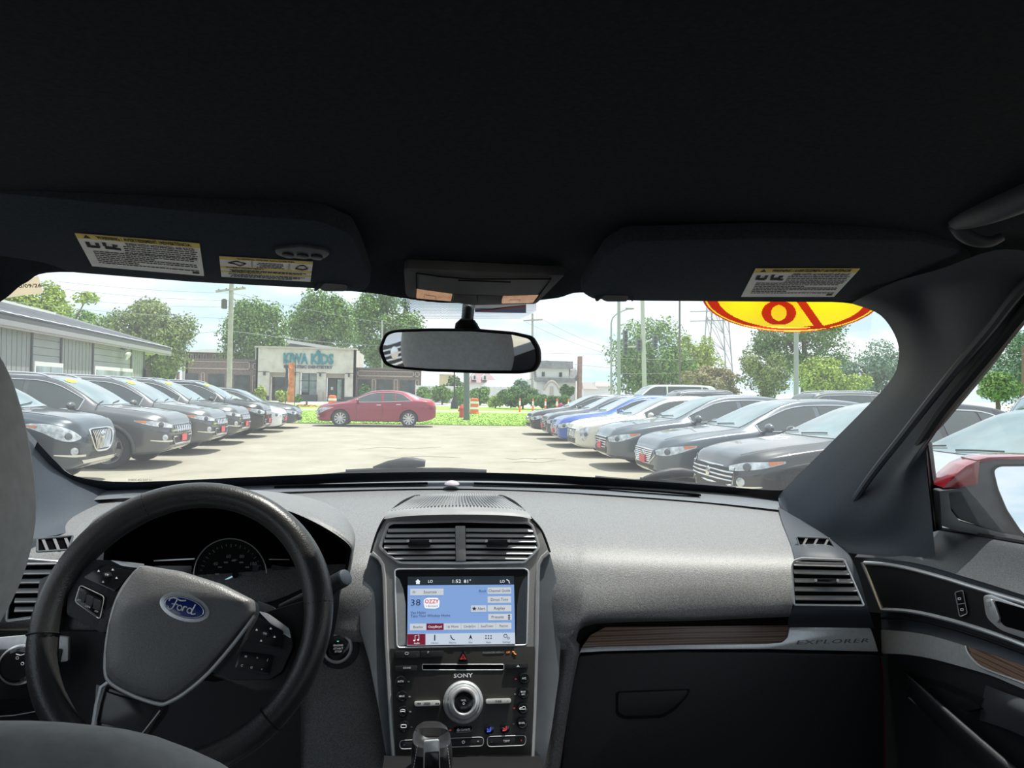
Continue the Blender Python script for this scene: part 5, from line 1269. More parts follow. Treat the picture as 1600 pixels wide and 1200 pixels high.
SPEC = {
 'suv': dict(L=4.62, W=.925, wr=.60, top=[(0,.80),(.06,.92),(.2,.99),(.6,1.06),(1.12,1.13),(1.5,1.37),(1.95,1.60),(2.25,1.665),(2.9,1.685),(3.7,1.655),(4.15,1.60),(4.38,1.36),(4.55,1.05),(4.62,.95)],
    belt=[(0,.74),(.2,.86),(.7,.97),(1.2,1.02),(2.5,1.05),(3.6,1.09),(4.3,1.12),(4.62,.9)], wid=[(0,.66),(.06,.75),(.18,.85),(.45,.91),(1.2,.925),(3.4,.925),(4.2,.90),(4.5,.84),(4.62,.74)],
    bot=[(0,.36),(.1,.30),(.5,.24),(4.0,.24),(4.5,.34),(4.62,.42)], wh=(.94,3.64), rw=.365, cowl=1.14, roofs=1.98, rear=(4.12,4.42)),
 'compact_suv': dict(L=4.28, W=.887, wr=.56, top=[(0,.84),(.06,.95),(.2,1.02),(.6,1.09),(1.0,1.14),(1.35,1.36),(1.8,1.58),(2.1,1.64),(2.7,1.655),(3.4,1.62),(3.85,1.55),(4.08,1.33),(4.22,1.05),(4.28,.95)],
    belt=[(0,.76),(.2,.88),(.7,1.0),(1.1,1.04),(2.5,1.06),(3.4,1.10),(4.0,1.14),(4.28,.9)], wid=[(0,.62),(.06,.71),(.18,.81),(.45,.87),(1.2,.887),(3.2,.887),(3.9,.86),(4.18,.80),(4.28,.70)],
    bot=[(0,.34),(.1,.28),(.5,.23),(3.7,.23),(4.15,.34),(4.28,.42)], wh=(.86,3.41), rw=.345, cowl=1.02, roofs=1.83, rear=(3.82,4.10)),
 'sedan': dict(L=4.85, W=.925, wr=.56, top=[(0,.66),(.06,.76),(.2,.82),(.6,.90),(1.25,.99),(1.7,1.20),(2.15,1.40),(2.45,1.455),(2.95,1.475),(3.45,1.44),(3.95,1.28),(4.3,1.13),(4.65,1.09),(4.8,1.0),(4.85,.9)],
    belt=[(0,.60),(.2,.70),(.7,.82),(1.3,.90),(2.5,.93),(3.5,.97),(4.3,1.0),(4.7,.97),(4.85,.82)], wid=[(0,.62),(.06,.72),(.2,.83),(.5,.90),(1.3,.925),(3.5,.925),(4.3,.89),(4.7,.82),(4.85,.70)],
    bot=[(0,.27),(.1,.22),(.5,.19),(4.2,.20),(4.7,.30),(4.85,.38)], wh=(.93,3.78), rw=.335, cowl=1.27, roofs=2.2, rear=(3.42,4.25)),
 'coupe_sedan': dict(L=4.67, W=.905, wr=.55, top=[(0,.68),(.06,.79),(.2,.86),(.6,.94),(1.22,1.04),(1.65,1.24),(2.1,1.42),(2.4,1.47),(2.85,1.485),(3.35,1.44),(3.8,1.30),(4.15,1.17),(4.45,1.13),(4.62,1.03),(4.67,.9)],
    belt=[(0,.62),(.2,.74),(.7,.86),(1.25,.94),(2.4,.97),(3.4,1.01),(4.1,1.05),(4.5,1.0),(4.67,.82)], wid=[(0,.62),(.06,.72),(.2,.82),(.5,.88),(1.3,.905),(3.4,.905),(4.1,.87),(4.5,.80),(4.67,.68)],
    bot=[(0,.27),(.1,.22),(.5,.20),(4.0,.21),(4.5,.30),(4.67,.38)], wh=(.93,3.615), rw=.335, cowl=1.24, roofs=2.15, rear=(3.3,4.1)),
 'van': dict(L=5.6, W=.98, wr=.80, top=[(0,.95),(.06,1.06),(.3,1.15),(.8,1.22),(1.3,1.65),(1.75,1.98),(2.1,2.06),(3.5,2.08),(5.2,2.05),(5.5,1.9),(5.6,1.6)],
    belt=[(0,.80),(.3,1.0),(.9,1.12),(2,1.15),(5.3,1.16),(5.6,1.1)], wid=[(0,.78),(.06,.85),(.25,.93),(.6,.97),(1.5,.98),(5.2,.98),(5.5,.94),(5.6,.88)],
    bot=[(0,.38),(.1,.32),(.5,.28),(5.2,.28),(5.6,.4)], wh=(1.0,4.4), rw=.36, cowl=.85, roofs=1.8, rear=(5.3,5.5)),
}
CARC = {}
def car_geo(kind):
    if kind in CARC: return CARC[kind]
    S = SPEC[kind]; L, W, wr = S['L'], S['W'], S['wr']
    top, belt, wid, bot = (pchip(S[k]) for k in ('top','belt','wid','bot'))
    zmax = max(z for _, z in S['top'])
    def half(s):
        zt, zb, w, z0 = top(s), belt(s), wid(s), bot(s)
        zt = max(zt, zb+.045)
        t = max(0, min(1, (zt-zb)/(zmax-zb)))
        wb = w*.955; we = wb*.90+(wr-wb*.90)*t**.85
        ze = zt-(.035+.045*t)
        ze = max(ze, zb+.03)
        zm = z0+(zb-z0)*.5
        pts = [(0,z0),(w*.6,z0),(w*.90,z0+.02),(w*.965,z0+.10),(w*.985,zm-.04),(w,zm+.10),(w*.992,zb-.10),(wb,zb),((wb+we)/2+.012*t,(zb+ze)/2),(we,ze),(we*.88,ze+.62*(zt-ze)),(we*.5,zt-.008),(0,zt)]
        return [V((0,y,z)) for y, z in pts]
    ss = [0,.012,.035,.07,.12,.19,.28]+[.28+(L-.28-.28)*k/46 for k in range(1,46)]+[L-.28,L-.19,L-.12,L-.06,L-.02,L]
    NH = 31
    rows = []
    for s in ss:
        h = cr(half(s), NH); x = L/2-s
        ring = [V((x,p.y,p.z)) for p in h]+[V((x,-p.y,p.z)) for p in h[-2:0:-1]]
        rows.append(ring)
    def caps(ring, sg):
        zc = (min(p.z for p in ring)+max(p.z for p in ring))/2; o_ = []
        for f_, dx_ in ((.94,.012),(.8,.03),(.5,.045),(.2,.05),(.0,.051)):
            o_.append([V((p.x+sg*dx_, p.y*f_, zc+(p.z-zc)*f_)) for p in ring])
        return o_
    rows = caps(rows[0], 1)[::-1]+rows+caps(rows[-1], -1)
    mb = MB().grid(rows, closeu=True)
    me = bpy.data.meshes.new('body'); me.from_pydata(mb.v, [], mb.f)
    bm = bmesh.new(); bm.from_mesh(me); bmesh.ops.remove_doubles(bm, verts=bm.verts, dist=1e-5); bmesh.ops.recalc_face_normals(bm, faces=bm.faces)
    if bm.calc_volume(signed=True) < 0: bmesh.ops.reverse_faces(bm, faces=bm.faces)
    bm.to_mesh(me)
    bvh = BVHTree.FromBMesh(bm); bm.free()
    # wheel arches
    cb = MB(); arches = []
    for s in S['wh']:
        for sg in (-1, 1):
            cb.lathe([(S['rw']+.045,-.17),(S['rw']+.045,.3)], (L/2-s, sg*(W-.10), S['rw']-.01), (0,sg,0), 28)
            arches.append((L/2-s, sg, S['rw']-.01))
    cme = bpy.data.meshes.new('cut'); cme.from_pydata(cb.v, [], cb.f)
    bm = bmesh.new(); bm.from_mesh(cme); bmesh.ops.recalc_face_normals(bm, faces=bm.faces)
    if bm.calc_volume(signed=True) < 0: bmesh.ops.reverse_faces(bm, faces=bm.faces)
    bm.to_mesh(cme); bm.free()
    bo = bpy.data.objects.new('tmp_body', me); co = bpy.data.objects.new('tmp_cut', cme); COL.objects.link(bo); COL.objects.link(co)
    md = bo.modifiers.new('b', 'BOOLEAN'); md.operation = 'DIFFERENCE'; md.object = co; md.solver = 'EXACT'
    for us, ht in ((False, False), (True, False), (False, True), (True, True)):
        md.use_self = us; md.use_hole_tolerant = ht
        dg = bpy.context.evaluated_depsgraph_get(); dg.update()
        me2 = bpy.data.meshes.new_from_object(bo.evaluated_get(dg)); me2.name = 'body'
        if max(abs(v.co.y) for v in me2.vertices) < W+.06: break
    print('body', kind, us, ht, len(me2.vertices))
    bpy.data.objects.remove(bo); bpy.data.objects.remove(co)
    me2.materials.clear(); me2.materials.append(m_trimgry); me2.materials.append(m_trimblk)
    for p in me2.polygons:
        c = p.center
        p.material_index = 0
        for ax, sg, az_ in arches:
            if c.y*sg > 0 and math.hypot(c.x-ax, c.z-az_) < S['rw']+.046 and abs(p.normal.y) < .99 and abs(c.y) < W*1.0:
                rr_ = math.hypot(c.x-ax, c.z-az_)
                if rr_ > S['rw']+.03 and (p.normal.x*(c.x-ax)+p.normal.z*(c.z-az_)) < -.1*rr_: p.material_index = 1
            if c.y*sg > 0 and abs(p.normal.y) > .9 and abs(c.y) < W-.22 and math.hypot(c.x-ax, c.z-az_) < S['rw']+.05: p.material_index = 1
    me2.shade_smooth(); me2.set_sharp_from_angle(angle=R(42))
    CARC[kind] = (S, me2, bvh, top, belt, wid, bot, half, {})
    return CARC[kind]

def proj(bvh, o_, d_, off):
    h = bvh.ray_cast(o_, d_, 12)
    if h[0] is None: return None
    n = h[1]
    if n.dot(d_) > 0: n = -n
    return h[0]+n*off
def patch(bvh, top_, bot_, ray_, off, nv=6, nu=None, thick=True):
    """top_/bot_: curves in 2D; ray_(a,b)->(origin,dir). A skin that follows the body, with a returned edge"""
    nu = nu or max(len(top_), 8)
    T_ = cr([(a,b,0) for a,b in top_], nu); B_ = cr([(a,b,0) for a,b in bot_], nu)
    mb = MB(); rows = []
    for j in range(nv):
        r_ = []
        for i in range(nu):
            q = T_[i].lerp(B_[i], j/(nv-1)); o_, d_ = ray_(q.x, q.y)
            r_.append(proj(bvh, o_, d_, off))
        rows.append(r_)
    ids = {}
    for j in range(nv):
        for i in range(nu):
            if rows[j][i] is not None: ids[(j,i)] = len(mb.v); mb.v.append(rows[j][i])
    for j in range(nv-1):
        for i in range(nu-1):
            q = [(j,i),(j,i+1),(j+1,i+1),(j+1,i)]
            if all(k in ids for k in q): mb.f.append(tuple(ids[k] for k in q))
    return mb
def sray(sg): return lambda x, z: (V((x, sg*3, z)), V((0,-sg,0)))
def fray(y, z): return (V((5, y, z)), V((-1,0,0)))
def bray(y, z): return (V((-5, y, z)), V((1,0,0)))
def tray(x, y): return (V((x, y, 4)), V((0,0,-1)))

def make_wheel(rw, style):
    key = (rw, style)
    if key in WHC: return WHC[key]
    t = MB().lathe([(rw*.66,-.10),(rw*.80,-.112),(rw*.95,-.108),(rw,-.085),(rw,.085),(rw*.95,.108),(rw*.80,.112),(rw*.66,.10)], (0,0,0), (0,1,0), 36, cap=False)
    ri = MB().lathe([(rw*.67,-.10),(rw*.67,.098),(rw*.71,.106),(rw*.71,.098),(rw*.64,.09),(rw*.60,.04),(rw*.58,-.06)], (0,0,0), (0,1,0), 36, cap=False)
    n = 10 if style == 'ten' else 5
    for k in range(n):
        a = 2*PI*k/n; w0, w1 = (.022,.034) if n == 10 else (.04,.075)
        er = V((math.cos(a),0,math.sin(a))); et = V((-math.sin(a),0,math.cos(a)))
        ri.prism([er*.05-et*w0+V((0,.085,0)), er*.05+et*w0+V((0,.085,0)), er*(rw*.68)+et*w1+V((0,.097,0)), er*(rw*.68)-et*w1+V((0,.097,0))], V((0,-.03,0)))
    ri.lathe([(.065,.06),(.065,.088),(.045,.1),(.0,.103)], (0,0,0), (0,1,0), 16, cap=False)
    dk = MB().lathe([(rw*.66,.02),(.0,.022)], (0,0,0), (0,1,0), 24, cap=False)
    o1 = t.build('wheel', m_tire, None); o2 = ri.build('rim', m_rim, None); o3 = dk.build('brake_disc', m_trimblk, None)
    ms = (o1.data, o2.data, o3.data)
    for o_ in (o1,o2,o3): bpy.data.objects.remove(o_)
    WHC[key] = ms
    return ms
WHC = {}

def car(kind, loc, rz, col, label, name='parked_car', grille='bars', cat='car', group=None, rails=False, tag=False, oval=False, lamps='std', wheel='ten', chrome=True, trimlow=False, sides=(-1,1), front=True, rear=False, detail=True, zs=1.0):
    S, bodym, bvh, top, belt, wid, bot, half, cache = car_geo(kind)
    L, W = S['L'], S['W']; hx = L/2
    t = empty(name, loc, rz, label, cat, group)
    t.scale = (1,1,zs)
    def ad(mb, nm, mat, par=t, **k):
        o_ = mb.build(nm, mat, None, local=True, **k); o_.parent = par; return o_
    def cached(nm, fn, mat, par=t, key=None):
        kk = (nm, key)
        if kk not in cache:
            mb = fn(); o_ = mb.build(nm, mat, None, local=True, fix=False, angle=50); cache[kk] = o_.data; o_.parent = par; return o_
        me = cache[kk]
        if me.materials[0] != mat:
            me = me.copy(); me.materials[0] = mat
        return link(nm, me, par)
    bm_ = bodym.copy(); bm_.materials[0] = col
    link('body', bm_, t)
    # ---- glass
    cs, rs_ = S['cowl'], S['roofs']; r0, r1 = S['rear']
    xc0, xr0 = hx-cs, hx-rs_
    def wsf():
        def wy(s): return half(s)[9].y*.90
        return patch(bvh, [(xr0-.02, -wy(rs_)), (xr0-.02, 0), (xr0-.02, wy(rs_))], [(xc0-.03, -wy(cs+.02)*.98), (xc0+.02, 0), (xc0-.03, wy(cs+.02)*.98)], tray, .006, 12, 14)
    cached('windscreen', wsf, m_wsglass)
    sed = kind in ('sedan','coupe_sedan')
    def sidew(sg, a, b, frontq, rearq):
        # window between stations a (front) and b (rear)
        n = 10; T_ = []; B_ = []
        for k in range(n):
            s = a+(b-a)*k/(n-1)
            h = half(s); zb = belt(s)+.035; zt = h[9].z-.045
            u = k/(n-1); tp = 1-(u**2.4 if sed else .35*u**4) if rearq else 1
            B_.append((hx-s, zb)); T_.append((hx-s, max(zb+.004, zb+(zt-zb)*tp)))
        return patch(bvh, T_, B_, sray(sg), .006, 7, 22)
    sB = rs_+.42 if kind != 'van' else 2.6
    s0 = cs+.30; s3 = r0+.18 if kind in ('suv','compact_suv') else r0+.42
    if kind == 'van': s3 = 5.2
    for sg in sides:
        cached('door_glass', lambda: sidew(sg, s0, sB-.045, 1, 0), m_carglass, key=(sg,0))
        cached('door_glass', lambda: sidew(sg, sB+.045, s3-(.66 if sed else .55), 0, 0), m_carglass, key=(sg,1))
        cached('quarter_glass', lambda: sidew(sg, s3-(.62 if sed else .49), s3, 0, 1), m_carglass, key=(sg,2))
        if chrome:
            def ch():
                pts = []
                for k in range(22):
                    s = s0-.03+(s3+.03-s0)*k/21; h = half(s); q_ = max(0, (s-(s3-(.62 if sed else .49)))/(.62 if sed else .49)); q_ = min(1, q_); tp = 1-(q_**2.4 if sed else .35*q_**4); pts.append((hx-s, belt(s)+.022+max(.02, (h[9].z-.03-belt(s)-.022)*tp)))
                for k in range(22):
                    s = s3+.03+(s0-.03-s3)*k/21; pts.append((hx-s, belt(s)+.022))
                P = [proj(bvh, *sray(sg)(a,b), .006) for a,b in pts]; P = [p for p in P if p is not None]
                return MB().tube(P, .011, 5, closed=True)
            cached('window_trim', ch, m_carchrome, key=sg)
        if detail:
            # door seams and handles
            for i, s in enumerate((s0+.02, sB, s3-.35)):
                def seam():
                    P = [proj(bvh, *sray(sg)(hx-s+(.02*math.sin(k)), belt(s)-.02-(belt(s)-bot(s)-.10)*k/9), .001) for k in range(10)]
                    return MB().tube([p for p in P if p is not None], .006, 4)
                cached('door_seam', seam, m_trimblk, key=(sg,i))
            for i, s in enumerate((sB-.14, s3-.52)):
                def hdl():
                    a = proj(bvh, *sray(sg)(hx-s+.09, belt(s)-.10), .012); b_ = proj(bvh, *sray(sg)(hx-s-.09, belt(s)-.095), .012)
                    return MB().tube([a, a.lerp(b_,.5)+V((0,sg*.012,0)), b_], .014, 6)
                cached('door_handle', hdl, m_carchrome if chrome else m_trimblk, key=(sg,i))
        # door mirror
        def mir():
            b_ = half(cs+.42)[7]; c = V((hx-cs-.36, sg*(b_.y+.13), belt(cs+.4)+.09))
            mb = MB().ball(c, (.065,.125,.07), 14, 10)
            mb.tube([c+V((0,-sg*.06,-.03)), V((hx-cs-.36, sg*(b_.y-.03), belt(cs+.4)+.02))], .03, 8)
            return mb
        cached('door_mirror', mir, col, key=sg)
        # wheels
        for s in S['wh']:
            m1_, m2_, m3_ = make_wheel(S['rw'], wheel)
            w_ = link('wheel', m1_, t); w_.location = (hx-s, sg*(W-.125), S['rw']); w_.rotation_euler = (0, .3*s, 0 if sg > 0 else PI)
            link('rim', m2_, w_); link('brake_disc', m3_, w_)
        if trimlow:
            def arch(i):
                s = S['wh'][i]; P = []
                for k in range(19):
                    a = R(-8+196*k/18); q = proj(bvh, *sray(sg)(hx-s+(S['rw']+.075)*math.cos(a), S['rw']-.01+(S['rw']+.075)*math.sin(a)), .0)
                    if q is not None: P.append(q)
                return MB().tube(P, .032, 6)
            for i in (0,1): cached('arch_trim', lambda: arch(i), m_trimgry, key=(sg,i))
            def sill():
                return patch(bvh, [(hx-S['wh'][0]-.42, bot(1)+.17),(hx-S['wh'][1]+.42, bot(1)+.17)], [(hx-S['wh'][0]-.42, bot(1)+.02),(hx-S['wh'][1]+.42, bot(1)+.02)], sray(sg), .012, 3, 10)
            cached('sill_trim', sill, m_trimgry, key=sg)
    for sg in (-1,1):
        if rails:
            def rl():
                P = []
                for k in range(16):
                    s = rs_+.05+(r0-.02-rs_-.05)*k/15; h = half(s)[10]; up = .045*min(1, 3*math.sin(PI*k/15))
                    P.append(V((hx-s, sg*h.y*1.0, h.z+up)))
                return MB().tube(P, .020, 6)
            cached('roof_rail', rl, m_carchrome if chrome else m_trimblk, key=sg)
    if not front and not rear: return t
    if front:
        zh = top(.10); zn = top(0); zb_ = bot(0)
        # headlamps by a diagonal projection
        for sg in (-1,1):
            d45 = V((-.7071,-.7071*sg,0)); eh = V((-.7071,.7071*sg,0)); C0 = V((hx-.22, sg*W*.76, 0))
            dray = lambda h_, z: (C0-d45*3+eh*h_+V((0,0,z)), d45)
            if lamps == 'slim': Tq = [(-.30,zn-.02),(-.1,zn+.035),(.15,zn+.06),(.34,zn+.075)]; Bq = [(-.28,zn-.07),(-.1,zn-.055),(.12,zn-.02),(.34,zn+.05)]
            elif lamps == 'tall': Tq = [(-.22,zn-.10),(-.10,zn-.01),(.10,zn+.07),(.30,zn+.10),(.46,zn+.085)]; Bq = [(-.20,zn-.13),(-.08,zn-.16),(.08,zn-.13),(.26,zn-.02),(.46,zn+.07)]
            elif lamps == 'upright': Tq = [(-.18,zn-.02),(-.05,zn+.03),(.10,zn+.05)]; Bq = [(-.14,zn-.20),(-.03,zn-.28),(.06,zn-.15)]
            else: Tq = [(-.30,zn-.06),(-.12,zn-.005),(.10,zn+.03),(.34,zn+.05)]; Bq = [(-.27,zn-.12),(-.10,zn-.125),(.10,zn-.08),(.34,zn+.02)]
            hl = cached('headlamp', lambda: patch(bvh, Tq, Bq, dray, .008, 6, 12), m_lamp, key=(sg,lamps))
            TA = [(Tq[-1][0]-.17, Tq[-1][1]-.015),(Tq[-1][0]-.02, Tq[-1][1]-.006)]; BA = [(Bq[-1][0]-.15, Bq[-1][1]-.035),(Bq[-1][0]-.02, Bq[-1][1])]
            if lamps != 'upright': cached('side_marker', lambda: patch(bvh, TA, BA, dray, .014, 4, 6), m_amber, hl, key=(sg,lamps))
            xm = (Tq[1][0]+Bq[1][0])/2+.05; zm_ = (Tq[1][1]+Bq[1][1])/2
            def lens():
                q = proj(bvh, *dray(xm, zm_), .012); return MB().lathe([(.052,-.004),(.048,.006),(.02,.012)], q, V((.75,.6*sg,.1)), 14)
            cached('projector_lens', lens, m_lampdk, hl, key=(sg,lamps))
            def fog():
                q = proj(bvh, *dray(-.12, zb_+.20), .004); return MB().lathe([(.055,-.01),(.055,.008),(.03,.014)], q, V((.8,.55*sg,0)), 14)
            if lamps in ('slim','tall'):
                cached('fog_lamp', fog, m_lamp, key=(sg,lamps))
                cached('fog_trim', lambda: patch(bvh, [(-.30,zb_+.145),(-.1,zb_+.15),(.12,zb_+.165)], [(-.30,zb_+.115),(-.1,zb_+.12),(.12,zb_+.15)], dray, .012, 3, 8), m_carchrome, key=(sg,lamps))
        def fq(y0, y1, z0, z1, off=.006, nu=12, nv=5, dy=0): return patch(bvh, [(-y1,z1),(0,z1+dy),(y1,z1)], [(-y0,z0),(0,z0-dy*.3),(y0,z0)], fray, off, nv, nu)
        def floop(pts, r_): 
            P = [proj(bvh, *fray(y,z), .008) for y,z in pts]; return MB().tube([p for p in P if p is not None], r_, 6, closed=True)
        if trimlow: cached('lower_cladding', lambda: fq(.60,.62,zb_+.01,zb_+.24,.003), m_trimgry, key='lc')
        if grille == 'slots':
            cached('grille', lambda: fq(.40,.44,zn-.17,zn-.025), m_trimblk, key='s')
            for k in range(7):
                y = -.36+.12*k
                cached('grille_slot', lambda: floop([(y-.042,zn-.15),(y+.042,zn-.15),(y+.046,zn-.045),(y-.046,zn-.045)], .016), m_carchrome, key=('s',k))
            cached('lower_intake', lambda: fq(.50,.55,zb_+.06,zb_+.22), m_trimblk, key='s')
            cached('bumper_strip', lambda: fq(.60,.60,zb_+.30,zb_+.335,.010), m_carchrome if chrome else m_trimgry, key='s')
            cached('tow_trim', lambda: floop([(-.42,zb_+.07),(.42,zb_+.07),(.50,zb_+.20),(-.50,zb_+.20)], .014), m_carchrome, key='t')
        elif grille == 'waterfall':
            cached('grille', lambda: fq(.22,.34,zn-.30,zn-.02), m_trimblk, key='w')
            cached('grille_frame', lambda: floop([(p.x,p.y) for p in cr([(-.36,zn-.02,0),(0,zn+.0,0),(.36,zn-.02,0),(.33,zn-.17,0),(.22,zn-.31,0),(0,zn-.33,0),(-.22,zn-.31,0),(-.33,zn-.17,0)], 30, True)], .016), m_carchrome, key='w')
            for k in range(11):
                y = -.28+.056*k
                def barf():
                    P = [proj(bvh, *fray(y*(1-.30*j/4), zn-.03-.265*j/4), .014) for j in range(5)]; return MB().tube([p for p in P if p is not None], .009, 5)
                cached('grille_bar', barf, m_carchrome, key=('w',k))
            cached('lower_intake', lambda: fq(.42,.36,zb_+.10,zb_+.17), m_trimblk, key='w')
            cached('plate_recess', lambda: fq(.30,.30,zb_+.20,zb_+.29,.008), m_trimgry, key='w')
            cached('skid_plate', lambda: fq(.52,.58,zb_+.02,zb_+.07,.012), m_carchrome, key='w')
            def emb_():
                q = proj(bvh, *fray(0, zn-.10), .02); return MB().lathe([(.06,-.01),(.06,.006),(.045,.012)], q, (1,0,.1), 16)
            cached('badge', emb_, m_carchrome, key='w')
        else:
            if grille == 'hex': top_w, bot_w, zt_, zb2, nb = .46, .30, zn-.06, zb_+.12, 6
            elif grille == 'shield': top_w, bot_w, zt_, zb2, nb = .42, .34, zn-.03, zb_+.17, 5
            elif grille == 'split': top_w, bot_w, zt_, zb2, nb = .50, .46, zn-.04, zn-.13, 2
            elif grille == 'wide': top_w, bot_w, zt_, zb2, nb = .62, .60, zn-.04, zn-.24, 3
            else: top_w, bot_w, zt_, zb2, nb = .44, .38, zn-.05, zn-.24, 3
            cached('grille', lambda: fq(bot_w,top_w,zb2,zt_), m_trimblk, key=grille)
            fr2 = [(-top_w,zt_),(0,zt_+.005),(top_w,zt_)]+([(top_w+.05,(zt_*.6+zb2*.4))] if grille == 'hex' else [])+[(bot_w,zb2),(0,zb2-.01),(-bot_w,zb2)]+([(-top_w-.05,(zt_*.6+zb2*.4))] if grille == 'hex' else [])
            cached('grille_frame', lambda: floop(fr2, .014), m_carchrome, key=grille)
            for k in range(nb):
                u = (k+1)/(nb+1); z = zt_+(zb2-zt_)*u; w_ = top_w+(bot_w-top_w)*u
                def barf():
                    P = [proj(bvh, *fray(-w_+2*w_*j/8, z), .010) for j in range(9)]; return MB().tube([p for p in P if p is not None], .011, 5)
                cached('grille_bar', barf, m_carchrome, key=(grille,k))
            cached('lower_intake', lambda: fq(.42,.46,zb_+.03,zb_+(.09 if grille == 'hex' else .15)), m_trimblk, key=grille)
            def emb_():
                q = proj(bvh, *fray(0, (zt_*.55+zb2*.45)), .014); return MB().lathe([(.065,-.01),(.065,.006),(.045,.012)], q, (1,0,.1), 18)
            cached('badge', emb_, m_carchrome, key=grille)
        if tag:
            def tg():
                q = proj(bvh, *fray(0.0, zb_+.17), .025); return MB().box((q.x-.01,-.13,q.z-.06),(q.x+.006,.13,q.z+.06))
            cached('dealer_plate', tg, m_tag)
        if oval:
            def ovf():
                s_ = rs_-.14; P0 = []
                c_ = (hx-s_, 0.28)
                mb = MB(); ctr = proj(bvh, *tray(*c_), .012); ring = [proj(bvh, *tray(c_[0]+.075*math.cos(2*PI*k/20), c_[1]+.17*math.sin(2*PI*k/20)), .012) for k in range(20)]
                mb.v = [ctr]+ring; mb.f = [(0,k+1,(k+1)%20+1) for k in range(20)]; return mb
            def ovf2():
                s_ = rs_-.14; c_ = (hx-s_, -0.30)
                mb = MB(); ctr = proj(bvh, *tray(*c_), .012); ring = [proj(bvh, *tray(c_[0]+.075*math.cos(2*PI*k/20), c_[1]+.17*math.sin(2*PI*k/20)), .012) for k in range(20)]
                mb.v = [ctr]+ring; mb.f = [(0,k+1,(k+1)%20+1) for k in range(20)]; return mb
            cached('price_oval', ovf2, m_ovalsm)
        # hood shut lines and wipers
        for sg in (-1,1):
            def hs():
                P = [proj(bvh, *tray(hx-.12-(cs-.16)*k/9, sg*(wid(.12+(cs-.16)*k/9)*(.70+.03*k/9))), .0) for k in range(10)]; return MB().tube([p for p in P if p is not None], .006, 4)
            cached('hood_seam', hs, m_trimblk, key=sg)
            def wp():
                P = [proj(bvh, *tray(hx-cs-.03-.02*k, sg*.35-.50+.12*k), .02) for k in range(5)]; return MB().tube([p for p in P if p is not None], .008, 4)
            cached('wiper', wp, m_trimblk, key=sg)
    if rear:
        zb3 = belt(L-.3)
        for sg in (-1,1):
            d45 = V((.7071,-.7071*sg,0)); eh = V((.7071,.7071*sg,0)); C0 = V((-hx+.2, sg*W*.78, 0))
            dray = lambda h_, z: (C0-d45*3+eh*h_+V((0,0,z)), d45)
            cached('tail_lamp', lambda: patch(bvh, [(-.25,zb3-.02),(0,zb3+.02),(.25,zb3+.0)], [(-.22,zb3-.15),(0,zb3-.17),(.22,zb3-.08)], dray, .008, 5, 8), m_tail, key=sg)
        cached('rear_glass', lambda: patch(bvh, [(hx-r0-.03,-.5),(hx-r0-.03,0),(hx-r0-.03,.5)], [(hx-r1+.03,-.62),(hx-r1+.03,0),(hx-r1+.03,.62)], tray, .006, 8, 12), m_carglass)
    return t

P_dkgrey = paint('dark grey', (0.10,0.105,0.112)); P_grey = paint('mid grey', (0.12,0.125,0.13)); P_blk = paint('black', (0.02,0.022,0.026), .2, .25)
P_blueblk = paint('blue black', (0.03,0.045,0.062), .3); P_cream = paint('pearl cream', (0.66,0.63,0.55), .1); P_blue = paint('bright blue', (0.03,0.10,0.42), .4)
P_bluegrey = paint('blue grey', (0.10,0.12,0.145), .4); P_silver = paint('silver', (0.42,0.44,0.46), .6); P_white = paint('white', (0.78,0.79,0.80), .0); P_red = paint('crimson', (0.27,0.008,0.035), .35)
P_slate = paint('slate', (0.055,0.068,0.085), .4)
def cen(nose_x, L, face): return nose_x - face*L/2
LR = 'cars nose out along the grey building'; RR = 'cars nose out along the far side of the aisle'
def left(kind, y, nx, col, lab, **k): return car(kind, (cen(nx, SPEC[kind]['L'], 1), y, 0), k.pop('a', 0), col, lab, group=LR, **k)
def right(kind, y, nx, col, lab, **k): return car(kind, (cen(nx, SPEC[kind]['L'], -1), y, 0), PI+k.pop('a', 0), col, lab, group=RR, **k)
left('suv', 8.85, -4.75, P_dkgrey, 'dark grey suv mostly hidden behind the driver headrest', grille='slots', lamps='slim', rails=True, trimlow=True, name='parked_suv', cat='suv')
left('compact_suv', 11.5, -4.82, P_blueblk, 'blue black compact crossover with upright chrome bar grille, nearest full nose on the building side', grille='waterfall', lamps='tall', trimlow=True, rails=True, name='parked_suv', cat='suv')
left('suv', 14.25, -4.52, P_dkgrey, 'dark grey suv with slotted grille, chrome window line and large front wheel in view', grille='slots', lamps='slim', rails=True, tag=True, oval=True, trimlow=True, wheel='five', name='parked_suv', cat='suv')
left('suv', 17.05, -4.55, P_grey, 'second grey suv with slotted grille, just beyond the one with the large visible wheel', grille='slots', lamps='slim', rails=True, tag=True, oval=True, trimlow=True, name='parked_suv', cat='suv')
left('suv', 19.75, -4.65, P_dkgrey, 'third grey suv with slotted grille, fifth from the camera on the building side', grille='slots', lamps='slim', rails=True, tag=True, oval=True, trimlow=True, name='parked_suv', cat='suv')
left('compact_suv', 22.4, -4.6, P_blk, 'black suv with white trimmed lower grille before the pale bonnet', grille='slots', lamps='std', rails=True, tag=True, oval=True, trimlow=True, name='parked_suv', cat='suv')
left('sedan', 25.0, -4.6, P_white, 'white car with dark bumper, second last in the building side row', grille='bars', lamps='std', tag=True, oval=True)
left('sedan', 27.5, -4.5, P_slate, 'dark slate sedan at the far end of the building side row', grille='split', lamps='std')
right('sedan', 6.0, 3.75, P_silver, 'silver car right outside the passenger window', grille='hex', lamps='std', chrome=True)
right('sedan', 8.75, 3.75, P_blk, 'black sedan nearest the windshield pillar with sloping bonnet', grille='wide', lamps='slim', tag=False)
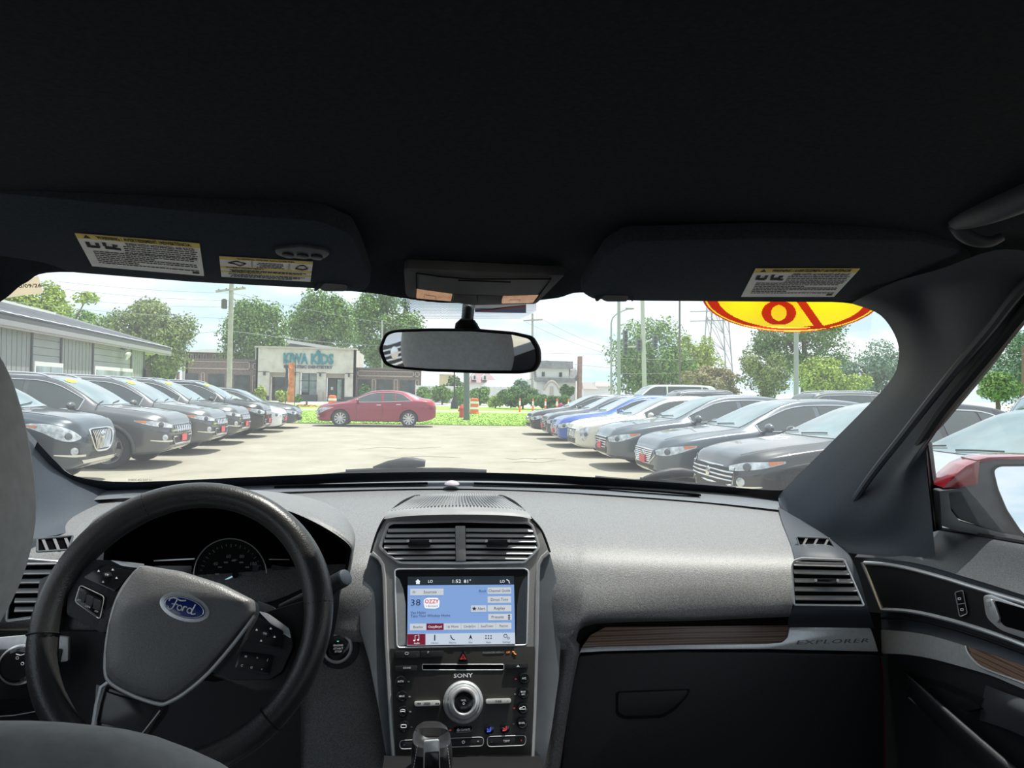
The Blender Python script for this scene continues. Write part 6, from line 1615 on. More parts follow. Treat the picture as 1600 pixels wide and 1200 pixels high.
right('sedan', 11.45, 3.75, P_bluegrey, 'blue grey sedan with hexagonal chrome bar grille', grille='hex', lamps='std', tag=True)
right('sedan', 14.2, 3.72, P_bluegrey, 'blue grey sedan with amber headlamp corner between the cream car and the hexagonal grille', grille='bars', lamps='std', tag=True, zs=1.03)
right('sedan', 17.0, 3.70, P_cream, 'cream white sedan with tall shield grille', grille='shield', lamps='upright')
right('sedan', 19.75, 3.80, P_blue, 'bright blue sedan in the right hand row', grille='hex', lamps='std', tag=True)
right('sedan', 22.4, 3.95, P_slate, 'dark slate sedan wedged between the blue car and the last black one', grille='bars', lamps='std', tag=True)
right('sedan', 25.0, 3.85, P_blk, 'black sedan at the far end of the right hand row', grille='split', lamps='std')
car('coupe_sedan', (-1.72, 29.6, 0), PI, P_red, 'crimson sedan parked side on across the end of the aisle', rear=True, grille='waterfall', lamps='tall')
car('van', (14.2, 40.0, 0), PI, P_white, 'white passenger van beyond the right hand row', name='passenger_van', cat='van', chrome=False, grille='wide', detail=True)
car('suv', (13.6, 20.5, 0), PI/2*0+0, P_dkgrey, 'dark suv roof with rails showing above the right hand sedans', name='parked_suv', cat='suv', rails=True, front=False, rear=True)
car('suv', (11.6, 26.5, 0), 0, P_slate, 'second dark suv roof behind the right hand row, further away', name='parked_suv', cat='suv', rails=True, front=False, rear=True)
car('suv', (16.5, 16.2, 0), PI, P_white, 'white suv seen through the passenger window beyond the silver car', name='parked_suv', cat='suv', rails=True, front=True, rear=True)
car('suv', (11.4, 11.0, 0), R(-125), P_white, 'white suv with red high brake light at the frame edge', name='parked_suv', cat='suv', rails=True, rear=True, front=False)
car('sedan', (cen(-3.9,4.85,1), -4.1, 0), 0, P_silver, 'silver car reflected in the rear-view mirror', grille='wide', lamps='std')
# ================================================================== buildings
class Face:
    """a vertical facade facing the lot: world x from a pixel column, z from a pixel row, at depth Y"""
    def __init__(s, Y, cx): s.Y = Y; s.cx = cx
    def x(s, px): return aty(px, 608, s.Y).x
    def z(s, py): return aty(s.cx, py, s.Y).z
    def box(s, mb, px0, py0, px1, py1, out=.0, depth=.3):
        mb.box((s.x(px0), s.Y-out, s.z(py1)), (s.x(px1), s.Y-out+depth, s.z(py0))); return mb
    def obj(s, name, mat, parent, px0, py0, px1, py1, out=.0, depth=.3):
        return s.box(MB(), px0, py0, px1, py1, out, depth).build(name, mat, parent, smooth=False)
m_stone = Mramp('pale limestone', 'noise', [(0.3,(0.50,0.47,0.40)),(0.5,(0.62,0.59,0.52)),(0.7,(0.70,0.67,0.60))], tex_scale=1.4, rough=.9, detail=6)
m_brick = M('brown brick', (0.22,0.165,0.145), .9, var=.18, scale=6)
m_band = M('cream band', (0.50,0.45,0.40), .9, var=.06)
m_win = M('dark window glass', (0.035,0.05,0.045), .1, spec=.7, var=.4, scale=1.0)
m_winlt = M('pale window glass', (0.30,0.38,0.38), .12, spec=.7, var=.3, scale=1.0)
m_frame = M('window frame dark', (0.05,0.07,0.065), .5)
m_white = M('white siding', (0.72,0.72,0.70), .8, var=.04)
m_teal = M('teal sign letter', (0.02,0.22,0.28), .5, var=.1)
m_navy = M('navy sign letter', (0.10,0.11,0.16), .6)
F1 = Face(84.0, 480)
zg = 0.0
def ztopy(face, z): return z
cb_ = empty('dental_clinic', (F1.x(480), 84, 0), 0, 'low clinic with pale stone entrance front and teal lettering, brown brick wings', 'building')
def gbox(name, mat, par, face, px0, py0, px1, z0=0.0, out=0.0, depth=.3):
    return MB().box((face.x(px0), face.Y-out, z0), (face.x(px1), face.Y-out+depth, face.z(py0))).build(name, mat, par, smooth=False)
# stone entrance block built round its openings
for a, b in ((403,424),(452,470),(497,511),(540,556)): gbox('stone_pier', m_stone, cb_, F1, a, 582, b, 0, 1.2, 1.0)
F1.obj('stone_front', m_stone, cb_, 403, 545, 556, 583, 1.2, 1.0)
gbox('stone_return', m_stone, cb_, F1, 403, 546, 406, 0, 1.2, 12); gbox('stone_return', m_stone, cb_, F1, 553, 546, 556, 0, 1.2, 12)
F1.obj('parapet_cap', m_band, cb_, 401, 543.5, 558, 546, 1.5, 1.4)
F1.obj('tower_side', m_stone, cb_, 401, 545, 409, 564, 1.0, 6)
for a, b, top_ in ((424,452,583),(470,497,583),(511,540,584)):
    gbox('recess_back', m_win, cb_, F1, a, top_, b, 0, -.3, .2)
for a, b in ((424,452),(511,540)): F1.obj('soffit_band', m_band, cb_, a, 582, b, 590, .4, .3)
F1.obj('window_pane', m_winlt, cb_, 471, 584, 482, 594.5, .1, .1); F1.obj('window_pane', m_winlt, cb_, 483.5, 584, 496, 594.5, .1, .1)
F1.obj('window_pane', m_winlt, cb_, 471, 595.5, 482, 613, .1, .1); F1.obj('window_pane', m_winlt, cb_, 483.5, 595.5, 496, 617, .1, .1)
for a, b, c, d in ((482,583,483.5,620),(470,594.5,497,595.5)): F1.obj('mullion', m_frame, cb_, a, b, c, d, .15, .1)
dr = gbox('entrance_door', m_frame, cb_, F1, 512.5, 591, 525, 0, .0, .15); F1.obj('door_notice', m_white, dr, 517, 604, 520.5, 608.5, .1, .05)
gbox('door_sidelight', m_winlt, cb_, F1, 527, 592, 533.5, .3, .0, .12)
gbox('window_poster', M('poster grey blue',(0.35,0.42,0.50),.7,var=.3,scale=.8), cb_, F1, 471, 607, 482, 1.2, .2, .05)
for px in (416.5, 463.5, 502.5, 546.5): F1.obj('wall_lamp', m_frame, cb_, px-1.2, 583, px+1.2, 588, 1.5, .3)
# brick wings
for (a, b, t_) in ((290,404,565.5),(556,658,574)):
    gbox('brick_wing', m_brick, cb_, F1, a, t_, b, 0, .0, 10)
    F1.obj('cornice', M('cornice dark',(0.16,0.13,0.13),.8), cb_, a-1, t_-1.5, b+1, t_+1.5, .25, .5)
MB().prism([V((F1.x(290),84,0)),V((F1.x(290),84,F1.z(566))),V((F1.x(290)-2.2,92,F1.z(566))),V((F1.x(290)-2.2,92,0))],(.2,0,0)).build('brick_return', m_brick, cb_, smooth=False)
def frame_(face, par, a, b, c, d, mat, w=1.3, out=.12, name='stone_frame'):
    mb = MB()
    for q in ((a,b,c,b+w),(a,d-w,c,d),(a,b,a+w,d),(c-w,b,c,d)): face.box(mb, *q, out, .15)
    return mb.build(name, mat, par, smooth=False)
frame_(F1, cb_, 285, 567.5, 390, 579.5, m_band); frame_(F1, cb_, 558, 577, 646, 586, m_band); frame_(F1, cb_, 647.5, 577.5, 655, 585.5, m_band); frame_(F1, cb_, 274.5, 567.5, 282, 577.5, m_band); frame_(F1, cb_, 394.5, 569, 401.5, 579.5, m_band)
for a, b, c in ((285.5,587,309),(325,587,350),(365,588,390),(560,591,579),(589,591,613),(625,591,648)):
    gbox('wing_window', m_win, cb_, F1, a, b, c, .9, .06, .1)
for a, b in ((274.5,585),(314,585),(394.5,588),(581,590),(615.5,590),(648.5,590)):
    frame_(F1, cb_, a, b, a+6, b+27, m_band, 1.0); F1.obj('brick_niche', m_brick, cb_, a+1, b+1, a+5, b+26, .05, .05)
# gable roof line behind the entrance
MB().prism([V((F1.x(430),88,F1.z(545))),V((F1.x(445),88,F1.z(530))),V((F1.x(553),88,F1.z(545)))],(0,10,0)).build('rear_roof', M('green grey roof',(0.14,0.17,0.15),.9), cb_, smooth=False)
MB().bar((F1.x(438),87.6,F1.z(531)), (F1.x(556),87.6,F1.z(546)), .35, .35).build('roof_edge', m_white, cb_, smooth=False)
sgp = V((F1.x(483), 84-1.28, F1.z(561.5)))
pw = lambda a, b: F1.x(b)-F1.x(a)
text3('sign_lettering', 'KIWA', V((F1.x(463.5),82.72,F1.z(562))), (1,0,0), (0,0,1), pw(0,17)/.69, m_teal, cb_, pw(445,482.5), ext=.08, bold=.035)
text3('sign_lettering', 'KIDS', V((F1.x(504.5),82.72,F1.z(562))), (1,0,0), (0,0,1), pw(0,17)/.69, m_teal, cb_, pw(487,522), ext=.08, bold=.035)
text3('sign_subtitle', 'PEDIATRIC DENTISTRY', V((F1.x(483.5),82.72,F1.z(574))), (1,0,0), (0,0,1), pw(0,5)/.69, m_navy, cb_, pw(446,521), ext=.05, bold=.03)
MB().tube([V((F1.x(x),82.7,F1.z(y))) for x,y in ((498,555),(497,551),(499,548.5),(500.5,550),(500,553))], .14, 6).build('sign_bird', m_teal, cb_)
for x in (): MB().lathe([(.28,0),(.28,.1)], (F1.x(x),82.7,F1.z(573.5)), (0,-1,0), 12).build('sign_dot', m_navy, cb_)
gbox('planter', M('planter dark',(0.06,0.07,0.07),.8), cb_, F1, 470, 616.5, 500, 0, 3, 1.2); gbox('waste_bin', m_band, cb_, F1, 500.5, 611.5, 508, 0, 2.2, .8)
gbox('base_course', M('base dark',(0.09,0.10,0.10),.8), cb_, F1, 404, 619, 424, 0, 1.25, .1); gbox('base_course', MATS['base dark'], cb_, F1, 540, 619, 620, 0, 1.25, .1)
# upper storey house behind the left wing
F2 = Face(105.0, 320)
hb = empty('brick_house', (F2.x(320),105,0), 0, 'two storey brick house with a low hipped roof behind the clinic wing', 'house')
gbox('wall', m_brick, hb, F2, 286, 551, 356, 0, 0, 9)
MB().add([V((F2.x(283),104,F2.z(551))),V((F2.x(359),104,F2.z(551))),V((F2.x(359),116,F2.z(551))),V((F2.x(283),116,F2.z(551))),V((F2.x(306),109,F2.z(543.5))),V((F2.x(340),109,F2.z(543.5)))],[(0,1,5,4),(1,2,5),(2,3,4,5),(3,0,4),(3,2,1,0)]).build('hip_roof', M('grey green shingle',(0.24,0.26,0.23),.9,var=.1,scale=2), hb, smooth=False)
for px in (293,301,308.5,317,331.5,346): 
    w_ = F2.obj('window', m_band, hb, px, 553, px+4.5, 562, .1, .1); F2.obj('pane', m_win, w_, px+1, 554, px+3.5, 562, .14, .05)

# ---- gambrel house on the right
F3 = Face(92.0, 870)
gh_ = empty('gambrel_house', (F3.x(870),92,0), 0, 'white house with grey gambrel roof, arched porch and brick chimney', 'house')
m_shg = M('grey roof shingle', (0.27,0.28,0.29), .9, var=.12, scale=2)
gbox('wall', m_white, gh_, F3, 838, 592, 896, 0, 0, 9)
F3.obj('dormer_wall', m_white, gh_, 838, 575.5, 888, 593, .2, 6)
x0, x1 = F3.x(834), F3.x(903); zt, zm_, zl = F3.z(565), F3.z(577), F3.z(595)
MB().add([V((x0,91.6,zl)),V((x1,91.6,zl)),V((x0,93,zm_)),V((x1,93,zm_)),V((x0,97,zt)),V((x1,97,zt)),V((x0,101,zm_)),V((x1,101,zm_))],[(0,1,3,2),(2,3,5,4),(4,5,7,6)]).build('gambrel_roof', m_shg, gh_, smooth=False)
F3.obj('dormer_roof', m_shg, gh_, 833, 564.5, 893, 576, .7, 3.5)
MB().prism([V((F3.x(896),92,0)),V((F3.x(896),92,F3.z(592))),V((F3.x(896),93.5,zm_)),V((F3.x(896),97,zt)),V((F3.x(896),100.5,zm_)),V((F3.x(896),102,F3.z(592))),V((F3.x(896),102,0))],(.3,0,0)).build('gable_wall', m_white, gh_, smooth=False)
MB().prism([V((F3.x(896),92.2,0)),V((F3.x(914),96,0)),V((F3.x(914),96,F3.z(600))),V((F3.x(905),94,F3.z(566))),V((F3.x(896),92.2,F3.z(590)))],(0,.3,0)).build('gable_wall', m_white, gh_, smooth=False)
gbox('chimney', M('chimney brick',(0.36,0.22,0.18),.9,var=.12,scale=4), gh_, F3, 902.5, 556, 907.5, 0, .6, 1.0)
for px in (848,875): w_ = F3.obj('window', m_frame, gh_, px-2.2, 582, px+2.2, 588.5, .3, .1); F3.obj('pane', m_win, w_, px-1.6, 582.8, px+1.6, 587.8, .34, .05)
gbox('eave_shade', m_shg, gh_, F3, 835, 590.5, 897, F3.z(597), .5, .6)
pc_ = [V((F3.x(846+26*(k/14)),90.6,F3.z(610-14*math.sin(PI*k/14)))) for k in range(15)]
MB().prism([V((F3.x(846),90.6,0))]+pc_+[V((F3.x(872),90.6,0))],(0,1.4,0)).build('porch', m_white, gh_, smooth=False)
MB().tube(pc_, .18, 6).build('porch_arch', m_band, gh_)
gbox('porch_door', m_band, gh_, F3, 856, 604, 861.5, 0, 1.5, .15)
# other houses glimpsed under the mirror
for nm, lab, px0, px1, pt, pr, Y, mw, mr in (('cream_house','cream yellow house partly hidden by hedges behind the dark pole',688,712,585,576,110,M('cream siding',(0.66,0.58,0.36),.8),m_white),
        ('mauve_roof_house','house with mauve shingle roof and white dormers under the mirror',732,776,598,580,115,m_white,M('mauve shingle',(0.34,0.24,0.25),.9,var=.1,scale=2)),
        ('grey_roof_house','grey roofed garage left of the gambrel house',756,800,606,594,104,m_white,M('pale grey shingle',(0.42,0.44,0.46),.9,var=.1,scale=2)),
        ('far_brown_house','low brown roofed house between chimney and street light',912,934,608,597,120,m_white,M('brown grey shingle',(0.33,0.29,0.27),.9)),
        ('far_gable_house','low pale house with a gable behind the white van',930,962,604,596,125,m_white,M('grey brown shingle',(0.36,0.33,0.31),.9))):
    F_ = Face(Y, (px0+px1)/2); h_ = empty(nm, (F_.x((px0+px1)/2),Y,0), 0, lab, 'house')
    gbox('wall', mw, h_, F_, px0, pt, px1, 0, 0, 7)
    xa, xb = F_.x(px0-1), F_.x(px1+1); za, zb_ = F_.z(pt), F_.z(pr)
    MB().add([V((xa,Y-.4,za)),V((xb,Y-.4,za)),V((xb,Y+7.4,za)),V((xa,Y+7.4,za)),V((xa+.25*(xb-xa),Y+3.5,zb_)),V((xb-.25*(xb-xa),Y+3.5,zb_))],[(0,1,5,4),(1,2,5),(2,3,4,5),(3,0,4),(3,2,1,0)]).build('roof', mr, h_, smooth=False)
    if nm == 'mauve_roof_house':
        for px in (741,757):
            d_ = MB().prism([V((F_.x(px-3.5),Y-.3,F_.z(594))),V((F_.x(px-3.5),Y-.3,F_.z(588))),V((F_.x(px),Y-.3,F_.z(583.5))),V((F_.x(px+3.5),Y-.3,F_.z(588))),V((F_.x(px+3.5),Y-.3,F_.z(594)))],(0,2,0)).build('dormer', m_white, h_, smooth=False)
            F_.obj('dormer_window', m_win, d_, px-1.3, 587.5, px+1.3, 593, .35, .1)
    elif nm == 'cream_house':
        for px in (702,): F_.obj('window', m_win, h_, px-1.5, 588, px+1.5, 597, .1, .1)

# ---- grey metal building along the left row
E1 = atz(268,549.5,3.25); E0 = atz(0,497.5,3.25)
dv = (E1-E0); dv.z = 0; dv.normalize(); nv_ = V((dv.y,-dv.x,0))        # nv_ points to the lot
gbld = empty('metal_building', (E1.x,E1.y,0), 0, 'low grey metal sided building with dark shingle roof behind the left hand cars', 'building')
WCn = E1 - dv*3.6 - nv_*.30                      # wall corner under the eave
def wp_(t, z, out=0.0): return V((WCn.x,WCn.y,0)) + dv*t + nv_*out + V((0,0,z))
def onwall(px, py, out=0.0):
    n = nv_; return atpl(px, py, wp_(0,0,out), n)
def wbox(name, mat, t0, t1, z0, z1, out, depth, par=None):
    f = [wp_(t0,z0,out),wp_(t1,z0,out),wp_(t1,z1,out),wp_(t0,z1,out)]
    return MB().prism(f, -nv_*depth).build(name, mat, par or gbld, smooth=False)
m_ribv = M('vertical rib siding', (0.30,0.315,0.31), .6, var=.04, scale=1); m_ribh = M('lap siding', (0.33,0.345,0.34), .6, var=.04, scale=1)
wbox('wall', m_ribv, -26, 0, 0, 3.2, -.06, .2)
MB().prism([wp_(0,0,-.06),wp_(0,3.2,-.06),wp_(0,3.2,-10),wp_(0,0,-10)], dv*.1).build('end_wall', m_ribv, gbld, smooth=False)
def tpos(px): 
    p = onwall(px, 570); return (p-wp_(0,p.z)).dot(dv)
edges = [tpos(48), tpos(94), tpos(144), tpos(204)]
e0 = tpos(0)
secs = [(-26,edges[0],'v'),(edges[0],edges[1],'h'),(edges[1],edges[2],'v'),(edges[2],edges[3],'h'),(edges[3],0,'v')]
for a, b, k_ in secs:
    if k_ == 'v':
        n = max(1, int((b-a)/.30))
        for i in range(n):
            t = a+(b-a)*(i+.5)/n; wbox('siding_panel', m_ribv, t-.135, t+.135, .1, 3.15, .0, .06)
    else:
        for i in range(12): wbox('siding_plank', m_ribh, a+.05, b-.05, .15+i*.25, .15+i*.25+.235, .0, .06)
    wbox('corner_post', M('post dark grey',(0.10,0.105,0.11),.6), b-.05, b+.03, 0, 3.2, .05, .12)
def wwin(px0, px1, py0, zb, mull):
    t0, t1 = tpos(px0), tpos(px1); z1 = onwall((px0+px1)/2, py0).z
    w_ = wbox('window_frame', m_white, t0, t1, zb, z1, .10, .12)
    n = mull
    for i in range(n):
        a = t0+.12+(t1-t0-.24)*i/n+(.05 if i else 0); b = t0+.12+(t1-t0-.24)*(i+1)/n
        wbox('pane', m_winlt, a, b, zb+.1, z1-.14, .125, .04, w_)
wwin(48.5, 94, 566, 1.0, 2); wwin(144.5, 204, 574, .9, 2)
lc = onwall(194, 553, .15)
wl_ = MB().lathe([(.05,0),(.17,.12),(.19,.2)], lc, (nv_+V((0,0,-.6))).normalized(), 14).build('wall_flood_lamp', m_white, gbld)
MB().ball(lc+V((0,0,.3)), .16).build('lamp_body', m_trimgry, gbld)
# eave: fascia, gutter, soffit, roof
ee0 = E0-dv*8; ee1 = E1
MB().prism([ee0, ee1, ee1+V((0,0,.16)), ee0+V((0,0,.16))], -nv_*.08).build('gutter', m_trimgry, gbld, smooth=False)
MB().prism([ee0+V((0,0,-.22)), ee1+V((0,0,-.22)), ee1+V((0,0,.0)), ee0+V((0,0,.0))], nv_*-.06).build('fascia', M('fascia grey',(0.30,0.30,0.31),.6), gbld, smooth=False)
MB().prism([ee0+V((0,0,-.2)), ee1+V((0,0,-.2)), ee1-nv_*1.2+V((0,0,-.2)), ee0-nv_*1.2+V((0,0,-.2))], (0,0,.05)).build('soffit', M('soffit tan',(0.45,0.41,0.33),.8), gbld, smooth=False)
rd = -nv_*4.6+V((0,0,1.45))
MB().prism([ee0+V((0,0,.12)), ee1+V((0,0,.12)), ee1-dv*2.3+rd, ee0+rd], (0,0,.06)).build('roof', M('dark shingle',(0.075,0.08,0.095),.8,var=.25,scale=1.2,spec=.3), gbld, smooth=False)
MB().prism([ee1+V((0,0,.1)), ee1-nv_*11+V((0,0,.1)), ee1-dv*2.3-nv_*8+V((0,0,1.5)), ee1-dv*2.3+rd], (0,0,.05)).build('roof_hip', MATS['dark shingle'], gbld, smooth=False)
MB().bar(ee1-dv*2.3+rd+V((0,0,.06)), ee0+rd+V((0,0,.06)), .22, .14).build('ridge_cap', m_white, gbld, smooth=False)
MB().bar(ee1+V((0,0,.14)), ee1-dv*2.3+rd+V((0,0,.06)), .2, .12).build('ridge_cap', m_white, gbld, smooth=False)
mb = MB()
k = 0
while k < 24:
    p = ee1-dv*(k+.4)+V((0,0,.2)); mb.add([p, p-dv*.7, p-dv*.7-nv_*.25+V((0,0,.08)), p-nv_*.25+V((0,0,.08))], [(0,1,2,3)]); k += 1.0
o = mb.build('gutter_guard', M('bright gutter guard',(0.6,0.61,0.63),.4,metal=.5), gbld, smooth=False, fix=False); o['kind'] = 'stuff'
MB().tube([E1-dv*2.0-nv_*.15+V((0,0,-.25)), E1-dv*2.6-nv_*.6+V((0,0,-.7)), wp_(-.1,2.2,.12), wp_(-.1,.1,.12)], .06, 8).build('downspout', m_trimblk, gbld)

# ================================================================== trees and shrubs
def Mleaf(name, a, b, c):
    m = Mramp(name, 'noise', [(0.25,a),(0.5,b),(0.75,c)], tex_scale=.7, rough=.75, detail=6, spec=.2)
    return m
lv_mid = Mleaf('leaf mid green', (0.094,0.188,0.037),(0.175,0.312,0.075),(0.300,0.450,0.125))
lv_drk = Mleaf('leaf dark green', (0.056,0.125,0.044),(0.112,0.213,0.069),(0.188,0.312,0.100))
lv_oli = Mleaf('leaf olive', (0.138,0.188,0.062),(0.237,0.294,0.106),(0.350,0.388,0.163))
lv_yel = Mleaf('leaf yellow green', (0.200,0.300,0.050),(0.350,0.450,0.088),(0.500,0.562,0.150))
lv_bro = Mleaf('leaf russet', (0.188,0.175,0.088),(0.312,0.275,0.150),(0.413,0.362,0.213))
lv_blu = Mleaf('leaf blue green', (0.088,0.175,0.100),(0.150,0.263,0.163),(0.237,0.362,0.225))
m_bark = M('bark', (0.13,0.11,0.09), .95, var=.2, scale=5)
def foliage(rnd, c, r, n, leaf, blobs, flat=1.0):
    mb = MB(); B = []; n = int(n*2.3)
    for k in range(int(blobs*1.35)):
        while True:
            q = V((rnd.uniform(-1,1), rnd.uniform(-1,1), rnd.uniform(-1,1)))
            if .15 < q.length < 1: break
        if q.length < .55: q = q.normalized()*rnd.uniform(.5,.8)
        B.append((V((c.x+q.x*r.x*(.78 if blobs > 14 else .62), c.y+q.y*r.y*.78, c.z+q.z*r.z*(.78 if blobs > 14 else .62))), rnd.uniform(.20,.38) if blobs > 14 else rnd.uniform(.34,.5)))
    for k in range(n):
        bc, br = rnd.choice(B)
        d = V((rnd.gauss(0,1), rnd.gauss(0,1), rnd.gauss(0,1)+.25)).normalized()
        rr_ = br*rnd.uniform(.55,1.08)
        p = bc+V((d.x*r.x*rr_, d.y*r.y*rr_, d.z*r.z*rr_))
        nn = (d+V((rnd.gauss(0,.6), rnd.gauss(0,.6), rnd.gauss(0,.6)+.3))).normalized()
        x = nn.cross(V((rnd.random()-.5, rnd.random()-.5, rnd.random()-.5))).normalized(); y = nn.cross(x)
        s_ = leaf*rnd.uniform(.6,1.3)
        mb.add([p-x*s_*.9, p-y*s_*.55, p+x*s_*.9, p+y*s_*.55+nn*s_*.2], [(0,1,2,3)])
    return mb
TREES = 'trees beyond the lot'
def tree(name, lab, px0, px1, py0, py1, Y, mat, seed, n=2600, blobs=26, trunk=True, group=TREES, leafpx=2.6, cat='tree'):
    rnd = random.Random(seed)
    a = aty(px0,(py0+py1)/2,Y); b = aty(px1,(py0+py1)/2,Y); zt = aty((px0+px1)/2,py0,Y).z; zb = aty((px0+px1)/2,py1,Y).z
    c = V(((a.x+b.x)/2, Y, (zt+zb)/2)); r = V(((b.x-a.x)/2, (b.x-a.x)/2*.8, (zt-zb)/2))
    t = empty(name, (c.x,Y,0), 0, lab, cat, group)
    o = foliage(rnd, c, r, n, leafpx*Y/1110, blobs).build('foliage', mat, t, smooth=False, fix=False); o['kind'] = 'stuff'
    if trunk:
        tr_ = max(.12, r.x*.06)
        MB().tube([V((c.x,Y,0)), V((c.x+.1,Y,c.z*.5)), V((c.x-.1,Y,c.z+r.z*.3))], [tr_*1.3,tr_,tr_*.4], 8).build('trunk', m_bark, t)
        for k in range(5):
            an = rnd.uniform(0,2*PI); q = V((c.x+r.x*.62*math.cos(an), Y+r.y*.5*math.sin(an), c.z+r.z*rnd.uniform(-.1,.55)))
            MB().tube([V((c.x,Y,max(.5,c.z-r.z*.6))), V(((c.x+q.x)/2,(Y+q.y)/2,(c.z*1.2+q.z)/2.2)), q], [tr_*.6,tr_*.4,tr_*.12], 6).build('branch', m_bark, t)
    return t
tree('leafy_tree','yellowish leafy tree above the grey building roof below the date sticker',-20,122,433,560,52,lv_yel,1,5200,36)
tree('leafy_tree','sprig of a tree reaching into the sky right of the date sticker',108,158,448,482,54,lv_yel,2,130,7,False,leafpx=3.2)
MB().tube([aty(108,520,54),aty(118,500,54),aty(126,484,54),aty(134,468,54)], [.07,.06,.045,.03], 6).build('branch', m_bark, bpy.data.objects['leafy_tree.001'])
tree('leafy_tree','mid green tree low behind the grey roof ridge',78,192,472,580,78,lv_mid,3,3600,24)
tree('leafy_tree','wide olive tree rising over the end of the grey roof',150,312,462,600,64,lv_oli,4,6500,40)
tree('leafy_tree','bright green tree right of the wooden utility pole',330,455,455,600,98,lv_mid,5,5200,36)
tree('leafy_tree','tall bright tree behind the clinic sign',440,560,440,570,113,lv_mid,6,5000,34)
tree('leafy_tree','tall pale tree between clinic and mirror',535,662,440,585,128,lv_mid,7,5600,36)
tree('leafy_tree','dark tree low behind the clinic right wing',560,680,520,600,145,lv_drk,8,3000,22)
tree('leafy_tree','dark green tree behind the left clinic wing',395,470,535,600,118,lv_drk,9,1800,14)
tree('leafy_tree','green tree over the brick house roof',215,284,520,605,99,lv_drk,10,2200,16)
tree('leafy_tree','round shrub tree between the far houses',690,735,588,625,96,lv_drk,11,900,10)
tree('leafy_tree','bluish tree beside the gambrel house',795,838,588,640,84,lv_blu,12,1400,12)
tree('leafy_tree','dark round bush by the arched porch',873,900,600,622,88,lv_drk,13,700,8)
tree('leafy_tree','large bright tree behind the traffic signals',945,1092,492,640,74,lv_mid,14,6000,38)
tree('leafy_tree','spreading bright tree beside the steel pylon',1045,1130,515,630,86,lv_yel,15,3000,24)
tree('leafy_tree','russet shrub below the steel pylon',1065,1165,566,632,66,lv_bro,16,2600,20)
tree('leafy_tree','pale olive tree left of the wide grey pole',1150,1232,540,632,62,lv_oli,17,2800,20)
tree('leafy_tree','tall dark tree behind the wide grey pole',1168,1345,478,600,72,lv_drk,18,5200,32)
tree('leafy_tree','yellow green bush right of the wide grey pole',1236,1350,558,630,46,lv_yel,19,3800,24,leafpx=3)
tree('leafy_tree','blue green trees at the windshield edge',1295,1440,530,632,90,lv_blu,20,3600,26)
tree('leafy_tree','blue green tree seen through the passenger window',1520,1680,510,640,48,lv_blu,21,4500,28)
tree('leafy_tree','light green bush low in the passenger window',1525,1590,578,630,36,lv_mid,22,1500,12,leafpx=3)
HED = 'shrubs along the street'
def shrub(lab, px0, px1, py0, Y, mat, seed, n=700, blobs=9, name='shrub'):
    zb = aty((px0+px1)/2, 600, Y); py1 = 611+1110*1.52/Y
    t = tree(name, lab, px0, px1, py0, py1, Y, mat, seed, n, blobs, False, HED, 2.2, 'shrub')
    MB().tube([V((t.location.x,Y,0)), V((t.location.x,Y,.5))], .08, 6).build('stem', m_bark, t)
    return t
shrub('yellow shrub at the clinic left corner', 396,418,603,76,lv_yel,31,400)
shrub('yellow green shrub left of the orange banner', 426,456,606,74,lv_yel,32,700)
shrub('small green shrub between white posts by the clinic', 458,472,614,74,lv_mid,33,250)
shrub('cone of evergreen before the clinic right wing', 560,580,598,78,lv_drk,34,600)
shrub('green shrub right of the crimson car roof', 645,682,600,72,lv_mid,35,900)
shrub('second green shrub right of the crimson car', 670,712,599,74,lv_mid,36,1100)
shrub('green shrub behind the dark pole', 700,738,602,68,lv_mid,37,1000)
shrub('green shrub just right of the dark pole', 728,772,602,74,lv_mid,38,1100)
shrub('small yellow shrub left of the juniper', 760,788,616,62,lv_yel,39,500)
shrub('broad dark juniper before the houses', 772,862,602,60,lv_drk,40,3600,26)
shrub('dark juniper behind the orange posts', 838,892,612,54,lv_drk,41,1800,16)
shrub('pink flowering clump beside the last orange post', 869,886,629,52,M('pink blossom',(0.55,0.13,0.22),.8,var=.3,scale=3),42,250,5)
shrub('low hedge left of the clinic', 215,252,590,74,lv_drk,43,900,10)
# flower bed on the verge
shrub('bed of red and yellow flowers before the clinic', 458,500,632,58,M('flower mix',(0.50,0.26,0.08),.8,var=.5,scale=4),44,420,8,'flower_bed')
# white fence behind the hedge
F5 = Face(82, 720)
fn = empty('white_fence', (F5.x(720),82,0), 0, 'long white vinyl fence behind the street shrubs', 'fence')
for k in range(15):
    a = 650+k*10.2; gbox('fence_panel', m_white, fn, F5, a+.5, 603.5, a+9.7, .05, 0, .06); gbox('fence_post', m_white, fn, F5, a-.6, 602.5, a+.6, 0, .05, .15)

# ================================================================== poles, wires, signals
m_wood_pole = M('weathered pole', (0.42,0.40,0.36), .9, var=.1, scale=3)
m_galv = M('galvanised pole', (0.34,0.37,0.37), .5, metal=.2, var=.06)
m_dkpole = M('dark green pole', (0.10,0.13,0.14), .5, var=.06)
m_conc = M('concrete pole', (0.48,0.49,0.47), .8, var=.06)
m_wire = M('wire', (0.22,0.24,0.25), .6)
def pole(name, lab, px, py_top, Y, dia_px, mat, cat='pole', group='poles beyond the lot', px_b=None):
    a = aty(px, py_top, Y); b = aty(px_b or px, 610+1110*1.5/Y, Y); b.z = 0
    t = empty(name, (b.x,Y,0), 0, lab, cat, group)
    r = dia_px*Y/1110/2
    MB().tube([V((b.x,Y,0)), V((a.x,Y,a.z))], [r*1.1,r*.9], 12).build('shaft', mat, t)
    return t, a, b, r
t,a,b,r = pole('utility_pole','tall weathered utility pole left of the clinic',362,440,52,7.5,m_wood_pole,px_b=357)
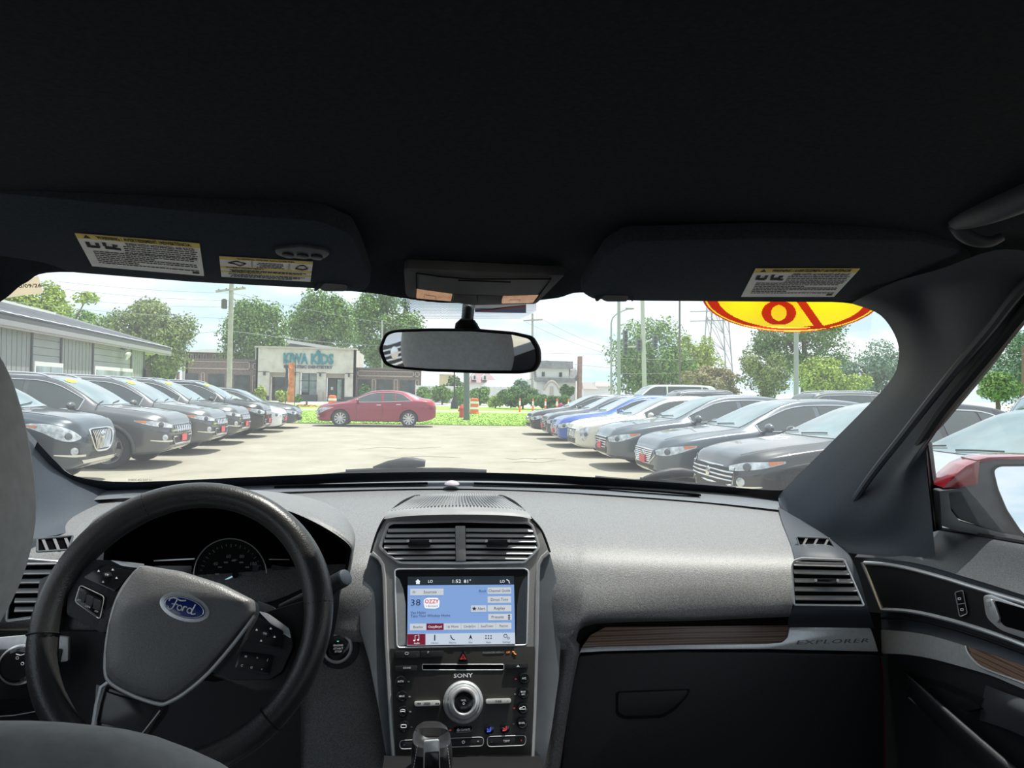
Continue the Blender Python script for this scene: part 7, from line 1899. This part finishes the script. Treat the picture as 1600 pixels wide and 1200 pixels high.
MB().bar(a+V((-1.0,-.2,-.75)), a+V((1.0,-.2,-.45)), .12, .14).build('cross_arm', m_wood_pole, t, smooth=False)
MB().lathe([(.17,-.35),(.2,-.3),(.2,.25),(.1,.33)], a+V((-.4,-.25,-1.6)), (0,0,1), 12).build('transformer', m_trimgry, t)
for dx_ in (-.8,-.3,.4,.8): MB().lathe([(.04,0),(.06,.05),(.03,.15)], a+V((dx_,-.2,-.6+.15*dx_)), (0,0,1), 8).build('insulator', m_trimgry, t)
pole('utility_pole','thin pale pole in front of the olive tree',290,508,80,4,m_conc,px_b=285)
t,a,b,r = pole('street_lamp_post','short black ornamental lamp post under the mirror',710,575,58,2.4,m_trimblk,'lamp post')
MB().lathe([(.32,0),(.28,.5),(.10,1.0)], b, (0,0,1), 12).build('base', m_trimblk, t); MB().ball(a, .25).build('lantern', m_trimgry, t)
pole('sign_pole','thick dark pole rising from the grass behind the mirror',729,500,36,9,m_dkpole)
t,a,b,r = pole('utility_pole','wooden utility pole with a cross arm right of the mirror',832,490,84,3.6,m_wood_pole)
MB().bar(a+V((-1.1,-.2,-.9)), a+V((1.2,-.2,-.7)), .14, .16).build('cross_arm', m_wood_pole, t, smooth=False)
t,a,b,r = pole('street_light','slim street light with a curved arm above the right hand row',955,505,70,3,m_galv,'street light')
MB().tube(cr([a, aty(958,496,70), aty(968,488,70), aty(984,482,70)], 10), .07, 6).build('arm', m_galv, t); MB().ball(aty(984,482,70), (.5,.2,.12)).build('lamp_head', m_galv, t)
pole('sign_pole','green grey pole second from the gambrel house',967,440,48,5.6,m_galv)
t,a,b,r = pole('signal_pole','concrete grey signal pole carrying traffic lights',1003,440,56,7,m_conc,'traffic light',px_b=1008)
MB().tube([aty(1005,541,56), aty(975,543,56.4)], .07, 8).build('mast_arm', m_conc, t); MB().tube([aty(1005,536,56), aty(1024,529,56.4)], .07, 8).build('mast_arm', m_conc, t)
for px, py in ((977,526),(977,546),(998,540),(1023,534)):
    p = aty(px,py,56); hs = MB().box((p.x-.17,p.y-.15,p.z-.5),(p.x+.17,p.y+.15,p.z+.5)).build('signal_head', m_dkpole, t, bevel=.03)
    for k in range(3): MB().lathe([(.11,0),(.12,.06)], V((p.x,p.y-.14,p.z+.3-.3*k)), (0,-1,0), 10).build('signal_lens', m_trimblk, hs)
pole('utility_pole','slim dark pole left of the steel pylon',1062,440,60,3.2,M('dark wood',(0.16,0.14,0.14),.9))
pole('light_pole','wide grey square pole below the yellow oval decal',1244,440,34,7.6,m_galv)
pole('utility_pole','brown pole at the frame edge of the passenger window',1598,540,40,4,M('brown pole',(0.22,0.14,0.12),.9))
pole('utility_pole','small pale pole behind the clinic trees',597,500,98,2.4,m_conc)
# steel pylon
pt = empty('steel_pylon', aty(1118,612,150), 0, 'lattice steel transmission pylon between the trees', 'pylon')
legs = [((1106,440),(1094,612)),((1116,440),(1112,612)),((1131,500),(1138,612)),((1138,520),(1148,612))]
corners = []
for i,((xa,ya),(xb,yb)) in enumerate((((1108,430),(1095,627)),((1116,430),(1104,627)),((1128,470),(1137,627)),((1136,470),(1148,627)))):
    P = aty(xa,ya,150+4*(i%2)); Q = aty(xb,yb,150+4*(i%2)); corners.append((P,Q)); MB().bar(P, Q, .22).build('leg', m_galv, pt, smooth=False)
for i,j in ((0,1),(1,2),(2,3),(0,2)):
    for k in range(6):
        u, w_ = k/6, (k+1)/6
        MB().bar(corners[i][0].lerp(corners[i][1],u), corners[j][0].lerp(corners[j][1],w_), .12).build('brace', m_galv, pt, smooth=False)
        MB().bar(corners[i][0].lerp(corners[i][1],w_), corners[j][0].lerp(corners[j][1],w_), .12).build('brace', m_galv, pt, smooth=False)
for y_ in (487,502): MB().bar(aty(1078,y_,150), aty(1150,y_-2,150), .2).build('cross_arm', m_galv, pt, smooth=False)
# overhead wires
WIRES = 'overhead wires'
for i,(x0,y0,x1,y1,Y0,Y1,sag,lab) in enumerate(((90,440,366,458,46,52,3,'upper wire crossing the sky left of the utility pole'),(100,452,362,470,46,52,3,'second wire crossing the sky left of the utility pole'),(130,470,362,480,46,52,2,'third wire left of the utility pole'),
        (362,498,-60,462,52,40,4,'long wire sagging across the olive tree'),(300,521,362,514,56,52,1,'short wire reaching the utility pole from the olive tree'),(362,458,660,512,52,76,5,'wire crossing the trees behind the clinic'),(360,517,597,540,52,98,4,'low wire slanting above the clinic roof'),
        (849,500,955,545,84,72,3,'wire from the cross arm towards the street light'),(821,503,970,560,84,60,3,'lower wire from the cross arm'),(845,552,1130,553,84,84,1,'level wire behind the signals'),(970,560,1100,562,60,62,1,'lower level wire behind the signals'),
        (832,560,955,575,84,70,1,'faint wire over the far houses'),(967,584,1062,583,48,60,0,'short level wire in the right hand trees'),(1400,556,1640,552,44,36,1,'wire seen through the passenger window'))):
    A = aty(x0,y0,Y0); B = aty(x1,y1,Y1)
    P = [A.lerp(B,k/12)-V((0,0,math.sin(PI*k/12)*sag*.05*Y0/50)) for k in range(13)]
    o = MB().tube(P, .00024*(Y0+Y1)/2, 4).build('overhead_wire', m_wire); props(o, lab, 'wire', WIRES)

# ================================================================== street furniture
m_or = M('safety orange', (0.82,0.16,0.04), .55, var=.05); m_wr = M('reflective white', (0.8,0.8,0.78), .4)
def barrel(px, py0, py1, Y, lab):
    c = aty(px, py1, Y); h = aty(px,py0,Y).z; r = .29
    t = empty('traffic_drum', (c.x,Y,0), 0, lab, 'traffic barrel', 'orange traffic drums')
    MB().lathe([(r*1.15,0),(r*1.12,.10),(r,.12),(r*.96,.42),(r*.93,.75),(r*.86,1.0),(r*.5,1.04)], (c.x,Y,.0), (0,0,1), 16).build('drum', m_or, t)
    for z in (.32,.68): MB().lathe([(r*1.0,z),(r*.985,z+.15)], (c.x,Y,0), (0,0,1), 16, cap=False).build('reflective_band', m_wr, t)
barrel(519,624,640,50,'orange traffic drum beyond the crimson car bonnet'); barrel(741,626,646,46,'orange traffic drum right of the thick dark pole')
hy = aty(721,650,39); t = empty('fire_hydrant', (hy.x,39,0), 0, 'red fire hydrant in the grass beside the thick dark pole', 'hydrant')
m_hyd = M('hydrant red', (0.55,0.05,0.05), .5)
MB().lathe([(.20,0),(.18,.06),(.12,.08),(.12,.48),(.15,.5),(.15,.56),(.12,.60),(.07,.70),(.03,.76)], (hy.x,39,0), (0,0,1), 16).build('barrel', m_hyd, t)
for s_ in (-1,1): MB().lathe([(.06,0),(.06,.16),(.04,.2)], (hy.x,39,.42), (s_,0,0), 10).build('nozzle', m_hyd, t)
for px in (812,832.5,852,870,888):
    Y = 50; c = aty(px,645,Y); t = empty('marker_post', (c.x,Y,0), 0, {812:'first orange marker post, nearest the thick dark pole',832.5:'second orange marker post from the thick dark pole',852:'third orange marker post from the thick dark pole',870:'fourth orange marker post, beside the pink flowers',888:'last orange marker post, next to the black sedan'}[px], 'marker post', 'orange marker posts')
    MB().lathe([(.22,0),(.2,.06),(.07,.08),(.055,1.0),(.03,1.05)], (c.x,Y,0), (0,0,1), 10).build('post', m_or, t); MB().lathe([(.068,.55),(.064,.85)], (c.x,Y,0), (0,0,1), 10, cap=False).build('reflective_band', m_wr, t)
# feather banner
fb = aty(455,628,47); t = empty('feather_banner', (fb.x,47,0), 0, 'tall orange feather banner on the grass before the clinic', 'banner')
MB().tube([V((fb.x+.2,47,0)), V((fb.x+.22,47,2.2)), V((fb.x+.2,47,3.5)), V((fb.x+.0,47,3.75))], .025, 6).build('mast', m_trimgry, t)
mor2 = M('banner orange', (0.72,0.25,0.13), .7, var=.25, scale=2.5)
P0 = [aty(460,y,47) for y in (566,580,595,610,622,629)]; P1 = [aty(x,y,47) for x,y in ((450.5,567),(451.5,580),(450.5,595),(450,610),(449,622),(449,629))]
MB().grid([P0,[p.lerp(q,.5)+V((0,.08,0)) for p,q in zip(P0,P1)],P1,[q+V((0,.02,0)) for q in P1],[p.lerp(q,.5)+V((0,.10,0)) for p,q in zip(P0,P1)],[p+V((0,.02,0)) for p in P0]]).build('cloth', mor2, t)
for k,y_ in enumerate((574,586,600,613)): MB().tube([aty(452.5,y_,46.9), aty(457.5,y_+2,46.9), aty(454,y_+5,46.9)], .035, 5).build('printed_mark', m_or, t)
# dark and red hanging pennant left of the banner
pb = empty('dark_pennant', (aty(447,600,48).x,48,0), 0, 'dark blue pennant strip hanging left of the orange banner', 'banner')
MB().tube([V((aty(446.5,600,48).x,48,0)), V((aty(446.5,600,48).x,48,3.3))], .025, 6).build('mast', m_trimgry, pb)
MB().grid([[aty(x,y,48) for x,y in ((444,571),(447,580),(445,590),(448,600),(446,610))],[aty(x,y,48) for x,y in ((450,571),(450,580),(450,590),(451,600),(449,610))],[aty(x,y,48.05) for x,y in ((450,571),(450,580),(450,590),(451,600),(449,610))],[aty(x,y,48.05) for x,y in ((444,571),(447,580),(445,590),(448,600),(446,610))]]).build('cloth', M('pennant navy',(0.06,0.07,0.13),.8,var=.6,scale=6), pb)
# no left turn sign
ns = aty(1068.5,615,44); t = empty('no_left_turn_sign', (ns.x,44,0), 0, 'square white no left turn sign above the right hand cars', 'road sign')
w_ = .27
MB().box((ns.x-w_,43.98,ns.z-w_),(ns.x+w_,44,ns.z+w_)).build('sign_plate', m_wr, t, smooth=False)
MB().tube([V((ns.x+.2*math.cos(2*PI*k/24),43.96,ns.z+.2*math.sin(2*PI*k/24))) for k in range(24)], .025, 6, closed=True).build('red_ring', m_tag, t)
MB().bar((ns.x-.14,43.95,ns.z+.14),(ns.x+.14,43.95,ns.z-.14),.04,.02).build('red_slash', m_tag, t, smooth=False)
MB().tube([V((ns.x+.08,43.965,ns.z-.12)),V((ns.x+.08,43.965,ns.z+.03)),V((ns.x-.10,43.965,ns.z+.03))], .025, 6).build('turn_arrow', m_trimblk, t)
MB().tube([V((ns.x,44.03,0)),V((ns.x,44.03,ns.z+.25))], .03, 8).build('sign_post', m_galv, t)
finish_texts()
